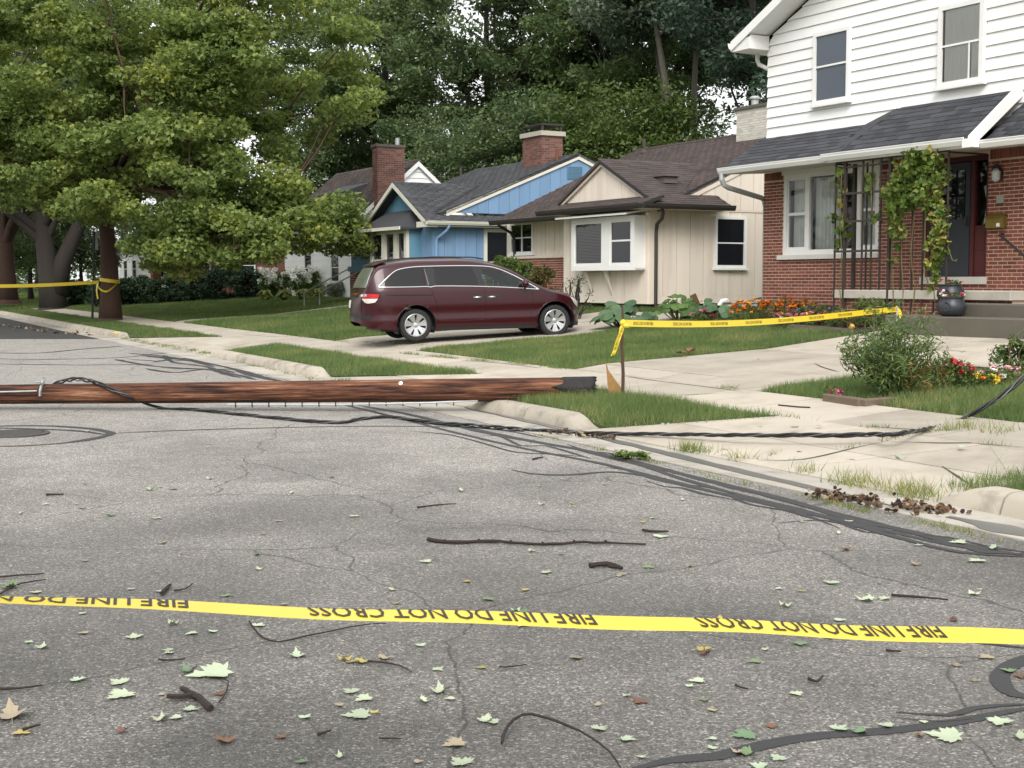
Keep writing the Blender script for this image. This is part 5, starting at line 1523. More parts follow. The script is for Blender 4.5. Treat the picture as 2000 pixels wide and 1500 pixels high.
hl = [(147, 598), (215, 600), (275, 596), (335, 592), (392, 588), (445, 585), (492, 582)]
for i, (u, v) in enumerate(hl):
    P = ground_pt(u, v)
    shrub('yew_shrub', ['leftmost dark clipped shrub, behind the sign post', 'dark clipped shrub directly behind the maple trunk', 'third dark clipped shrub from the left', 'middle dark clipped shrub in the row', 'dark clipped shrub right of the row middle', 'second dark clipped shrub from the right', 'rightmost dark clipped shrub, next to the white flowers'][i], 'shrub',
          P, (1.05, 1.0, .66 + .05 * (i % 3)), 60, 130, .12, F_YEW, 100 + i, group='dark clipped shrubs in front of the brick porch', cl=.26)
P = far_pt(1000, 600, 34.2); P[2] = .85
shrub('foundation_shrub', 'loose green shrub between the van and the brick wainscot', 'shrub', P, (.62, .55, .72), 60, 150, .085, F_PRIV, 131, cl=.2)
P = far_pt(1058, 600, 33.6); P[2] = .85
shrub('foundation_shrub', 'russet tinged shrub against the brick wainscot, right of the green one', 'shrub', P, (.34, .4, .64), 34, 140, .08, F_PRIVR, 132, cl=.17)
# pale hydrangeas with hostas in front
M_PETALW = mat('white_petal', (.84, .85, .78), rough=.7, rand=.15)
F_HOSTA = leaf_mat('hosta_foliage', (.10, .145, .035), (.26, .27, .07), trans=.3, patch=2)
for i, (u, v, rx) in enumerate([(530, 584, .75), (592, 582, .7), (645, 578, .6)]):
    P = ground_pt(u, v); P = P + np.array([.1, 1.0, 0])
    s_ = shrub('hydrangea', ['white hydrangea bush nearest the dark hedge', 'white hydrangea bush in the middle of three', 'white hydrangea bush nearest the van'][i], 'shrub', P, (rx, .6, .62), 40, 70, .14, F_PRIV, 140 + i, group='white hydrangeas by the lawn', cl=.25)
    r_ = np.random.default_rng(150 + i)
    mb = MB()
    pts = []
    for k in range(40):
        a = r_.uniform(-pi, 0); h = r_.uniform(.6, 1.35)
        c = np.array([rx * cos(a) * r_.uniform(.4, 1.1), .6 * sin(a) * r_.uniform(.3, 1), h])
        pts.append(c)
    Pp = clump_points(np.array(pts), np.full(len(pts), .13), 50, r_, .9)
    leaves('blossoms', Pp, .055, M_PETALW, s_, r_, 'round', up=.3)
for i, (u, v) in enumerate([(520, 588), (556, 588), (590, 587), (622, 585)]):
    P = ground_pt(u, v)
    r_ = np.random.default_rng(160 + i)
    root = thing('hosta', ['yellow green hosta at the left end of the flower row', 'yellow green hosta second from the left', 'yellow green hosta third from the left', 'yellow green hosta at the right end of the row'][i], 'plant', P, 0, 'hostas below the hydrangeas')
    V = []; F = []
    for k in range(46):
        a = r_.uniform(0, 2 * pi); ln = r_.uniform(.25, .5); h = r_.uniform(.15, .5)
        dx, dy = cos(a), sin(a); w = .09
        b = len(V)
        V += [(0, 0, 0), (dx * ln * .5 - dy * w, dy * ln * .5 + dx * w, h), (dx * ln * .5 + dy * w, dy * ln * .5 - dx * w, h), (dx * ln, dy * ln, h * .55)]
        F += [(b, b + 2, b + 1), (b + 1, b + 2, b + 3)]
    MB().add(V, F).build('foliage', F_HOSTA, root)
P = ground_pt(655, 582) + np.array([0, .5, 0])
shrub('juniper', 'low grey green juniper between the hydrangeas and the van', 'shrub', P, (.8, .5, .35), 40, 130, .09, F_GREY, 170, kind='long', cl=.24)
# ================================================================== GRASS
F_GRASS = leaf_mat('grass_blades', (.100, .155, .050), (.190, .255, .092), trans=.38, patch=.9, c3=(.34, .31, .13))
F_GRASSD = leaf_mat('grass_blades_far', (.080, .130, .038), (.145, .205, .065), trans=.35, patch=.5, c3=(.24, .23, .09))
F_WEED = leaf_mat('weed_blades', (.10, .15, .03), (.22, .26, .06), trans=.3, patch=1.2, c3=(.36, .31, .14))
def blades(name, S, N_, Z, hgt, wid, m, r, lean=.45, kind='stuff', parent=None):
    n = len(S)
    base = S[:, None] * TV[None] + N_[:, None] * NV[None]
    base[:, 2] = Z
    a = r.uniform(0, 2 * pi, n); h = hgt * r.uniform(.55, 1.3, n); w = wid * r.uniform(.7, 1.3, n)
    l = lean * r.uniform(.2, 1.6, n) * h; b = r.uniform(0, 2 * pi, n)
    side = np.stack([np.cos(a), np.sin(a), 0 * a], 1)
    tip = base + np.stack([l * np.cos(b), l * np.sin(b), h], 1)
    V = np.stack([base - side * w[:, None] / 2 - [0, 0, .01], base + side * w[:, None] / 2 - [0, 0, .01], tip], 1)
    F = np.arange(3 * n).reshape(n, 3)
    o = fast_mesh(name, V.reshape(-1, 3), F, m, parent)
    if kind: o['kind'] = kind
    return o
def in_poly_v(S, N_, P):
    c = np.zeros(len(S), bool)
    n = len(P)
    for i in range(n):
        x1, y1 = P[i]; x2, y2 = P[(i + 1) % n]
        if y1 == y2: continue
        c ^= ((y1 > N_) != (y2 > N_)) & (S < (x2 - x1) * (N_ - y1) / (y2 - y1) + x1)
    return c
def lawn(name, poly, dens, hgt, wid, m, seed, zf=None, ragged=.05, lean=.5):
    r = np.random.default_rng(seed)
    s0, s1 = min(p[0] for p in poly), max(p[0] for p in poly); n0, n1 = min(p[1] for p in poly), max(p[1] for p in poly)
    k = int((s1 - s0) * (n1 - n0) * dens)
    S = r.uniform(s0, s1, k); N_ = r.uniform(n0, n1, k)
    q = in_poly_v(S + r.normal(0, ragged, k), N_ + r.normal(0, ragged, k), poly)
    # thinner, yellower spots here and there
    th = .5 + .5 * np.sin(S * 2.1 + 1.3 * np.sin(N_ * 1.7)) * np.sin(N_ * 2.6 + np.sin(S * 1.1))
    q &= r.uniform(0, 1, k) < .55 + .5 * th
    S, N_ = S[q], N_[q]
    Z = terr_v(N_) if zf is None else np.array([zf(a, b) for a, b in zip(S, N_)])
    hh = hgt * (.8 + .35 * th[q])
    return blades(name, S, N_, Z, hh, wid, m, r, lean)
vz = lambda k: (lambda s, n: verge_z(k, s, min(max(n, 7.58), 8.9)))
lawn('grass', TLA, 5200, .10, .008, F_GRASS, 1, vz('a'), ragged=.06)
lawn('grass', [(8.0, 7.6), (3.0, 7.6), (3.0, 8.9), (7.4, 8.9)], 4500, .10, .007, F_GRASS, 2, vz('r'), ragged=.06)
lawn('grass', TLB, 2600, .09, .010, F_GRASS, 3, vz('b'), ragged=.06)
lawn('grass', [(18.35, 10.12), (24.75, 10.12), (24.75, 17.9), (18.35, 15.6)], 2600, .075, .010, F_GRASS, 4, ragged=.035)
lawn('grass', [(3.0, 10.12), (13.65, 10.12), (13.65, 13.15), (3.0, 13.15)], 3600, .085, .008, F_GRASS, 5, ragged=.04)
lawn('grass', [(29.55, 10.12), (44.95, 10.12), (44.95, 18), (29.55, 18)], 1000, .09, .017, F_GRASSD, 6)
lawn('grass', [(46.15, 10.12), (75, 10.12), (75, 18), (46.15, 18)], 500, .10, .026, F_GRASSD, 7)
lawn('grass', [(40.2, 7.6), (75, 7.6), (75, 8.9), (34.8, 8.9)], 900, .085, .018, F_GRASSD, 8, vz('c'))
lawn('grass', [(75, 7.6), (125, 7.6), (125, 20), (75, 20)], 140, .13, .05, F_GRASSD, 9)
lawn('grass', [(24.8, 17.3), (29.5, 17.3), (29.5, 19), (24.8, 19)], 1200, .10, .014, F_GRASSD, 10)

# tall seed heads round the fallen pole's butt and weeds in the joints
def tuft_line(name, pts, per_m, hgt, wid, spread, m, seed, lean=.8, zoff=.0):
    r = np.random.default_rng(seed)
    S, N_ = [], []
    for (a, b), (c, d) in zip(pts[:-1], pts[1:]):
        ln = sqrt((c - a) ** 2 + (d - b) ** 2); k = max(1, int(ln * per_m))
        t = r.uniform(0, 1, k)
        dens = .5 + .5 * np.sin(t * ln * 5 + r.uniform(0, 6))
        t = t[r.uniform(0, 1, k) < dens]
        S.append(a + (c - a) * t + r.normal(0, spread, len(t))); N_.append(b + (d - b) * t + r.normal(0, spread, len(t)))
    S, N_ = np.concatenate(S), np.concatenate(N_)
    Z = np.where(N_ < 7.32, .008, np.where(N_ < 8.9, np.maximum(lin_z(N_), .01), terr_v(N_) + .016)) + zoff
    return blades(name, S, N_, Z, hgt, wid, m, r, lean)
J = lambda *pp: [sn(ground_pt(u, v)) for u, v in pp]
JR = lambda *pp: [sn(road_pt(u, v)) for u, v in pp]
tuft_line('weeds', J((1330, 876), (1390, 882), (1450, 893)), 520, .11, .008, .05, F_WEED, 21)
tuft_line('weeds', J((1520, 908), (1590, 918)), 420, .09, .008, .05, F_WEED, 22)
tuft_line('weeds', J((1640, 938), (1740, 955), (1840, 972)), 460, .12, .007, .08, F_WEED, 23)
tuft_line('weeds', J((1840, 960), (1900, 940), (1960, 925)), 420, .13, .008, .10, F_GRASS, 24)
tuft_line('weeds', JR((1300, 912), (1420, 940), (1560, 968)), 110, .03, .008, .03, F_WEED, 25)
tuft_line('weeds', JR((1560, 968), (1700, 1002), (1840, 1030), (2000, 1068)), 260, .035, .008, .03, F_WEED, 26)
tuft_line('weeds', JR((1050, 850), (1180, 880), (1300, 910)), 130, .03, .008, .03, F_WEED, 27)
tuft_line('weeds', J((1470, 886), (1560, 878)), 60, .05, .007, .02, F_WEED, 28)
tuft_line('weeds', J((1640, 868), (1720, 860), (1800, 850), (1870, 840)), 200, .06, .008, .04, F_WEED, 29)
tuft_line('weeds', J((1690, 838), (1740, 840)), 260, .05, .008, .03, F_GRASS, 30)
tuft_line('weeds', J((1910, 868), (1960, 876), (2010, 882)), 150, .05, .008, .03, F_GRASS, 31)
tuft_line('weeds', J((1500, 870), (1520, 866)), 200, .05, .008, .02, F_GRASS, 32)
tuft_line('weeds', J((1380, 757), (1440, 764)), 220, .06, .008, .03, F_GRASS, 33)
tuft_line('weeds', J((1520, 815), (1600, 826)), 160, .05, .008, .03, F_GRASS, 34)
tuft_line('weeds', J((1870, 838), (1950, 848), (2020, 855)), 420, .10, .008, .12, F_WEED, 35)
tuft_line('weeds', JR((260, 668), (360, 682), (460, 705), (560, 730), (680, 755), (760, 782)), 70, .035, .012, .05, F_WEED, 36)
tuft_line('weeds', J((240, 660), (330, 675), (420, 690)), 120, .05, .012, .06, F_GRASSD, 37)
tuft_line('weeds', J((605, 745), (660, 745), (690, 742)), 260, .09, .01, .08, F_GRASS, 38)
tuft_line('weeds', J((990, 790), (1100, 782), (1200, 772)), 330, .24, .006, .18, F_WEED, 39, lean=.7)
tuft_line('weeds', J((1900, 925), (1990, 905)), 90, .22, .006, .15, F_WEED, 40)
tuft_line('weeds', J((780, 692), (860, 700), (1000, 712), (1130, 726)), 260, .06, .009, .03, F_GRASS, 41)
tuft_line('weeds', J((660, 668), (760, 672), (830, 676)), 110, .05, .01, .05, F_GRASS, 42)
# ================================================================== MINIVAN
VA = radians(17)
_c = far_pt(812, 667, 27.95)
_fr = np.array([cos(VA), sin(VA), 0]); _lf = np.array([-sin(VA), cos(VA), 0])
_o = _c + 1.5 * _fr + .87 * _lf
z_r, z_f = far_pt(812, 667, 27.95)[2], far_pt(1083, 657, 28.83)[2]
VPITCH = math.asin((z_f - z_r) / 3.0)
van = thing('minivan', 'maroon minivan parked in the driveway facing the cream bungalow', 'minivan', (_o[0], _o[1], (z_r + z_f) / 2), VA)
van.rotation_euler = (0, -VPITCH, VA)
M_PAINT = mat('maroon_paint', (.034, .0022, .0060), rough=.32, var=.04, vscale=1, fine=.0, spec=.3, coat=.42)
M_BLACKP = mat('black_plastic', (.018, .018, .02), rough=.5, var=.1)
M_GLOSSB = mat('gloss_black', (.008, .008, .009), rough=.12, var=.02, fine=0, spec=.6)
M_CHROME = mat('chrome', (.78, .78, .79), rough=.12, metal=1.0, var=.02, fine=0)
M_ALLOY = mat('alloy', (.56, .57, .58), rough=.3, metal=.75, var=.04)
M_TYRE = mat('tyre_rubber', (.022, .022, .024), rough=.85, var=.15, vscale=8)
M_LAMPR = mat('lamp_red', (.42, .008, .012), rough=.12, var=.08, vscale=12, spec=.6)
M_LAMPW = mat('lamp_clear', (.62, .58, .54), rough=.12, var=.25, vscale=14, spec=.7)
G_TINT = glass_mat('tinted_glass', (.05, .05, .06), trans=.30, dark=(.006, .006, .008))
G_CAR = glass_mat('car_glass', (.62, .70, .68), trans=.82, dark=(.02, .03, .03))
M_SEAT = mat('seat_cloth', (.20, .19, .175), rough=.9)
ITP = lambda x, xs, ys: float(np.interp(x, xs, ys))
def smoothi(x, xs, ys):
    """monotone cubic through the key points"""
    xs = np.asarray(xs, float); ys = np.asarray(ys, float)
    d = np.diff(ys) / np.diff(xs); m = np.concatenate([[d[0]], (d[:-1] + d[1:]) / 2, [d[-1]]])
    for i in range(1, len(m) - 1):
        if d[i - 1] * d[i] <= 0: m[i] = 0
    i = int(np.clip(np.searchsorted(xs, x) - 1, 0, len(xs) - 2)); h = xs[i + 1] - xs[i]; t = np.clip((x - xs[i]) / h, 0, 1)
    return float((1 + 2 * t) * (1 - t) ** 2 * ys[i] + t * (1 - t) ** 2 * h * m[i] + t * t * (3 - 2 * t) * ys[i + 1] + t * t * (t - 1) * h * m[i + 1])
TOPX = [-2.632, -2.61, -2.55, -2.50, -2.42, -2.34, -2.27, -2.18, -1.9, -1.3, -.6, -.1, .35, .75, 1.10, 1.35, 1.60, 1.85, 2.02, 2.12, 2.18, 2.21]
TOPZ = [.62, .80, 1.00, 1.12, 1.29, 1.44, 1.54, 1.60, 1.655, 1.70, 1.70, 1.665, 1.57, 1.40, 1.18, 1.06, 1.00, .93, .86, .77, .66, .55]
ztop = lambda x: smoothi(x, TOPX, TOPZ)
zbot = lambda x: ITP(x, [-2.63, -2.45, -1.95, -1.6, 1.6, 1.95, 2.21], [.42, .30, .24, .21, .20, .20, .26])
def wplan(x):
    if x < -1.7: return .985 * max(0, 1 - ((-1.7 - x) / .932) ** 4.5) ** (1 / 2.5)
    if x > 1.3: return .985 * max(.05, 1 - ((x - 1.3) / .955) ** 2.9) ** (1 / 2.2)
    return .985
def ywide(x, z):
    w = wplan(x)
    belt = 1.02
    if z < .45: f = 1 - .055 * ((.45 - z) / .25) ** 2
    elif z < .70: f = 1 - .012 * sin(pi * (z - .45) / .25)
    elif z < belt: f = 1 - .012 * ((z - .70) / .32) ** 2
    else: f = .988 - .235 * ((z - belt) / .62) ** 1.15
    return w * max(f, .3)
def yside(x, z):
    zt = ztop(x); e = .13
    y = ywide(x, z)
    if z > zt - e:
        q = min(1, (z - (zt - e)) / e)
        y *= max(0, 1 - q ** 2.6) ** (1 / 2.2)
    return y
WX, WR = (-1.5, 1.5), .405
WZ_ = .34
def arch_fix(x, z):
    for wx in WX:
        dx, dz = x - wx, z - WZ_
        r = sqrt(dx * dx + dz * dz)
        if r < WR + .03 and z > .10:
            if r > WR - .03 and r > 1e-6:
                return wx + dx / r * WR, WZ_ + dz / r * WR
    return x, z
def arch_in(x, z):
    return any((x - wx) ** 2 + (z - WZ_) ** 2 < (WR - .004) ** 2 for wx in WX)
def build_body():
    xs = np.concatenate([np.linspace(-2.632, -2.1, 44), np.linspace(-2.1, -1.0, 44)[1:], np.linspace(-1.0, 1.0, 50)[1:], np.linspace(1.0, 2.0, 44)[1:], np.linspace(2.0, 2.21, 18)[1:]])
    hs = np.concatenate([np.linspace(0, .78, 40), np.linspace(.78, 1, 22)[1:]])
    nz = len(hs)
    V = []; F = []
    for side in (-1, 1):
        b = len(V)
        for x in xs:
            zb, zt = zbot(x), ztop(x)
            e = .13
            for h in hs:
                if h <= .78: z = zb + (zt - e - zb) * h / .78
                else:
                    q = (h - .78) / .22
                    z = zt - e + e * sin(q * pi / 2) ** .9
                xx, zz = arch_fix(x, z) if h < .6 else (x, z)
                y = yside(xx, zz) if h < 1 else 0.0
                V.append((xx, side * y, zz))
        for i in range(len(xs) - 1):
            for j in range(nz - 1):
                q = [b + i * nz + j, b + (i + 1) * nz + j, b + (i + 1) * nz + j + 1, b + i * nz + j + 1]
                c = np.mean([V[k] for k in q], axis=0)
                if arch_in(c[0], c[2]): continue
                if glass_zone(c[0], c[2]): continue
                F.append(tuple(q) if side < 0 else tuple(q[::-1]))
    return V, F
# window outlines on the side (x, z), taken from the photograph's shape
WIN = {
    'rear': [(-2.23, 1.135), (-2.08, 1.27), (-1.93, 1.39), (-1.80, 1.455), (-1.55, 1.495), (-1.27, 1.505), (-1.25, 1.13), (-1.6, 1.128)],
    'slide': [(-1.10, 1.51), (-.25, 1.505), (-.15, 1.105), (-1.05, 1.125)],
    'front': [(-.12, 1.50), (.12, 1.475), (.35, 1.41), (.60, 1.29), (.76, 1.20), (.76, 1.055), (-.04, 1.095)],
    'quarter': [(.81, 1.17), (1.08, 1.015), (.81, 1.045)],
}
def glass_zone(x, z):
    # openings the glass sits over; a little smaller than the panes
    for k in ('front', 'quarter'):
        P = WIN[k]; cx = sum(p[0] for p in P) / len(P); cz = sum(p[1] for p in P) / len(P)
        Q = [(cx + (p[0] - cx) * .93, cz + (p[1] - cz) * .88) for p in P]
        if inpoly(x, z, Q): return True
    # windscreen
    return False
V, F = build_body()
body = MB().add(V, F).build('body', M_PAINT, van)
bm = bmesh.new(); bm.from_mesh(body.data); bmesh.ops.remove_doubles(bm, verts=bm.verts, dist=.0012); bmesh.ops.recalc_face_normals(bm, faces=bm.faces)
for f in bm.faces: f.smooth = True
bm.to_mesh(body.data); bm.free()
# floor pan, wheel housings and rear closure
MB().box(-2.2, 2.05, -.80, .80, .22, .30).box(-2.35, 2.0, -.70, .70, .30, .62).build('underbody', M_BLACKP, van)
for wx in WX:
    for s_ in (-1, 1):
        k = 20; mb = MB()
        vs = []
        for j in range(k + 1):
            a = radians(-25) + radians(230) * j / k
            for y in (.55, .962):
                vs.append((wx + (WR + .004) * cos(a), s_ * y, WZ_ + (WR + .004) * sin(a)))
        mb.add(vs, [(2 * j, 2 * j + 1, 2 * j + 3, 2 * j + 2) for j in range(k)]).build('wheel_housing', M_BLACKP, van)
def on_side(x, z, off, s_=-1):
    return (x, s_ * (yside(x, z) + off), z)
def patch(poly, off, name, m, s_=-1, nx=26, nzz=14, parent=None):
    """panel that follows the body side inside an outline (x, z)"""
    P = poly
    x0, x1 = min(p[0] for p in P), max(p[0] for p in P)
    vs, fs = [], []
    cols = []
    for i in range(nx + 1):
        x = x0 + (x1 - x0) * i / nx
        x_ = min(max(x, x0 + 1e-4), x1 - 1e-4)
        zs = []
        for k in range(len(P)):
            (xa, za), (xb, zb_) = P[k], P[(k + 1) % len(P)]
            if (xa - x_) * (xb - x_) <= 0 and xa != xb:
                zs.append(za + (zb_ - za) * (x_ - xa) / (xb - xa))
        lo, hi = (min(zs), max(zs)) if zs else (P[0][1], P[0][1])
        for j in range(nzz + 1):
            vs.append(on_side(x, lo + (hi - lo) * j / nzz, off, s_))
    for i in range(nx):
        for j in range(nzz):
            a = i * (nzz + 1) + j
            fs.append((a, a + nzz + 1, a + nzz + 2, a + 1))
    return MB().add(vs, fs).build(name, m, parent or van, smooth=True)
def side_line(pts, r, name, m, s_=-1, off=.006, flat=False):
    Q = smooth_path([np.array([p[0], p[1], 0]) for p in pts], .04)
    return MB().tube([on_side(q[0], q[1], off, s_) for q in Q], r, 6).build(name, m, van, smooth=True)
for s_ in (-1, 1):
    band = [(-1.27, 1.51), (-1.10, 1.512), (-.25, 1.507), (-.12, 1.50), (-.04, 1.09), (-.15, 1.10), (-1.05, 1.12), (-1.25, 1.13)]
    patch(band, .003, 'pillar_trim', M_GLOSSB, s_)
    patch(WIN['rear'], .006, 'rear_side_window', G_TINT, s_)
    patch(WIN['slide'], .008, 'sliding_door_window', G_TINT, s_)
    patch(WIN['front'], .006, 'front_door_window', G_CAR, s_)
    patch(WIN['quarter'], .006, 'quarter_window', G_CAR, s_, nx=10, nzz=6)
    patch([(.76, 1.205), (.81, 1.175), (.81, 1.045), (.76, 1.055)], .007, 'window_post', M_GLOSSB, s_, nx=4, nzz=6)
    side_line([(-2.26, 1.125), (-1.6, 1.115), (-1.24, 1.115), (-1.17, 1.10), (-1.08, 1.12), (-.6, 1.11), (-.1, 1.09), (.5, 1.055), (1.15, 1.0)], .013, 'chrome_strip', M_CHROME, s_)
    side_line([(-2.26, 1.125), (-2.10, 1.275), (-1.94, 1.405), (-1.80, 1.475), (-1.5, 1.518), (-1.1, 1.528), (-.5, 1.525), (-.1, 1.512), (.14, 1.49), (.36, 1.425), (.62, 1.305), (.85, 1.175), (1.15, 1.0)], .014, 'chrome_strip', M_CHROME, s_)
    # panel gaps
    for pts in ([(-1.17, 1.09), (-1.13, .95), (-1.06, .75), (-1.05, .55), (-1.06, .28)], [(-.05, 1.08), (-.03, .7), (-.04, .28)], [(.98, 1.02), (1.0, .8), (.97, .55), (1.0, .30)], [(-1.9, 1.60), (-1.86, 1.53)]):
        side_line(pts, .005, 'panel_gap', M_GLOSSB, s_, off=-.001)
    side_line([(-2.23, .965), (-1.7, .955), (-1.15, .945)], .012, 'door_rail', M_GLOSSB, s_, off=-.003)
    side_line([(1.02, .62), (1.06, .60), (.4, .44), (-.4, .40), (-1.0, .42)][2:], .006, 'sill_crease', M_PAINT, s_, off=.0)
    # sill cladding
    patch([(-1.06, .285), (1.04, .275), (1.06, .20), (-1.08, .21)], .006, 'sill', M_BLACKP, s_, nx=20, nzz=4)
    # handles with a recess behind
    for x0, x1 in ((-.31, -.06), (.01, .25)):
        patch([(x0 - .03, .915), (x1 + .02, .91), (x1 + .03, .83), (x0 - .02, .835)], .002, 'handle_recess', M_GLOSSB, s_, nx=8, nzz=4)
        MB().tube([on_side(x0 + .02, .872, .012, s_), on_side((x0 + x1) / 2, .875, .03, s_), on_side(x1 - .02, .870, .012, s_)], [.012, .017, .012], 6).build('door_handle', M_CHROME, van, smooth=True)
    # wheel arch lips
    for wx in WX:
        pts = [on_side(wx + (WR + .008) * cos(a), max(WZ_ + (WR + .008) * sin(a), .2), .004, s_) for a in np.linspace(radians(-18), radians(198), 28)]
        MB().tube(pts, .010, 5).build('arch_lip', M_PAINT, van, smooth=True)
    # mirror
    y = yside(.80, 1.06)
    m_ = MB().blob((.80, s_ * (y + .15), 1.13), (.075, .11, .085), 12).tube([(.84, s_ * (y - .01), 1.03), (.82, s_ * (y + .09), 1.07)], [.03, .025], 6)
    m_.build('wing_mirror', M_PAINT if s_ < 0 else mat('mirror_pale', (.72, .72, .70), rough=.3), van, smooth=True)
    # tail lamp wrapping the corner
    patch([(-2.585, 1.005), (-2.24, .985), (-2.27, .895), (-2.56, .90)], .010, 'tail_lamp', M_LAMPR, s_, nx=14, nzz=5)
    patch([(-2.555, .898), (-2.275, .893), (-2.33, .82), (-2.45, .80), (-2.50, .81)], .009, 'reverse_lamp', M_LAMPW, s_, nx=12, nzz=5)
    # headlamp
    patch([(1.86, .84), (2.05, .76), (2.14, .66), (2.10, .60), (1.98, .68)], .008, 'headlamp', M_LAMPW, s_, nx=10, nzz=5)
# rear pillar strip between side paint and tailgate glass
def rear_pt(x, f):      # point across the tailgate at station x: f = -1..1
    zt = ztop(x); return (x - .006, f, zt)
def tail_surface(y, z):
    """x of the tailgate surface at lateral y and height z"""
    lo, hi = -2.632, -1.6
    for _ in range(30):
        mid = (lo + hi) / 2
        inside = z < ztop(mid) and yside(mid, z) > abs(y)
        if inside: hi = mid
        else: lo = mid
    return (lo + hi) / 2
def tail_patch(yz, off, name, m, ny=16, nzz=10):
    P = yz; y0, y1 = min(p[0] for p in P), max(p[0] for p in P)
    vs, fs = [], []
    for i in range(ny + 1):
        y = y0 + (y1 - y0) * i / ny; y_ = min(max(y, y0 + 1e-4), y1 - 1e-4)
        zs = []
        for k in range(len(P)):
            (a, za), (b, zb_) = P[k], P[(k + 1) % len(P)]
            if (a - y_) * (b - y_) <= 0 and a != b: zs.append(za + (zb_ - za) * (y_ - a) / (b - a))
        lo, hi = min(zs), max(zs)
        for j in range(nzz + 1):
            z = lo + (hi - lo) * j / nzz
            vs.append((tail_surface(y, z) - off, y, z))
    for i in range(ny):
        for j in range(nzz):
            a = i * (nzz + 1) + j; fs.append((a, a + nzz + 1, a + nzz + 2, a + 1))
    return MB().add(vs, fs).build(name, m, van, smooth=True)
tail_patch([(-.74, 1.12), (.74, 1.12), (.60, 1.53), (-.60, 1.53)], .012, 'tailgate_window', glass_mat('tailgate_glass', (.05, .05, .06), trans=.3, dark=(.006, .006, .008), rough=.25))
tail_patch([(-.80, .945), (.80, .945), (.80, .99), (-.80, .99)], .016, 'chrome_bar', M_CHROME, nzz=3)
tail_patch([(-.62, .60), (.62, .60), (.62, .935), (-.62, .935)], .008, 'tailgate_panel', mat('maroon_panel', (.03, .004, .007), rough=.3), nzz=5)  # panel in a separate maroon, close to the body paint
tail_patch([(.16, .70), (.47, .70), (.47, .86), (.16, .86)], .020, 'number_plate', M_TAG, ny=4, nzz=3)
tail_patch([(-.06, 1.03), (.06, 1.03), (.06, 1.10), (-.06, 1.10)], .016, 'badge', M_CHROME, ny=4, nzz=3)
tail_patch([(-.88, .50), (.88, .50), (.88, .56), (-.88, .56)], .020, 'bumper_step', M_BLACKP, nzz=3)
# roof spoiler, roof rails, aerial
MB().slab([(-2.285, -.58, 1.555), (-2.285, .58, 1.555), (-2.02, .62, 1.648), (-2.02, -.62, 1.648)], (0, 0, .02)).build('spoiler', M_PAINT, van)
for s_ in (-1, 1):
    MB().tube([(-2.0, s_ * .60, 1.655), (-1.7, s_ * .61, 1.70), (-1.0, s_ * .62, 1.72), (-.2, s_ * .61, 1.70), (.05, s_ * .60, 1.66)], .015, 6).build('roof_rail', M_BLACKP, van, smooth=True)
# windscreen laid over the body nose
def top_patch(xy, off, name, m, nx=18, ny=14):
    x0, x1 = min(p[0] for p in xy), max(p[0] for p in xy)
    vs, fs = [], []
    for i in range(nx + 1):
        x = x0 + (x1 - x0) * i / nx
        hw = np.interp(x, [p[0] for p in xy], [p[1] for p in xy])
        for j in range(ny + 1):
            y = -hw + 2 * hw * j / ny
            lo, hi = ztop(x) - .129, ztop(x)
            for _ in range(22):
                mid = (lo + hi) / 2
                if yside(x, mid) > abs(y): lo = mid
                else: hi = mid
            vs.append((x + off, y, lo + off))
    for i in range(nx):
        for j in range(ny):
            a = i * (ny + 1) + j; fs.append((a, a + ny + 1, a + ny + 2, a + 1))
    return MB().add(vs, fs).build(name, m, van, smooth=True)
top_patch([(.22, .56), (1.18, .74)], .006, 'windscreen', G_TINT)
# cabin seen through the front glass
cab = MB()
cab.bbox(-.55, .05, -.72, -.18, .62, .80, .04).bbox(-.60, -.42, -.70, -.20, .80, 1.25, .05).bbox(-.56, -.44, -.58, -.32, 1.28, 1.44, .04)
cab.bbox(-.55, .05, .18, .72, .62, .80, .04).bbox(-.60, -.42, .20, .70, .80, 1.25, .05).bbox(-.56, -.44, .32, .58, 1.28, 1.44, .04)
cab.build('seat', M_SEAT, van)
MB().bbox(.72, 1.1, -.78, .78, .75, 1.02, .05).build('dashboard', M_BLACKP, van)
MB().tube([(.55 + .02 * cos(a), .42 + .17 * cos(a), 1.02 + .17 * sin(a)) for a in np.linspace(0, 2 * pi, 20)], .014, 6).build('steering_wheel', M_BLACKP, van)
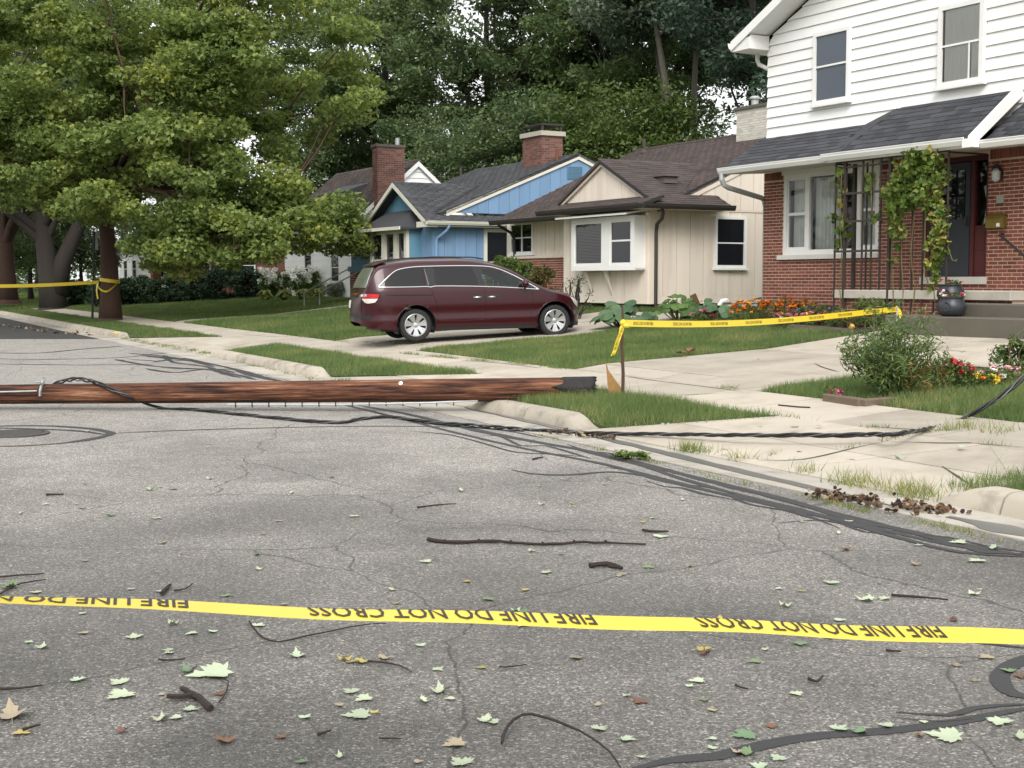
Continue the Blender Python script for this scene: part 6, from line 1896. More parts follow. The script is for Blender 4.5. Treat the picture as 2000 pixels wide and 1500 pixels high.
# wheels
def make_wheel(name_='wheel'):
    R0, w = .335, .21
    prof = [(.235, -.085), (.30, -.10), (.325, -.085), (R0, -.05), (R0, .05), (.325, .085), (.30, .10), (.235, .085)]
    def lathe_y(mb, prof, k):
        vs = [(r * cos(2 * pi * j / k), y, r * sin(2 * pi * j / k)) for r, y in prof for j in range(k)]
        fs = [(i * k + j, i * k + (j + 1) % k, (i + 1) * k + (j + 1) % k, (i + 1) * k + j) for i in range(len(prof) - 1) for j in range(k)]
        return mb.add(vs, fs)
    tm = lathe_y(MB(), prof, 40).mesh('tyre', M_TYRE, True)
    rm = lathe_y(MB(), [(.20, .05), (.232, .03), (.236, -.085), (.224, -.094), (.214, -.084), (.205, -.05), (.20, .05)], 40)
    k = 14
    for s_ in range(7):
        for d_ in (-.17, .17):
            a = 2 * pi * s_ / 7 + d_ * .95 + .22
            da = .062
            V = []
            for r, hw, y in ((.045, .020, -.062), (.12, .020, -.075), (.215, .034, -.088)):
                t = hw
                V += [(r * cos(a) - t * sin(a), y, r * sin(a) + t * cos(a)), (r * cos(a) + t * sin(a), y, r * sin(a) - t * cos(a)), (r * cos(a) + t * sin(a), y + .03, r * sin(a) - t * cos(a)), (r * cos(a) - t * sin(a), y + .03, r * sin(a) + t * cos(a))]
            F = []
            for q in (0, 4):
                for i in range(4): F.append((q + i, q + (i + 1) % 4, q + 4 + (i + 1) % 4, q + 4 + i))
            rm.add(V, F + [(0, 1, 2, 3), (8, 9, 10, 11)])
    lathe_y(rm, [(.001, -.085), (.045, -.080), (.055, -.06), (.055, -.03)], 16)
    rmm = rm.mesh('rim', M_ALLOY, False)
    dm = lathe_y(MB(), [(.001, -.03), (.20, -.03), (.205, .04)], 24).mesh('brake_disc', M_BLACKP, True)
    return tm, rmm, dm
tm, rmm, dm = make_wheel()
for wx in WX:
    for s_ in (-1, 1):
        w = bpy.data.objects.new('wheel', tm); COL.objects.link(w); w.parent = van; w.location = (wx, s_ * .845, .335)
        if s_ > 0: w.rotation_euler = (0, 0, pi)
        for nm, me in (('rim', rmm), ('brake_disc', dm)):
            c = bpy.data.objects.new(nm, me); COL.objects.link(c); c.parent = w
# ================================================================== FALLEN UTILITY POLE, CABLES, TAPE
def pole_mat():
    m = bpy.data.materials.new('pole_wood'); m.use_nodes = True
    nt = m.node_tree; L = nt.links.new; b = nt.nodes['Principled BSDF']
    tc = _n(nt, 'ShaderNodeTexCoord')
    def noise(sx, sc, det):
        mp = _n(nt, 'ShaderNodeMapping'); mp.inputs['Scale'].default_value = (sx, 1, 1); L(tc.outputs['Object'], mp.inputs[0])
        n = _n(nt, 'ShaderNodeTexNoise'); n.inputs['Scale'].default_value = sc; n.inputs['Detail'].default_value = det; n.inputs['Roughness'].default_value = .65; L(mp.outputs[0], n.inputs['Vector']); return n.outputs[0]
    g = noise(.035, 42, 5); w = noise(.16, 5, 4); f = noise(.06, 130, 2)
    m1 = _n(nt, 'ShaderNodeMath', operation='MULTIPLY_ADD'); L(w, m1.inputs[0]); m1.inputs[1].default_value = .75; m1.inputs[2].default_value = -.375
    m2 = _n(nt, 'ShaderNodeMath', operation='ADD'); L(g, m2.inputs[0]); L(m1.outputs[0], m2.inputs[1])
    m3 = _n(nt, 'ShaderNodeMath', operation='MULTIPLY_ADD'); L(f, m3.inputs[0]); m3.inputs[1].default_value = .22; m3.inputs[2].default_value = -.11
    m4 = _n(nt, 'ShaderNodeMath', operation='ADD'); L(m2.outputs[0], m4.inputs[0]); L(m3.outputs[0], m4.inputs[1])
    rp = _n(nt, 'ShaderNodeValToRGB'); e = rp.color_ramp.elements
    e[0].position = .33; e[0].color = (.014, .009, .008, 1); e[1].position = .72; e[1].color = (.30, .165, .10, 1)
    for p, c in ((.42, (.055, .024, .016, 1)), (.52, (.115, .047, .026, 1)), (.62, (.165, .072, .040, 1))):
        q = e.new(p); q.color = c
    L(m4.outputs[0], rp.inputs[0]); L(rp.outputs[0], b.inputs['Base Color'])
    b.inputs['Roughness'].default_value = .85; b.inputs['Specular IOR Level'].default_value = .25
    bp = _n(nt, 'ShaderNodeBump'); bp.inputs['Strength'].default_value = 1; bp.inputs['Distance'].default_value = .012; L(m4.outputs[0], bp.inputs['Height']); L(bp.outputs[0], b.inputs['Normal'])
    return m
M_POLE = pole_mat()
M_CHAR = mat('creosote_black', (.018, .017, .017), rough=.75, var=.35, vscale=10, fine=.2, fscale=60, bump=.8, bscale=40)
M_RAWWOOD = mat('split_wood', (.30, .17, .065), rough=.85, var=.25, vscale=14, fine=.2, fscale=60, bump=.4, bscale=50)
M_STEEL = mat('galvanised_steel', (.34, .36, .36), rough=.45, metal=.6, var=.2, vscale=8)
butt = np.array([1.05, 17.20, .298]); tipd = np.array([-6.56, 17.62, .195]) - butt
ux = tipd / np.linalg.norm(tipd)                  # from the butt towards the top
PL = 12.4
pole = thing('utility_pole', 'fallen brown wooden utility pole lying across the road and kerb, its butt charred black', 'utility pole', butt, atan2(ux[1], ux[0]))
pole.rotation_euler = (0, -math.asin(ux[2]), atan2(ux[1], ux[0]))
def pole_body(x0, x1, m, name, ragged0=False, seed=1, extra=0.0):
    r = np.random.default_rng(seed); k = 48; n = max(6, int((x1 - x0) / .09))
    vs, fs = [], []
    ph = r.uniform(0, 6, 8)
    for i in range(n + 1):
        x = x0 + (x1 - x0) * i / n
        R0 = .150 - .0035 * x + extra
        for j in range(k):
            a = 2 * pi * j / k
            g = .0022 * sin(9 * a + ph[0] + .5 * sin(x * 1.7)) + .0016 * sin(17 * a + ph[1] + .9 * sin(x * 1.1 + 2)) + .003 * sin(x * 2.3 + ph[2]) * cos(a + ph[3])
            xx = x
            if ragged0 and i == 0: xx += .022 * sin(5 * a + 1) + .012 * sin(13 * a) + r.uniform(-.012, .012)
            if ragged0 and i == n: xx += .06 * sin(7 * a) + .05 * sin(3 * a + 1) + r.uniform(-.03, .03)
            vs.append((xx, (R0 + g) * cos(a), (R0 + g) * sin(a)))
    for i in range(n):
        for j in range(k):
            jj = (j + 1) % k
            fs.append((i * k + j, i * k + jj, i * k + k + jj, i * k + k + j))
    c = len(vs); vs.append((x0 + .06, 0, .02)); vs.append((x1, 0, 0))
    for j in range(k):
        jj = (j + 1) % k
        fs.append((c, jj, j)); fs.append((c + 1, n * k + j, n * k + jj))
    o = MB().add(vs, fs).build(name, m, pole, smooth=True)
    return o
pole_body(.10, PL, M_POLE, 'shaft', seed=3)
pole_body(0, .42, M_CHAR, 'charred_butt', ragged0=True, seed=4, extra=.006)
# long drying checks in the wood
mb = MB(); r_ = np.random.default_rng(8)
for k in range(60):
    x = r_.uniform(.6, 7.6); ln = r_.uniform(.35, 1.5); a = radians(r_.uniform(185, 320)); w = r_.uniform(.004, .011)
    R0 = .1515 - .0035 * x
    pts = [(x + ln * t, a + .012 * sin(9 * t + k)) for t in (0, .33, .66, 1)]
    V = []
    for i, (xx, aa) in enumerate(pts):
        ww = w * (0.2, 1, 1, .2)[i] / R0
        for s_ in (-1, 1): V.append((xx, (R0 - .0035 * (xx - x) + .002) * cos(aa + s_ * ww), (R0 - .0035 * (xx - x) + .002) * sin(aa + s_ * ww)))
    mb.add(V, [(0, 1, 3, 2), (2, 3, 5, 4), (4, 5, 7, 6)])
mb.build('wood_check', M_CHAR, pole)
mb = MB()       # broken fibres at the butt
for k in range(40):
    a = r_.uniform(0, 2 * pi); R0 = .13 * sqrt(r_.uniform(.4, 1))
    mb.tube([(.08, R0 * cos(a), R0 * sin(a)), (r_.uniform(-.03, .03), R0 * cos(a) * 1.02, R0 * sin(a) * 1.02)], [.012, .003], 4)
mb.build('splinters', M_CHAR, pole)
tx = (road_pt(779, 751, .36) - butt) @ ux
def on_pole(u, v):
    d = ray(u, v); Y = butt[1] + ux[1] * 3
    P = EYE + d * ((butt[1] - .14) / d[1]); q = P - butt
    return q @ ux, q[2] - (q @ ux) * ux[2]
tx, tzz = on_pole(779, 751)
# the pole's own y points away from the viewer on this side, so the near face is at +y
YN = 1 if np.dot(np.array([-sin(pole.rotation_euler[2]), cos(pole.rotation_euler[2]), 0]), [0, -1, 0]) > 0 else -1
R0 = .150 - .0035 * tx
aa = math.asin(max(-1, min(1, tzz / R0)))
MB().tube([(tx, YN * (R0 - .004) * cos(aa), R0 * sin(aa)), (tx, YN * (R0 + .008) * cos(aa), (R0 + .008) * sin(aa))], .026, 14).build('number_tag', M_TAG, pole)
# bolted clamp with strap near the left border
bx, bz = on_pole(52, 757)
R0 = .150 - .0035 * bx
mb = MB().tube([(bx, YN * R0 * .3, R0 * 1.02), (bx, YN * R0 * .62, R0 * .86), (bx, YN * R0 * .98, R0 * .35), (bx, YN * R0 * 1.03, -.02)], .018, 6)
mb.tube([(bx, YN * .05, R0), (bx - .03, YN * .05, R0 + .10)], .014, 6).tube([(bx - .05, YN * .06, R0 + .06), (bx + .07, YN * .07, R0 + .03)], .012, 6)
mb.lathe([(.03, -.02), (.035, 0), (.03, .03)], 8, (bx - .02, YN * .09, R0 + .03))
mb.build('clamp', M_STEEL, pole)
MB().tube([(bx + .03, YN * (R0 + .02), .05), (bx + .4, YN * (R0 + .03), .045), (bx + 1.2, YN * (R0 + .03), .03)], .011, 6).build('ground_wire', M_STEEL, pole)
x0, _ = on_pole(900, 782); x1, _ = on_pole(430, 790)
MB().tube([(x0 - .2, YN * .06, -.128), (x0 + .4, YN * .08, -.150), ((x0 + x1) / 2, YN * .06, -.165), (x1, YN * .06, -.150)], .013, 8).build('conduit', mat('conduit_white', (.45, .46, .46), rough=.4), pole)
mb = MB()
for k in range(14):
    x = x1 + (x0 - x1) * (k + .5) / 14
    mb.box(x - .006, x + .006, YN * .06 - .02, YN * .06 + .02, -.19, -.13)
mb.build('staples', M_DARKTRIM, pole)
MB().lathe([(.10, -.02), (.12, 0), (.02, .03)], 14, (0, 0, 0)).build('top_cap', M_STEEL, pole, loc=(PL, 0, 0)).rotation_euler = (0, pi / 2, 0)

# --- splinter of wood and stake beside the butt
P = ground_pt(1212, 776)
spl = MB().add([(-.10, 0, -.05), (.10, -.02, -.05), (.06, .03, .10), (-.07, .01, .36), (-.11, 0, .22), (-.085, 0, .50), (-.12, .0, .12), (-.10, .05, -.05), (.10, .05, -.05), (-.07, .03, .34)],
               [(0, 1, 2), (0, 2, 6), (6, 2, 4), (4, 2, 3), (4, 3, 5), (7, 6, 4), (7, 4, 9), (7, 9, 2), (7, 2, 8), (1, 8, 2), (9, 3, 2), (9, 5, 3), (9, 4, 5)]).build('wood_splinter', M_RAWWOOD, None, loc=tuple(P + np.array([-.02, .05, 0])))
spl.rotation_euler = (0, -.18, .2)
tag(spl, 'yellow brown splinter of pole wood stuck upright in the verge beside the stake', 'splinter')
stake = thing('stake', 'thin brown stick driven into the verge holding the yellow tape', 'stake', ground_pt(1216, 776))
mb = MB(); mb.tube([(0, 0, -.1), (.005, 0, .3), (-.012, 0, .65), (-.004, 0, 1.0), (-.014, 0, 1.16)], [.022, .021, .019, .016, .011], 8)
mb.tube([(0, 0, .42), (-.05, .01, .45)], [.008, .004], 5)
mb.build('stick', mat('stick_bark', (.075, .045, .030), rough=.9, var=.35, vscale=14, stretch=(1, 1, .3)), stake)

# --- twisted service cable
M_CABLE = mat('cable_black', (.014, .014, .015), rough=.45, var=.2)
M_NEUT = mat('cable_bare', (.12, .12, .125), rough=.4, metal=.5)
cp = [far_pt(60, 752, 18.6), far_pt(118, 748, 18.1)]
cp[0][2] = .03; cp[1][2] = .32
pa = butt + ux * ((far_pt(178, 748, 17.6) - butt) @ ux); pa[2] += .165; cp.append(pa)
pb = far_pt(240, 770, 17.36); cp.append(pb)
for u, v in [(310, 796), (380, 800), (460, 808), (560, 818), (630, 824), (672, 824), (705, 818), (760, 814), (850, 826), (940, 833), (1000, 838)]:
    cp.append(road_pt(u, v, .022))
for u, v, z in [(1090, 843, .02), (1170, 846, .03), (1300, 848, .09), (1450, 850, .17), (1600, 850, .23), (1700, 849, .26), (1760, 846, .30)]:
    cp.append(road_pt(u, v, z))
for u, v, Y in [(1850, 828, 13.35), (1920, 796, 13.35), (1990, 745, 13.4), (2120, 620, 13.8), (2400, 330, 15.0)]:
    cp.append(far_pt(u, v, Y))
Q = smooth_path(cp, .04)
cab = thing('service_cable', 'black twisted overhead cable draped over the pole and along the road to the right', 'cable', tuple(Q[0]))
for k, (m_, rr, nm) in enumerate([(M_CABLE, .0125, 'insulated_strand'), (M_CABLE, .0125, 'insulated_strand'), (M_NEUT, .008, 'neutral_strand')]):
    T_ = np.gradient(Q, axis=0); T_ /= np.linalg.norm(T_, axis=1)[:, None]
    A_ = np.cross(T_, [0, 0, 1.]); A_ /= np.linalg.norm(A_, axis=1)[:, None] + 1e-9
    B_ = np.cross(A_, T_)
    L_len = np.concatenate([[0], np.cumsum(np.linalg.norm(np.diff(Q, axis=0), axis=1))])
    open_ = .013 + .014 * np.clip(np.sin(L_len * 1.3) * np.sin(L_len * .37 + 1), 0, 1)
    an = L_len * 2 * pi / .62 + k * 2 * pi / 3
    Pk = Q + A_ * (open_ * np.cos(an))[:, None] + B_ * (open_ * .8 * np.sin(an))[:, None] - Q[0]
    Pk[:, 2] = np.maximum(Pk[:, 2], rr + .006 - Q[0][2] * (1 if False else 1) if False else Pk[:, 2])
    MB().tube(list(Pk[::1]), rr, 6).build(nm, m_, cab, smooth=True)

# --- yellow tape
M_TAPE = mat('tape_yellow', (.66, .49, .025), rough=.3, var=.14, vscale=6, fine=.01, spec=.5)
M_INK = mat('tape_ink', (.02, .018, .012), rough=.5)
def text_polys(s, h=1.0, squeeze=.72, bold=.018):
    cu = bpy.data.curves.new('lettering', 'FONT'); cu.body = s; cu.size = h / .70; cu.offset = bold; cu.fill_mode = 'FRONT'; cu.resolution_u = 2
    ob = bpy.data.objects.new('lettering', cu); COL.objects.link(ob)
    dg = bpy.context.evaluated_depsgraph_get()
    me = ob.evaluated_get(dg).to_mesh()
    V = np.array([v.co[:] for v in me.vertices]); F = [tuple(p.vertices) for p in me.polygons]
    ob.evaluated_get(dg).to_mesh_clear()
    bpy.data.objects.remove(ob, do_unlink=True)
    V[:, 0] -= V[:, 0].min(); V[:, 0] *= squeeze
    return V, F
TXT = text_polys('FIRE LINE DO NOT CROSS')
def strip(parent, path, nrm, width=.076, phase=0.0, period=.87, tlen=.62, th=.046, flip=False, upside=True, name='tape_strip', curl=0.0, txt=True, shift=0.0):
    """ribbon along path; nrm(t) = unit vector across the ribbon; lettering follows it"""
    Q = np.asarray(path, float); n = len(Q)
    L_ = np.concatenate([[0], np.cumsum(np.linalg.norm(np.diff(Q, axis=0), axis=1))])
    A = np.array([nrm(x / L_[-1]) for x in L_])
    T_ = np.gradient(Q, axis=0); T_ /= np.linalg.norm(T_, axis=1)[:, None]
    U = np.cross(T_, A); U /= np.linalg.norm(U, axis=1)[:, None]
    K = 5
    def pt(l, w, off=0.0):
        w = np.clip(w, -width / 2, width / 2)
        l = np.clip(l, 0, L_[-1]); i = np.clip(np.searchsorted(L_, l) - 1, 0, n - 2); t = (l - L_[i]) / (L_[i + 1] - L_[i] + 1e-9)
        t = np.asarray(t)[..., None]
        q = Q[i] * (1 - t) + Q[i + 1] * t; a = A[i] * (1 - t) + A[i + 1] * t; u = U[i] * (1 - t) + U[i + 1] * t
        w = np.asarray(w)[..., None]
        return q + a * w + u * (off + curl * np.maximum(w / (width / 2), 0) ** 2)
    V = []
    for i in range(n):
        for j in range(K):
            V.append(pt(L_[i], (j / (K - 1) - .5) * width))
    F = [(i * K + j, i * K + j + 1, i * K + K + j + 1, i * K + K + j) for i in range(n - 1) for j in range(K - 1)]
    MB().add(V, F).build(name, M_TAPE, parent, smooth=True)
    if not txt: return
    tv, tf = TXT
    W_ = tv[:, 0].max()
    for k in range(-1, int(L_[-1] / period) + 2):
        l0 = phase + k * period
        if l0 + tlen < .01 or l0 > L_[-1] - .01: continue
        x = tv[:, 0] / W_ * tlen; y = (tv[:, 1] - .5) * th - shift
        if upside: l, w = l0 + tlen - x, -y
        else: l, w = l0 + x, y
        if flip: w = -w
        if (l < 0).any() or (l > L_[-1]).any():
            ok = [f for f in tf if all(0 <= l[q] <= L_[-1] for q in f)]
        else: ok = tf
        for sgn in (1, -1):
            P = pt(l, w, .0015 * sgn)
            if ok: MB().add(P, ok).build('lettering', M_INK, parent)
# foreground tape: runs right across the view, nearly flat, turning towards us on the right
pA, pB = np.array([-.924, 2.46, 1.081]), np.array([1.40, 3.73, .684])
pA = far_pt(0, 1167, 2.58); pB = far_pt(2000, 1241, 3.18)
dv = pB - pA
pm = far_pt(1000, 1209, 2.85)
def tp(t):
    q = pA + dv * t
    b = pm - (pA + dv * ((pm[0] - pA[0]) / dv[0]))
    k = max(0, 1 - ((t - .47) / .9) ** 2)
    return q + b * k + np.array([0, 0, .004 * sin(17 * t) * sin(6.3 * t)])
path_f = [tp(t) for t in np.linspace(-1.1, 2.0, 160)]
ft = thing('barrier_tape', 'yellow fire line tape stretched across the foreground, lettering upside down', 'tape', tuple(path_f[0]))
path_l = [p - path_f[0] for p in path_f]
hd = np.array([-dv[1], dv[0], 0]); hd /= np.linalg.norm(hd)      # across the tape, away from the viewer
def tilt(t):
    s_ = -1.1 + 3.1 * t
    a = radians(1.6 * sin(23 * t) * sin(9.1 * t + 1) + 1.2 * sin(51 * t) + np.interp(s_, [-1.1, 0, .45, .8, 1.0, 2.0], [-4, 0, 9, 14, 17, 22]))
    return hd * cos(a) + np.array([0, 0, sin(a)])
Lp = np.concatenate([[0], np.cumsum(np.linalg.norm(np.diff(np.array(path_f), axis=0), axis=1))])
i1 = np.argmin([abs((p[0] / p[1]) * FPX + 1000 - 1375) for p in path_f])
strip(ft, path_l, tilt, phase=Lp[i1] % .86, period=.86, upside=True, curl=0.0, width=.070, th=.062, shift=.015)

# tape from the stake towards the flower bed
sa = ground_pt(1216, 776); sa = sa + np.array([0, -.02, 0]); sa[2] += .93
sb = far_pt(1752, 604, 22.0)
pp = [sa + (sb - sa) * t + np.array([0, 0, -.11 * sin(pi * t) * (1 - .55 * t)]) for t in np.linspace(0, 1, 40)]
s_t = thing('barrier_tape', 'yellow tape running from the stick to the flower bed by the trellis', 'tape', tuple(sa))
strip(s_t, [p - sa for p in pp], lambda t: np.array([0, .25, .97]) * (1 if t > .1 else 1), phase=.2, tlen=.40, period=.82, th=.040, width=.086)
kn = MB(); kn.blob((0, 0, 0), (.045, .04, .05), 8).blob((.04, -.02, -.03), (.05, .02, .03), 8); kn.build('knot', M_TAPE, s_t)
tail = [np.array([-.01, -.02, -.03]), np.array([-.03, -.03, -.12]), np.array([-.07, -.04, -.22]), np.array([-.10, -.03, -.33]), np.array([-.13, -.03, -.40])]
strip(s_t, smooth_path(tail, .03), lambda t: np.array([.85, -.2 + .5 * sin(6 * t), .35]) / np.linalg.norm([.85, -.2 + .5 * sin(6 * t), .35]), phase=.02, tlen=.30, period=.34, width=.066, th=.04, name='tape_tail')
tail = [sb - sa, sb - sa + [.05, .02, -.05], sb - sa + [.07, .0, -.13]]
strip(s_t, smooth_path(tail, .04), lambda t: np.array([.5, .3, .81]), width=.08, txt=False, name='tape_tail')
st2 = thing('garden_stake', 'grey garden stake behind the tomato plant where the tape ends', 'stake', (sb[0], sb[1], terr(sn(sb)[1])))
MB().tube([(0, 0, -.1), (0, 0, sb[2] - terr(sn(sb)[1]) + .06)], .014, 6).build('rod', M_GREYTRIM, st2)

# tape tied round the maple trunk, running off to the left border
mc_ = MAP + np.array([0, 0, 0])
zt_ = far_pt(222, 551, 51 - .3)[2] - MAP[2]
ta = np.array([-.05, -.44, zt_ - .05]); tb = far_pt(-160, 555, 47.0) - MAP
t3 = thing('barrier_tape', 'yellow tape tied round the maple trunk and running off to the left', 'tape', tuple(MAP))
pp = [np.array([-.34, -.22, zt_]) + (tb - np.array([-.34, -.22, zt_])) * t + np.array([0, 0, -.10 * sin(pi * t)]) for t in np.linspace(0, 1, 30)]
strip(t3, pp, lambda t: np.array([0, 0, 1.0]), width=.12, txt=False)
ring = [np.array([.36 * cos(a), .36 * sin(a), zt_ + .06 - .05 * cos(a)]) for a in np.linspace(0, 2 * pi, 33)]
strip(t3, ring, lambda t: np.array([0, 0, 1.0]), width=.13, txt=False, name='tape_loop')
loop = [np.array([-.34, -.25, zt_]), np.array([-.28, -.40, zt_ - .22]), np.array([0, -.48, zt_ - .34]), np.array([.24, -.40, zt_ - .18]), np.array([.36, -.12, zt_ + .03])]
strip(t3, smooth_path(loop, .06), lambda t: np.array([.2, -.2, .96]), width=.07, txt=False, name='tape_loop')
tl = [np.array([-.36, -.3, zt_ - .05]), np.array([-.38, -.36, zt_ - .3]), np.array([-.34, -.38, zt_ - .6])]
strip(t3, smooth_path(tl, .06), lambda t: np.array([1.0, .1, .1]), width=.05, txt=False, name='tape_tail')

# --- sign post at the kerb, seen edge on
P = ground_pt(180, 625)
sp = thing('sign_post', 'leaning dark steel sign post left of the maple, its plate seen edge on', 'sign post', P)
mb = MB()
mb.tube([(0, 0, -.1), (.10, 0, 1.9), (.15, 0, 3.35)], .045, 6)
mb.build('post', mat('post_steel', (.05, .055, .05), rough=.6, metal=.3), sp)
MB().box(.10, .14, .02, .50, 2.65, 3.35).build('sign_plate', M_STEEL, sp)
# small black letter box far behind
P = ground_pt(52, 562)
ub = MB().tube([(0, 0, 0), (0, 0, 1.0)], .05, 6).box(-.18, .18, -.3, .3, 1.0, 1.35).build('post_box', M_DARKTRIM, None, loc=tuple(P)); tag(ub, 'small dark post box far down the street', 'post box')
# ================================================================== TRELLIS, VINE, POTS, BEDS
TY = -1.0
M_TREL = mat('trellis_iron', (.040, .030, .024), rough=.7, var=.35, vscale=9)
TB = R.F.wor(3.25, TY, 0); TB[2] = .93
tr = thing('trellis', 'rusty brown iron porch trellis standing before the big front window', 'trellis', TB, HROT)
def tl(x, y, z): return (x - 3.25, y - TY, z - .93)
TTOP = 3.82
xs = [R.F.onY(u, 450, TY)[0] for u in (1631, 1650, 1684, 1702, 1719, 1737, 1761, 1782, 1803, 1826, 1850)]
for i, x in enumerate(xs):
    thick = .024 if i in (1, 5) else .013
    zb_ = 1.5 if i == 10 else .93 - .05
    MB().box(*sum(zip(tl(x - thick, TY - thick, zb_), tl(x + thick, TY + thick, TTOP)), ())).build('bar', M_TREL, tr)
for u in (1668, 1692):
    x = R.F.onY(u, 450, TY + .35)[0]
    t_ = .03 if u == 1668 else .013
    MB().box(*sum(zip(tl(x - t_, TY + .35 - t_, .9), tl(x + t_, TY + .35 + t_, TTOP)), ())).build('bar', M_TREL, tr)
for z in (R.F.onY(1690, 376, TY)[2], R.F.onY(1690, 431, TY)[2], R.F.onY(1690, 490, TY)[2]):
    x0, x1 = (xs[1], xs[5]) if z > 2.4 else (xs[0], xs[4])
    MB().box(*sum(zip(tl(x0, TY - .032, z - .02), tl(x1, TY - .014, z + .02)), ())).build('cross_bar', M_TREL, tr)
MB().box(*sum(zip(tl(xs[0], TY - .02, TTOP), tl(xs[-1], TY + .02, TTOP + .03)), ())).build('top_bar', M_TREL, tr)
MB().box(*sum(zip(tl(xs[0], TY - .014, TTOP - .10), tl(xs[5], TY + .010, TTOP - .07)), ())).build('cross_bar', M_TREL, tr)
MB().box(*sum(zip(tl(xs[0] - .01, TY + .022, TTOP - .02), tl(xs[0] + .01, TY + .36, TTOP + .01)), ())).build('side_bar', M_TREL, tr)
MB().box(*sum(zip(tl(xs[-1] - .01, TY + .022, TTOP - .02), tl(xs[-1] + .01, TY + .9, TTOP + .01)), ())).build('side_bar', M_TREL, tr)

F_VINE = leaf_mat('vine_foliage', (.075, .135, .028), (.19, .25, .055), trans=.32, patch=2.0, c3=(.42, .36, .10), hue=.02)
M_STEM = mat('vine_stem', (.13, .115, .05), rough=.9, var=.3, vscale=12)
vb = R.F.wor(5.2, TY, 0); vb[2] = .93
vine = thing('climbing_vine', 'yellowing green vine hanging over the top of the iron trellis', 'vine', vb, HROT)
def vl(u, v, y=TY):
    q = R.F.onY(u, v, y); return np.array([q[0] - 5.2, q[1] - TY, q[2] - .93])
r_ = np.random.default_rng(77)
C, Rr = [], []
def cl(u, v, r, y=TY - .06): C.append(vl(u, v, y)); Rr.append(r)
for u, v in [(1745, 372), (1752, 355), (1760, 338), (1770, 320), (1778, 308), (1790, 302), (1802, 306), (1815, 312), (1828, 322), (1836, 335), (1762, 362), (1775, 345), (1785, 330), (1798, 325), (1810, 335), (1790, 350), (1778, 368), (1765, 385), (1750, 392), (1795, 372), (1805, 358), (1815, 350), (1738, 380), (1742, 410), (1748, 430), (1758, 405), (1752, 448), (1785, 390), (1770, 398), (1800, 385), (1822, 345)]:
    cl(u, v, r_.uniform(.15, .24), TY - r_.uniform(-.10, .2))
for u, v in [(1838, 352), (1832, 375), (1828, 395), (1840, 410), (1826, 425), (1836, 445), (1830, 462), (1822, 480), (1836, 492), (1828, 508), (1820, 520), (1842, 470), (1818, 400)]:
    cl(u, v, r_.uniform(.10, .17), TY - .05)
P = clump_points(np.array(C), np.array(Rr), 44, r_, 1.0)
leaves('foliage', P, .095, F_VINE, vine, r_, 'star', up=.25, spread=.9)
C2 = [vl(*q) for q in ((1640, 335), (1634, 355), (1645, 372), (1638, 395), (1630, 425), (1645, 430), (1652, 440), (1640, 450), (1622, 430), (1700, 340), (1702, 355), (1698, 370), (1712, 428), (1655, 462), (1638, 478), (1748, 460), (1752, 480), (1745, 510), (1826, 545), (1822, 560))]
P = clump_points(np.array(C2), np.full(len(C2), .09), 9, r_, 1.0)
tag(leaves('side_shoots', P, .11, F_VINE, vine, r_, 'round', up=.25), kind='stuff')
mb = MB()
for pts in ([(1640, 640), (1638, 560), (1645, 500), (1640, 430), (1645, 340)], [(1740, 640), (1745, 560), (1742, 470), (1750, 400)], [(1762, 640), (1764, 560), (1762, 500), (1766, 420), (1775, 350)], [(1782, 645), (1786, 560), (1780, 500), (1784, 420), (1786, 360)], [(1826, 590), (1822, 540), (1826, 470), (1836, 400), (1830, 330)],
            [(1815, 560), (1805, 500), (1806, 400)], [(1850, 480), (1858, 508), (1870, 510), (1868, 506)], [(1702, 420), (1700, 350)]):
    q = [vl(u + r_.uniform(-2, 2), v, TY - .03) for u, v in pts]
    mb.tube(wob(q[0], q[1], 3, .03, r_)[:-1] + list(smooth_path(q[1:], .15)), .009, 5, cap=False)
mb.build('stems', M_STEM, vine)

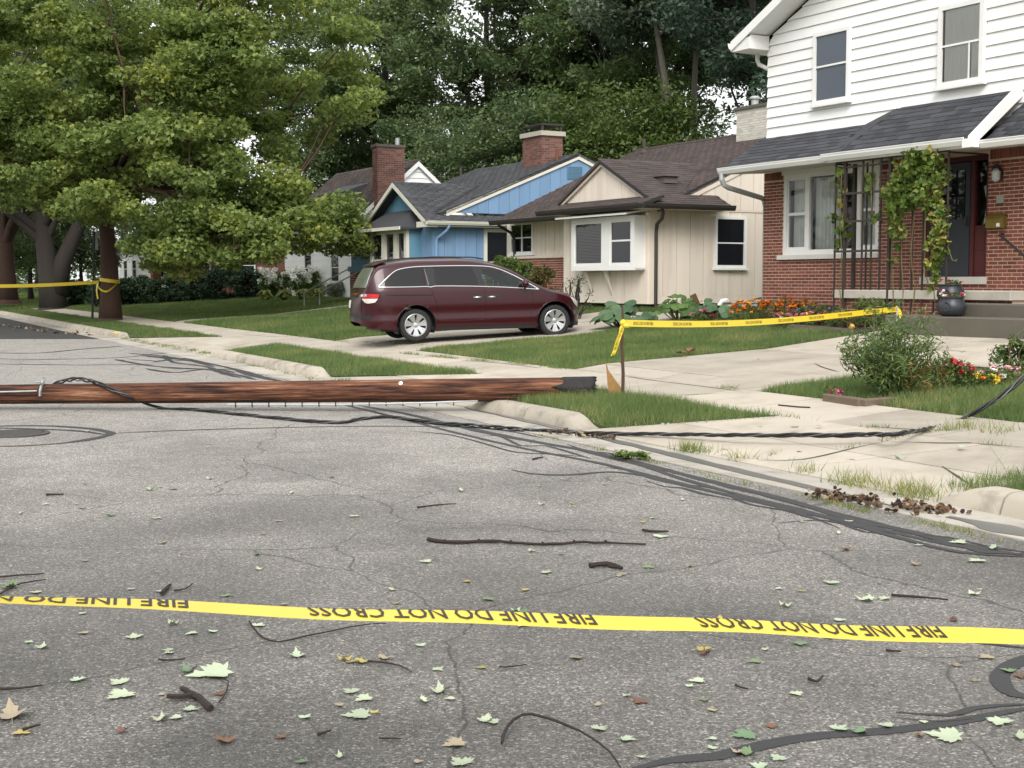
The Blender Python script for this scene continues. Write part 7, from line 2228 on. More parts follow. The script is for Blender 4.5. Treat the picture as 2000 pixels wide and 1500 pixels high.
# pots: two black cauldron planters standing on the steps
M_POT = mat('pot_black', (.030, .034, .042), rough=.38, var=.15, vscale=6)
F_BED = leaf_mat('bed_foliage', (.045, .085, .022), (.11, .165, .045), trans=.25, patch=2)
PET = {}
def petal(name, col):
    if name not in PET: PET[name] = mat('petal_' + name, col, rough=.7, rand=.2, hue=.012)
    return PET[name]
def flowers(name, pts, rad, per, size, m, parent, r):
    P = clump_points(np.array(pts), np.full(len(pts), rad), per, r, .7)
    return tag(leaves(name, P, size, m, parent, r, 'round', up=.9), kind='stuff')
def pot(x, y, z, rr, lab, cols, seed):
    P = R.F.wor(x, y, z)
    t = thing('cauldron_pot', lab, 'plant pot', P, HROT, 'black cauldron pots on the porch steps')
    h = rr * 1.32
    MB().lathe([(rr * .62, 0), (rr * .86, h * .14), (rr, h * .42), (rr * .95, h * .66), (rr * .76, h * .86), (rr * .78, h * .93), (rr * .88, h), (rr * .84, h * 1.02), (rr * .72, h * .95), (rr * .7, h * .8), (.01, h * .8)], 28).build('pot', M_POT, t, smooth=True)
    a0 = -1.15
    MB().tube([(rr * 1.0 * cos(a0 + .22 * cos(q)), rr * 1.0 * sin(a0 + .22 * cos(q)), h * .5 + .07 * sin(q)) for q in np.linspace(-2.4, 2.0, 12)], .012, 6).build('pot_handle', M_POT, t, smooth=True)
    for k in range(3):
        a = k * 2.1; MB().tube([(rr * .5 * cos(a), rr * .5 * sin(a), .03), (rr * .6 * cos(a), rr * .6 * sin(a), -.02)], .03, 6).build('foot', M_POT, t)
    r = np.random.default_rng(seed)
    pts = [(rr * .8 * sqrt(r.uniform()) * cos(a), rr * .8 * sqrt(r.uniform()) * sin(a), h + r.uniform(-.02, .05)) for a in r.uniform(0, 6.28, 12)]
    leaves('foliage', clump_points(np.array(pts), np.full(12, .06), 12, r, .8), .05, F_BED, t, r, 'oval')
    for nm, col in cols:
        q = [(rr * .95 * sqrt(r.uniform()) * cos(a), rr * .95 * sqrt(r.uniform()) * sin(a), h + r.uniform(.0, .09)) for a in r.uniform(0, 6.28, 3)]
        flowers('flowers_' + nm, q, .03, 9, .045, petal(nm, col), t, r)
RED, PINK, WHT, ORG, YEL, CRIM = (.38, .025, .03), (.52, .11, .22), (.72, .70, .62), (.66, .20, .015), (.70, .50, .03), (.40, .03, .06)
pq = R.F.onY(1858, 614, -1.72)
pot(pq[0], -1.72, 1.095, .235, 'front cauldron pot on the lowest step with red and pink flowers', [('red', RED), ('pale_pink', (.68, .36, .40)), ('white', WHT)], 81)
pq = R.F.onY(1858, 588, -1.22)
pot(pq[0], -1.24, 1.305, .225, 'rear cauldron pot, one step above the front one', [('red', RED), ('salmon', (.6, .22, .18))], 82)

# flower bed along the brick front with an edging board
mb = MB(); q = [R.F.loc(W(s, n, 0)) for s, n in ((24.3, 17.25), (24.3, 16.4), (18.7, 15.75), (18.7, 17.35))]
bed = tag(MB().add([W(s, n, terr(n) + .012) for s, n in ((24.3, 17.5), (24.3, 16.3), (18.5, 15.7), (18.5, 17.5))], [(3, 2, 1, 0)]).build('flower_bed_soil', M_DIRT), kind='structure')
a, b = W(22.6, 16.12, terr(16.1) + .09), W(18.5, 15.64, terr(15.64) + .10)
eb = MB().slab([tuple(a), tuple(b), tuple(b - [0, 0, .2]), tuple(a - [0, 0, .2])], tuple(NV * .04)).build('edging_board', mat('grey_timber', (.16, .13, .10), rough=.9, var=.3, vscale=5, stretch=(1, 1, 4)), None)
tag(eb, 'weathered grey edging board along the flower bed before the trellis', 'edging board')
def bed_plant(name, label, cat, P, rad, ncl, per, leaf, seed, fl, kind='oval', cl=.10, group=None, fm=None):
    s_ = shrub(name, label, cat, P, rad, ncl, per, leaf, fm or F_BED, seed, group, kind, cl, stems=5, bark=M_STEM)
    r = np.random.default_rng(seed + 500)
    for nm, col, cnt, sz in fl:
        d = r.normal(size=(cnt, 3)); d /= np.linalg.norm(d, axis=1)[:, None]; d[:, 2] = np.abs(d[:, 2])
        pts = d * np.array(rad) * 1.05 + [0, 0, rad[2]]
        flowers('flowers_' + nm, pts, sz * .55, 16, sz * .75, petal(nm, col), s_, r)
    return s_
ml = [((1448, 632), .22, 'leftmost orange marigold clump, nearest the cream house wall'), ((1478, 628), .24, 'orange marigold clump second from the left'), ((1508, 627), .24, 'orange marigold clump below the rose bush'), ((1538, 625), .24, 'orange marigold clump second from the right'), ((1566, 624), .22, 'rightmost orange marigold clump beside the trellis foot')]
for i, ((u, v), rr, lab) in enumerate(ml):
    P = ground_pt(u, v)
    bed_plant('marigold', lab, 'flowers', P, (rr, rr, .22), 26, 30, .05, 200 + i, [('orange', ORG, 12, .065), ('deep_orange', (.42, .08, .012), 6, .055), ('yellow', YEL, 2, .05)], kind='long', group='marigolds along the brick wall')
pl_ = [((1528, 642), .17, 'pink petunias in front of the marigolds, left end of the board'), ((1556, 641), .18, 'pink petunias second from the left behind the board'), ((1588, 642), .19, 'bright pink petunias in the middle behind the board'), ((1616, 641), .20, 'bright pink petunias right of the middle'), ((1642, 640), .18, 'pink petunias at the right end beside the tomato plant')]
for i, ((u, v), rr, lab) in enumerate(pl_):
    P = ground_pt(u, v)
    bed_plant('petunia', lab, 'flowers', P, (rr, rr, .15), 20, 26, .05, 210 + i, [('pink', PINK, 10, .055), ('pale_pink', (.68, .36, .40), 6, .05)] + ([('yellow', YEL, 4, .05)] if i % 2 == 0 else []), group='petunias behind the edging board')
F_ROSE = leaf_mat('rose_foliage', (.035, .06, .025), (.075, .10, .042), trans=.2, patch=3)
for i, ((u, v), rad, lab) in enumerate([((1518, 612), (.45, .35, .45), 'thin rose bush against the brick below the window, left one'), ((1598, 612), (.38, .3, .42), 'thin rose bush against the brick, next to the trellis')]):
    P = ground_pt(u, v) + NV * .15; 
    shrub('rose_bush', lab, 'bush', P, rad, 34, 34, .06, F_ROSE, 220 + i, 'rose bushes against the brick', cl=.14, stems=14, bark=M_STEM)
    r = np.random.default_rng(225 + i)
    mb = MB()
P = ground_pt(1600, 628)
bed_plant('bedding_plant', 'grey green leafy plants at the foot of the trellis', 'plant', P, (.45, .25, .16), 30, 30, .07, 230, [('lilac', (.25, .30, .5), 5, .05)])
P = ground_pt(1690, 640)
bed_plant('bedding_plant', 'tall grassy perennials along the trellis foot behind the tomato plant', 'plant', P, (.9, .3, .26), 46, 40, .09, 231, [], kind='long', fm=leaf_mat('pale_bed_foliage', (.08, .12, .03), (.19, .22, .07), trans=.25, patch=2))

# squash and other leaf plants between lawn and cream house
F_SQ = leaf_mat('squash_foliage', (.045, .098, .042), (.105, .175, .085), trans=.2, patch=1.8)
F_COL = leaf_mat('broad_foliage', (.05, .11, .025), (.13, .21, .06), trans=.25, patch=1.8)
def big_leaf_plant(name, label, P, rad, n, leaf, seed, m, hgt, group=None):
    r = np.random.default_rng(seed)
    t = thing(name, label, 'plant', P, 0, group)
    L0 = np.array([(0, 0, 0), (.30, -.18, -.05), (.52, .08, -.12), (.46, .38, -.10), (.22, .52, -.06), (0, .62, -.16), (-.22, .52, -.06), (-.46, .38, -.10), (-.52, .08, -.12), (-.30, -.18, -.05), (0, .22, .05)])
    tf = [(10, i, (i % 9) + 1) if i else (10, 9, 0) for i in range(1, 10)] + [(10, 9, 0), (10, 0, 1)]
    st = MB()
    for k in range(n):
        a = r.uniform(0, 2 * pi); q = sqrt(r.uniform(.02, 1))
        x, y = rad[0] * q * cos(a), rad[1] * q * sin(a); z = hgt * (1 - .65 * q ** 2) * r.uniform(.55, 1.1) + .05
        sc = leaf * r.uniform(.65, 1.2)
        nrm = np.array([.7 * cos(a) * q + r.normal(0, .25), .7 * sin(a) * q - .45 + r.normal(0, .25), 1.0]); nrm /= np.linalg.norm(nrm)
        tdir = np.array([cos(a + r.normal(0, .5)), sin(a + r.normal(0, .5)), 0]); tdir -= nrm * (tdir @ nrm); tdir /= np.linalg.norm(tdir)
        bx = np.cross(tdir, nrm)
        V = [tuple(np.array([x, y, z]) + sc * (p[0] * bx + p[1] * tdir + p[2] * nrm)) for p in L0]
        MB().add(V, tf).build('leaf', m, t)
        st.tube([(x * .3, y * .3, 0), (x * .8, y * .8, z * .7), (x, y, z)], [.014, .011, .008], 5, cap=False)
    st.build('stalks', M_STEM, t)
    return t
P = ground_pt(1222, 643) + np.array([0, .35, 0])
big_leaf_plant('squash_plant', 'sprawling blue green squash plant behind the tape stake', P, (.62, .5), 46, .34, 301, F_SQ, .50)
P = ground_pt(1330, 628) + np.array([0, .3, 0])
big_leaf_plant('sunflower_plant', 'broad leaved green plant with one drooping brown leaf, in the middle', P, (.42, .35), 34, .26, 302, F_COL, .55)
P = ground_pt(1398, 630) + np.array([0, .3, 0])
big_leaf_plant('collard_plant', 'pale broad leaved plant under the white goose heads', P, (.45, .3), 26, .26, 303, F_SQ, .40)
P = ground_pt(1372, 632) + np.array([0, .1, 0])
bed_plant('geranium', 'small pink and red geranium beside the broad leaved plants', 'flowers', P, (.22, .2, .14), 18, 24, .05, 304, [('crimson', (.50, .03, .12), 5, .07), ('pink', PINK, 4, .06)])
bl = MB().slab([(-.12, 0, .2), (.0, -.02, .26), (.10, -.02, .05), (.04, .0, -.14), (-.06, 0, .0)], (0, .012, 0)).build('dry_leaf', mat('dry_brown', (.11, .055, .03), rough=.9), None, loc=tuple(far_pt(1358, 596, 29.6))); tag(bl, 'drooping brown dead leaf at the right of the middle leafy plant', 'leaf')
# two white goose ornaments
M_GOOSE = mat('goose_white', (.82, .82, .80), rough=.4)
for (u, v, sc, lab) in ((1380, 612, .9, 'left white plastic goose neck among the leafy plants'), (1406, 612, 1.15, 'right white plastic goose head with bill, by the basement window')):
    P = far_pt(u, v, 30.2)
    g = thing('goose_ornament', lab, 'ornament', P, 0)
    k = .34 * sc
    if sc < 1:
        MB().tube([(.03, 0, -.08), (.05, 0, .02), (.0, 0, .10), (-.03, 0, .18), (-.03, 0, .25), (-.08, 0, .28)], [.05, .045, .04, .04, .045, .03], 10).build('neck', M_GOOSE, g, smooth=True)
        MB().tube([(-.08, 0, .28), (-.14, 0, .27)], [.025, .008], 6).build('bill', mat('bill_orange', (.5, .2, .03), rough=.5), g)
    else:
        MB().tube([(-.12, 0, .06), (-.05, 0, .12), (.0, 0, .2), (.05, 0, .27), (.14, 0, .28), (.20, 0, .24)], [.05, .045, .045, .055, .06, .035], 10).build('neck', M_GOOSE, g, smooth=True)
        MB().tube([(.20, 0, .24), (.27, 0, .22)], [.028, .008], 6).build('bill', mat('bill_orange', (.5, .2, .03), rough=.5), g)
        MB().tube([(-.12, 0, .06), (-.04, .0, -.15), (.0, 0, -.3)], .012, 5).build('stick', M_DARKTRIM, g)
        MB().blob((.14, -.052, .29), .013, 6).build('eye', M_GLOSSB, g)

# right-hand lawn: tomato plant, flowers, timber edging
F_TOM = leaf_mat('tomato_foliage', (.060, .115, .036), (.150, .215, .080), trans=.28, patch=3, c3=(.25, .27, .07))
P = ground_pt(1742, 772)
tom = thing('tomato_plant', 'big sprawling tomato plant with a pale green fruit beside the walk', 'plant', P)
r_ = np.random.default_rng(401)
mb = MB(); Cc, Rc = [], []
hx = .66
for k in range(40):
    a = r_.uniform(0, 2 * pi); q = r_.uniform(.15, 1)
    top = np.array([hx * q * cos(a), .40 * q * sin(a), r_.uniform(.45, 1.12) * (1 - .30 * q)])
    if top[0] > .1: top[2] *= .97
    st = wob((.10 * cos(a), .08 * sin(a), 0), top, 6, .05, r_)
    mb.tube(st, [.013, .012, .010, .009, .007, .005, .004], 5, cap=False)
    for p in st[2:]:
        for _ in range(3):
            Cc.append(p + r_.normal(0, .055, 3)); Rc.append(r_.uniform(.06, .13))
mb.build('stems', leaf_mat('tomato_stem', (.08, .10, .035), (.13, .15, .06), trans=.05), tom)
P_ = clump_points(np.array(Cc), np.array(Rc), 11, r_, .8)
leaves('foliage', P_[P_[:, 2] > .02], .075, F_TOM, tom, r_, 'long', up=.6, spread=.9)
sel = [c for c in Cc if c[0] < -.3 and c[2] > .3][:14]
P_ = clump_points(np.array(sel) + [-.06, 0, -.05], np.full(len(sel), .08), 10, r_, 1.4)
leaves('drooping_leaves', P_, .10, F_TOM, tom, r_, 'long', up=-.1, spread=.6)
lowc = [(x, y, z) for x, y, z in zip(r_.uniform(.1, .5, 16), r_.uniform(-.35, .1, 16), r_.uniform(.1, .35, 16))]
leaves('dry_foliage', clump_points(np.array(lowc), np.full(16, .09), 16, r_, 1.0), .075, leaf_mat('tomato_dry', (.16, .10, .03), (.26, .17, .05), trans=.2), tom, r_, 'long', up=.3)
q = far_pt(1757, 655, 15.6) - P; MB().blob(tuple(q), .040, 12).build('fruit', mat('green_tomato', (.38, .44, .12), rough=.25), tom, smooth=True)
q = far_pt(1664, 638, 15.8) - P; MB().blob(tuple(q), .034, 10).build('fruit', mat('turning_tomato', (.55, .30, .06), rough=.25), tom, smooth=True)
def rp(u, v, dz=0): p = ground_pt(u, v); p[2] += dz; return p
bed_plant('red_geranium', 'red flowering plant on the lawn right of the tomato plant', 'flowers', rp(1862, 763), (.22, .18, .17), 26, 26, .05, 410, [('red', (.42, .05, .065), 9, .065), ('rose', (.55, .12, .14), 4, .06)])
bed_plant('yellow_marigold', 'low yellow flowers between the red flowers and the right border', 'flowers', rp(1912, 760), (.24, .16, .08), 20, 22, .04, 411, [('yellow', YEL, 12, .055), ('orange', ORG, 3, .05)])
bed_plant('pale_begonia', 'pale pink and white flowers near the right border', 'flowers', rp(1968, 752), (.34, .2, .10), 24, 22, .045, 412, [('pale_pink', (.68, .36, .40), 14, .06), ('white', WHT, 5, .05)])
bed_plant('russet_shrub', 'green and russet shrub at the right border by the walk', 'plant', rp(1995, 738), (.36, .3, .24), 40, 34, .07, 413, [], kind='oval', cl=.12)
bed_plant('pink_seedling', 'small pink flowers behind the short timber', 'flowers', rp(1632, 783), (.16, .12, .06), 12, 10, .04, 414, [('pink', PINK, 4, .05)])
a, b = ground_pt(1611, 786), ground_pt(1682, 797)
M_TIMB = mat('old_timber', (.15, .11, .08), rough=.95, var=.35, vscale=6, bump=.6, bscale=30, stretch=(1, 4, 4))
d_ = b - a; ln = np.linalg.norm(d_)
t_ = MB().bbox(0, ln, -.04, .06, -.03, .10, .012).build('landscape_timber', M_TIMB, None, loc=tuple(a)); t_.rotation_euler = (0, 0, atan2(d_[1], d_[0])); tag(t_, 'short weathered landscape timber at the corner of the right lawn, left piece', 'timber')
c = b + (b - a) * .03
t_ = MB().bbox(0, .55, -.05, .05, -.03, .10, .012).build('landscape_timber', M_TIMB, None, loc=tuple(c)); t_.rotation_euler = (0, 0, atan2(NV[1], NV[0]) + .15); tag(t_, 'short dark landscape timber running back from the first, beside the tomato plant', 'timber')
# black lawn edging along the walk
a, b = G(13.5, 13.17, .06), G(7.0, 13.17, .08)
e_ = MB().slab([tuple(a), tuple(b), tuple(b - [0, 0, .15]), tuple(a - [0, 0, .15])], tuple(NV * -.02)).build('lawn_edging', M_BLACKP, None); tag(e_, 'black plastic edging between the right lawn and the walk', 'edging')
# bare wiry stems at the right border
mb = MB()
for pts in ([(1985, 740), (1972, 690), (1985, 655), (2005, 640)], [(1990, 735), (1975, 700), (1970, 670), (1992, 650)], [(1998, 735), (1990, 690), (2010, 660)]):
    mb.tube(smooth_path([far_pt(u, v, 15.9) for u, v in pts], .08), .004, 4)
tag(mb.build('wiry_stems', M_STEM), 'thin bare stems arching at the right border above the walk', 'plant')
# wiry weed shrub by the cream wall
P = far_pt(1122, 602, 32.4); P[2] = terr(sn(P)[1])
s_ = shrub('twiggy_shrub', 'thin twiggy shrub before the cream wall under the bay, right of the van', 'shrub', P, (.55, .4, .55), 26, 16, .055, F_ROSE, 420, cl=.13, stems=22)
# ================================================================== STORM LITTER
M_LPALE = mat('leaf_pale', (.37, .43, .30), rough=.6, rand=.18, hue=.02, var=.08, vscale=20)
M_LGRN = mat('leaf_green', (.13, .20, .10), rough=.5, rand=.2, hue=.02, var=.1, vscale=20)
M_LYEL = mat('leaf_yellow', (.36, .30, .09), rough=.6, rand=.2, hue=.02, var=.1, vscale=20)
M_LBRN = mat('leaf_brown', (.14, .072, .040), rough=.8, rand=.3, hue=.015, var=.15, vscale=20)
M_LTAN = mat('leaf_tan', (.28, .235, .165), rough=.8, rand=.2, var=.15, vscale=20)
M_DEAD = mat('dead_leaf', (.105, .062, .036), rough=.9, rand=.35, hue=.01)
M_DEADT = mat('dead_leaf_tan', (.24, .18, .12), rough=.9, rand=.3)
M_TWIG = mat('twig_dark', (.028, .020, .016), rough=.9, var=.35, vscale=18, bump=.5, bscale=60)
ML_ = maple_leaf()
LEAFM = {}
def leaf_mesh(m, variant):
    key = (m.name, variant)
    if key in LEAFM: return LEAFM[key]
    r = np.random.default_rng(900 + variant)
    pts = ML_.copy(); pts[:, 1] -= .42
    c = r.uniform(.25, .85); ph = r.uniform(0, 6); f = r.uniform(-.25, .35)
    if variant >= 4: c *= 2.2; f = .8
    def lift(x, y): return .02 + c * .35 * (x * x + y * y) * (1 + .7 * sin(3 * atan2(y, x) + ph)) + f * max(0, y) ** 2 * .5 + abs(x) * .08
    ring = [(x, y, lift(x, y)) for x, y, _ in pts]
    inner = [(x * .5, y * .5, lift(x * .5, y * .5)) for x, y, _ in pts]
    n = len(ring)
    V = [(0, 0, .02)] + inner + ring
    F = [(0, 1 + i, 1 + (i + 1) % n) for i in range(n)] + [(1 + i, 1 + n + i, 1 + n + (i + 1) % n, 1 + (i + 1) % n) for i in range(n)]
    b = len(V)
    V += [(-.012, -.40, .03), (.012, -.40, .03), (.05 + .1 * sin(ph), -.95, .05)]
    F += [(b, b + 1, b + 2)]
    me = MB().add(V, F).mesh('fallen_leaf', m)
    LEAFM[key] = me
    return me
def put_leaf(P, size, m, rz, variant, label, group=None, tiltx=0.0, name='fallen_leaf'):
    o = bpy.data.objects.new(name, leaf_mesh(m, variant)); COL.objects.link(o)
    o.location = tuple(P); o.scale = (size, size, size); o.rotation_euler = (tiltx, random.uniform(-.08, .08), rz)
    return tag(o, label, 'leaf', group)
# the ones the photograph shows large, each by where it lies
big = [((408, 1318), .21, M_LPALE, 2.0, 1, 'largest pale maple leaf on the left, above the forked twig'), ((365, 1310), .09, M_LGRN, .6, 5, 'curled olive leaf touching the largest pale leaf'), ((230, 1332), .10, M_LPALE, 1.0, 0, 'pale leaf above another pale leaf at the left'), ((232, 1360), .135, M_LPALE, 2.6, 2, 'flat pale maple leaf at the left, left of the largest one'),
       ((262, 1243), .10, M_LPALE, .4, 3, 'pale leaf below the tape on the left'), ((326, 1270), .065, M_LPALE, 1.4, 0, 'small pale leaf between tape and largest leaf'), ((372, 1238), .07, M_LPALE, 2.2, 1, 'thin pale leaf lying edge on below the tape'), ((580, 1280), .10, M_LPALE, .3, 4, 'curled pale leaf standing up below the bent twig'), ((672, 1290), .075, M_LYEL, 1.3, 5, 'olive yellow curled leaf at the twig with a knob'), ((706, 1294), .08, M_LYEL, 2.8, 4, 'yellow curled leaf beside the thin twig'),
       ((683, 1350), .085, M_LPALE, .9, 0, 'upper of three pale leaves in the lower middle'), ((708, 1366), .085, M_LPALE, 2.3, 1, 'middle of three pale leaves in the lower middle'), ((695, 1398), .125, M_LPALE, 1.8, 2, 'lowest and largest of three pale leaves in the lower middle'), ((860, 1350), .10, M_LPALE, .2, 5, 'folded pale leaf standing on edge right of the three'), ((820, 1260), .06, M_LPALE, 1.1, 3, 'small pale leaf under the tape, middle left'),
       ((885, 1454), .10, M_LTAN, 2.1, 1, 'tan leaf near the bottom edge'), ((898, 1488), .10, M_LPALE, .7, 0, 'pale green leaf at the bottom edge below the tan one'), ((22, 1396), .17, M_LTAN, .4, 4, 'big crumpled tan leaf at the left border'), ((15, 1148), .12, M_LGRN, 2.0, 5, 'green leaf clump at the left border above the tape'), ((68, 1157), .08, M_LPALE, 1.4, 0, 'pale leaf touching the tape at the left'),
       ((160, 1198), .055, M_LPALE, .9, 1, 'small white leaf just below the tape at the left'), ((342, 1402), .06, M_LPALE, 2.2, 3, 'thin pale leaf below the forked twig'), ((436, 1447), .085, M_LBRN, 1.0, 4, 'red brown curled leaf low in the middle left'), ((238, 1428), .05, M_LBRN, .5, 5, 'small rust leaf at the lower left'), ((548, 1440), .05, M_LBRN, 2.0, 3, 'small pinkish brown leaf low in the middle'), ((590, 1487), .05, M_LGRN, .3, 1, 'small green leaf at the bottom edge'),
       ((1842, 1438), .155, M_LPALE, 1.2, 0, 'big pale green maple leaf with long stalk on the tar line at the right'), ((1952, 1412), .115, M_LPALE, 2.6, 2, 'pale green leaf right of the big one on the tar'), ((1968, 1310), .08, M_LGRN, .7, 1, 'green leaf lying on the tar loop at the right border'), ((1450, 1437), .11, M_LGRN, 1.9, 0, 'dark green maple leaf in the lower right middle'), ((1390, 1460), .05, M_LPALE, .4, 3, 'small pale leaf below left of the dark green leaf'), ((1458, 1474), .07, M_LGRN, 2.2, 5, 'curled green leaf next to the tar line'), ((1442, 1470), .065, M_LTAN, 1.1, 4, 'tan leaf touching the curled green leaf'), ((1480, 1496), .075, M_LPALE, .8, 1, 'pale leaf at the bottom edge on the tar line'), ((1518, 1482), .07, M_LPALE, 2.5, 0, 'pale leaf on the tar line near the bottom'),
       ((1676, 1430), .07, M_LGRN, 1.6, 4, 'crumpled green leaf above the tar line'), ((1564, 1258), .08, M_LGRN, 2.9, 0, 'green leaf just under the tape at the right'), ((1372, 1268), .09, M_LYEL, .5, 1, 'pale yellow leaf below the right lettering'), ((1472, 1292), .07, M_LGRN, 1.8, 2, 'grey green leaf below the tape, right of the yellow one'), ((1617, 1246), .055, M_LBRN, .9, 5, 'brown curled leaf right under the tape'), ((1925, 1284), .085, M_LTAN, 2.1, 0, 'cream leaf below the tape at the right border'),
       ((1688, 1172), .11, M_LPALE, 1.3, 4, 'crumpled pale leaf above the tape at the right'), ((1726, 1170), .08, M_LPALE, 2.4, 1, 'pale leaf beside the crumpled one at the right'), ((1564, 1154), .05, M_LYEL, .4, 3, 'small yellow leaf above the tape lettering'), ((1860, 1212), .065, M_LBRN, 1.7, 4, 'rust red leaf just above the tape at the right'), ((1622, 1138), .11, M_LPALE, .8, 0, 'wide pale green leaf in the right middle'), ((1520, 1150), .05, M_LPALE, 2.0, 1, 'little pale leaf left of the yellow one'),
       ((1015, 1195), .10, M_LGRN, 1.2, 3, 'grey green leaf half behind the tape in the centre'), ((1018, 1222), .08, M_LPALE, 2.7, 0, 'pale leaf directly below the tape in the centre'), ((1025, 1152), .06, M_LYEL, .6, 1, 'yellow leaf above the tape in the centre'), ((910, 1136), .06, M_LYEL, 1.9, 3, 'yellow leaf left of centre above the tape'), ((1265, 1108), .085, M_LGRN, 2.2, 0, 'green leaf right of the broken bark piece'), ((1066, 1118), .085, M_LPALE, .5, 1, 'pale leaf left of the broken bark piece'), ((830, 1097), .09, M_LPALE, 1.5, 2, 'pale leaf under the left end of the long stick'),
       ((1290, 1049), .12, M_LPALE, 2.9, 3, 'broad pale leaf at the right tip of the long stick'), ((690, 1008), .09, M_LPALE, .7, 0, 'pale leaf left of and above the long stick'), ((1870, 1060), .12, M_LPALE, 1.4, 1, 'pale leaf near the tar strands at the right'), ((1905, 1096), .13, M_LPALE, 2.1, 0, 'pale green leaf lowest of the two near the right tar strands'), ((1787, 1102), .08, M_LTAN, .3, 4, 'cream leaf left of the pale green one at the right'), ((1652, 1074), .065, M_LBRN, 1.0, 5, 'orange brown leaf in the right middle of the road'), ((1118, 984), .055, M_LYEL, 2.6, 4, 'yellow tan leaf above the long stick'), ((1254, 1020), .06, M_LYEL, .9, 1, 'yellow leaf above the right end of the stick')]
for (u, v), sz, m_, rz, var, lab in big:
    P = road_pt(u, v, .004)
    put_leaf(P, sz * .86, m_, rz, var, lab, tiltx=0.0)
# the many small ones that nothing tells apart
r_ = np.random.default_rng(61)
kinds = [(M_LPALE, 'small pale green leaf lying on the road', 'small pale leaves scattered on the road', .58), (M_LTAN, 'small tan leaf lying on the road', 'small tan leaves scattered on the road', .20), (M_LGRN, 'small green leaf lying on the road', 'small green leaves scattered on the road', .10), (M_LBRN, 'small brown leaf lying on the road', 'small brown leaves scattered on the road', .07), (M_LYEL, 'small yellow leaf lying on the road', 'small yellow leaves scattered on the road', .05)]
cnt = 0
while cnt < 120:
    u, v = r_.uniform(0, 2000), 800 + 690 * r_.uniform() ** 1.35
    P = road_pt(u, v, .004); s_, n_ = sn(P)
    if n_ > 6.6 or P[1] > 17: continue
    k = r_.choice(5, p=[q[3] for q in kinds]); m_, lab, grp, _ = kinds[k]
    zone = 'below the yellow tape' if v > 1225 else 'between the tape and the long stick' if v > 1062 else 'beyond the long stick' if v > 930 else 'nearest the fallen pole'
    put_leaf(P, r_.uniform(.030, .072), m_, r_.uniform(0, 6.28), int(r_.integers(0, 6)), lab + ', ' + zone, grp); cnt += 1
for (u, v) in [(1240, 825), (1500, 812), (1418, 885), (1560, 890), (1660, 905), (1550, 842), (1600, 838), (1120, 760), (1340, 700), (1690, 760), (1820, 690), (1880, 690), (1480, 705), (1580, 745), (1430, 760), (1385, 692), (1640, 690), (1760, 905), (1880, 880), (1480, 840), (1300, 835)]:
    P = ground_pt(u, v); P[2] += .03
    put_leaf(P, r_.uniform(.05, .10), [M_LBRN, M_LTAN, M_LPALE][r_.integers(3)], r_.uniform(0, 6), int(r_.integers(0, 6)), 'dry leaf lying on the pale concrete', 'dry leaves on the driveway concrete')
# dry curled pair on the lawn edge
for i, (u, v) in enumerate([(1325, 700), (1345, 697)]):
    P = ground_pt(u, v); P[2] += .08
    put_leaf(P, .20, M_LBRN, 1.2 + i, 4 + i % 2, ['left big curled brown leaf at the lawn edge by the walk', 'right big curled brown leaf at the lawn edge by the walk'][i])
P = road_pt(1232, 897, .004)
g_ = thing('green_sprig', 'bright green leafy sprig lying in the gutter', 'sprig', P)
C = np.array([(r_.uniform(-.17, .17), r_.uniform(-.10, .10), r_.uniform(.01, .06)) for _ in range(14)])
leaves('foliage', clump_points(C, np.full(14, .05), 12, r_, .7), .06, leaf_mat('sprig_green', (.10, .16, .035), (.18, .26, .065)), g_, r_, 'oval')
MB().tube([(-.2, .0, .02), (0, .02, .03), (.15, -.02, .03)], .006, 5).build('stem', M_TWIG, g_)
# drifts of dead leaves in the gutter
def drift(pts, n, name, label, spread, mset, size=.055):
    V = {m.name: [] for m in mset}
    for (u0, v0), (u1, v1) in zip(pts[:-1], pts[1:]):
        for k in range(n // (len(pts) - 1)):
            t = r_.uniform(); P = road_pt(u0 + (u1 - u0) * t, v0 + (v1 - v0) * t, .02) + np.array([r_.normal(0, spread), r_.normal(0, spread), abs(r_.normal(0, .018))])
            V[mset[r_.integers(len(mset))].name].append(P)
    root = thing(name, label, 'leaf pile', road_pt(*pts[0], 0))
    o0 = np.array(root.location)
    for m in mset:
        if V[m.name]:
            o = leaves('dead_leaves', np.array(V[m.name]) - o0, size, m, root, r_, 'round', up=.7, spread=.8); o['kind'] = 'stuff'
    for k in range(8):
        t = r_.uniform(); i = 0; P = road_pt(pts[0][0] + (pts[-1][0] - pts[0][0]) * t, pts[0][1] + (pts[-1][1] - pts[0][1]) * t, .03) - o0
        a = r_.uniform(0, 6); MB().tube([P, P + np.array([.12 * cos(a), .12 * sin(a), .015])], .004, 4).build('twig', M_TWIG, root)
drift([(1080, 845), (1120, 850), (1160, 853), (1195, 856)], 60, 'leaf_pile', 'strip of dead leaves caught under the cable at the kerb end', .05, [M_DEAD, M_DEADT, M_TWIG], .045)
drift([(1600, 966), (1650, 972), (1720, 985), (1780, 992), (1845, 995)], 170, 'leaf_pile', 'brown heap of dead leaves in the gutter before the near kerb', .11, [M_DEAD, M_DEADT, M_TWIG, M_DEAD], .05)
drift([(0, 636), (60, 642), (120, 650), (180, 655)], 50, 'leaf_pile', 'dead leaves along the far gutter at the left', .25, [M_DEAD, M_DEADT], .10)
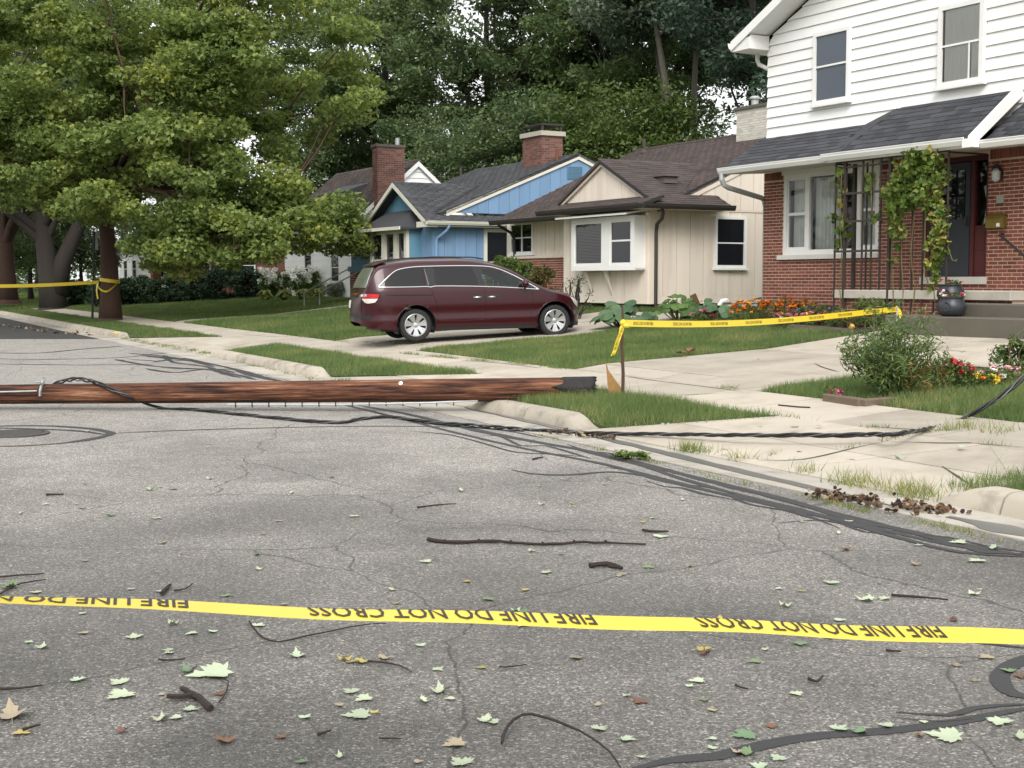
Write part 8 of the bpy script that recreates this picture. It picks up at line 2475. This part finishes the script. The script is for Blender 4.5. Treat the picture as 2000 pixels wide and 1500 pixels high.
# sticks and twigs
def stick(pts, rad, label, name='twig', z=.012, fork=(), m=M_TWIG, knob=False):
    P = [road_pt(u, v, z) for u, v in pts]
    o0 = P[0]
    Q = smooth_path([p - o0 for p in P], .06)
    Q = [q + np.array([r_.normal(0, .15 * rad), r_.normal(0, .15 * rad), abs(r_.normal(0, .3 * rad))]) for q in Q]
    n = len(Q)
    mb = MB().tube(Q, [rad * (1 - .55 * i / n) * r_.uniform(.88, 1.15) for i in range(n)], 6)
    for f in fork:
        F_ = [road_pt(u, v, z + .005) - o0 for u, v in f]
        mb.tube(smooth_path(F_, .05), [rad * .7 * (1 - .5 * i / 40) if i < 60 else rad * .3 for i in range(len(smooth_path(F_, .05)))], 5)
    if knob:
        for k in range(2, n - 2, 3): mb.blob(tuple(Q[k] + np.array([0, 0, rad * .6])), rad * .8, 5)
    return tag(mb.build(name, m, None, loc=tuple(o0)), label, 'stick' if name == 'stick' else 'twig')
stick([(835, 1054), (890, 1060), (960, 1058), (1060, 1063), (1160, 1060), (1262, 1063)], .013, 'long straight knobbly stick lying across the middle of the road', 'stick', knob=True)
stick([(1152, 1106), (1185, 1104), (1215, 1110)], .017, 'short thick broken bark piece below the long stick', 'stick')
stick([(1180, 1102), (1192, 1106), (1214, 1109)], .012, 'splinter lying on the broken bark piece')
stick([(1254, 1036), (1280, 1038), (1306, 1039)], .010, 'short black twig above the right tip of the long stick')
stick([(410, 1384), (390, 1368), (370, 1354), (356, 1345)], .017, 'thick forked brown twig below the largest pale leaf', 'stick', fork=[[(375, 1358), (350, 1361), (327, 1360)]])
stick([(428, 1372), (442, 1350), (446, 1330), (432, 1326)], .004, 'thin curved twig right of the forked one')
stick([(487, 1213), (498, 1230), (515, 1246), (545, 1254), (600, 1242), (650, 1232), (700, 1222), (754, 1218)], .005, 'long thin bent twig hooked below the tape')
stick([(718, 1292), (750, 1294), (780, 1300), (804, 1312)], .005, 'thin curved twig beside the yellow curled leaf')
stick([(980, 1452), (990, 1420), (1020, 1396), (1060, 1400), (1110, 1418), (1150, 1438), (1190, 1468), (1212, 1500)], .0065, 'long arched twig at the bottom edge in the centre', z=.03)
stick([(1742, 1162), (1790, 1167), (1852, 1171)], .008, 'straight black twig above the tape at the right')
stick([(0, 1160), (40, 1140), (90, 1132)], .006, 'upper twig at the left border above the tape')
stick([(-20, 1128), (40, 1124), (86, 1120)], .006, 'second twig at the left border, above the first')
stick([(0, 1346), (40, 1345), (82, 1339)], .006, 'dark twig at the left border left of the flat pale leaf')
stick([(45, 1425), (62, 1420), (78, 1416)], .006, 'short twig beside the crumpled tan leaf')
stick([(310, 1289), (335, 1290), (362, 1287)], .005, 'short straight twig above the largest pale leaf')
stick([(815, 992), (850, 987), (890, 984)], .007, 'thin twig above the left end of the long stick')
stick([(90, 966), (124, 966)], .009, 'short black twig on the far left of the road')
stick([(1040, 897), (1060, 893)], .01, 'short twig near the tar strands')
stick([(620, 1436), (640, 1430), (646, 1426)], .006, 'short dark twig low in the middle left')
stick([(740, 1442), (785, 1443)], .004, 'thin straight twig low in the middle')
stick([(975, 1303), (1000, 1302), (1028, 1298)], .004, 'thin pale twig right of the folded leaf')
stick([(1436, 1338), (1450, 1344), (1462, 1346)], .005, 'short dark twig in the right middle below the tape')
stick([(1580, 1326), (1594, 1332), (1608, 1322)], .007, 'dark twig scrap right of the green leaf')
stick([(316, 1160), (324, 1150), (332, 1142)], .012, 'dark bark scrap above the tape at the left')
stick([(340, 1154), (362, 1150), (376, 1140)], .005, 'thin twig beside the bark scrap')
stick([(1730, 1270), (1750, 1272), (1760, 1273)], .006, 'short twig near the tape at the far right')
P0 = [ground_pt(u, v) for u, v in ((1520, 796), (1560, 800), (1582, 801))]
tag(MB().tube([p - P0[0] + [0, 0, .03] for p in P0], .008, 6).build('twig', M_TWIG, None, loc=tuple(P0[0])), 'dark twig on the pavement behind the verge', 'twig')
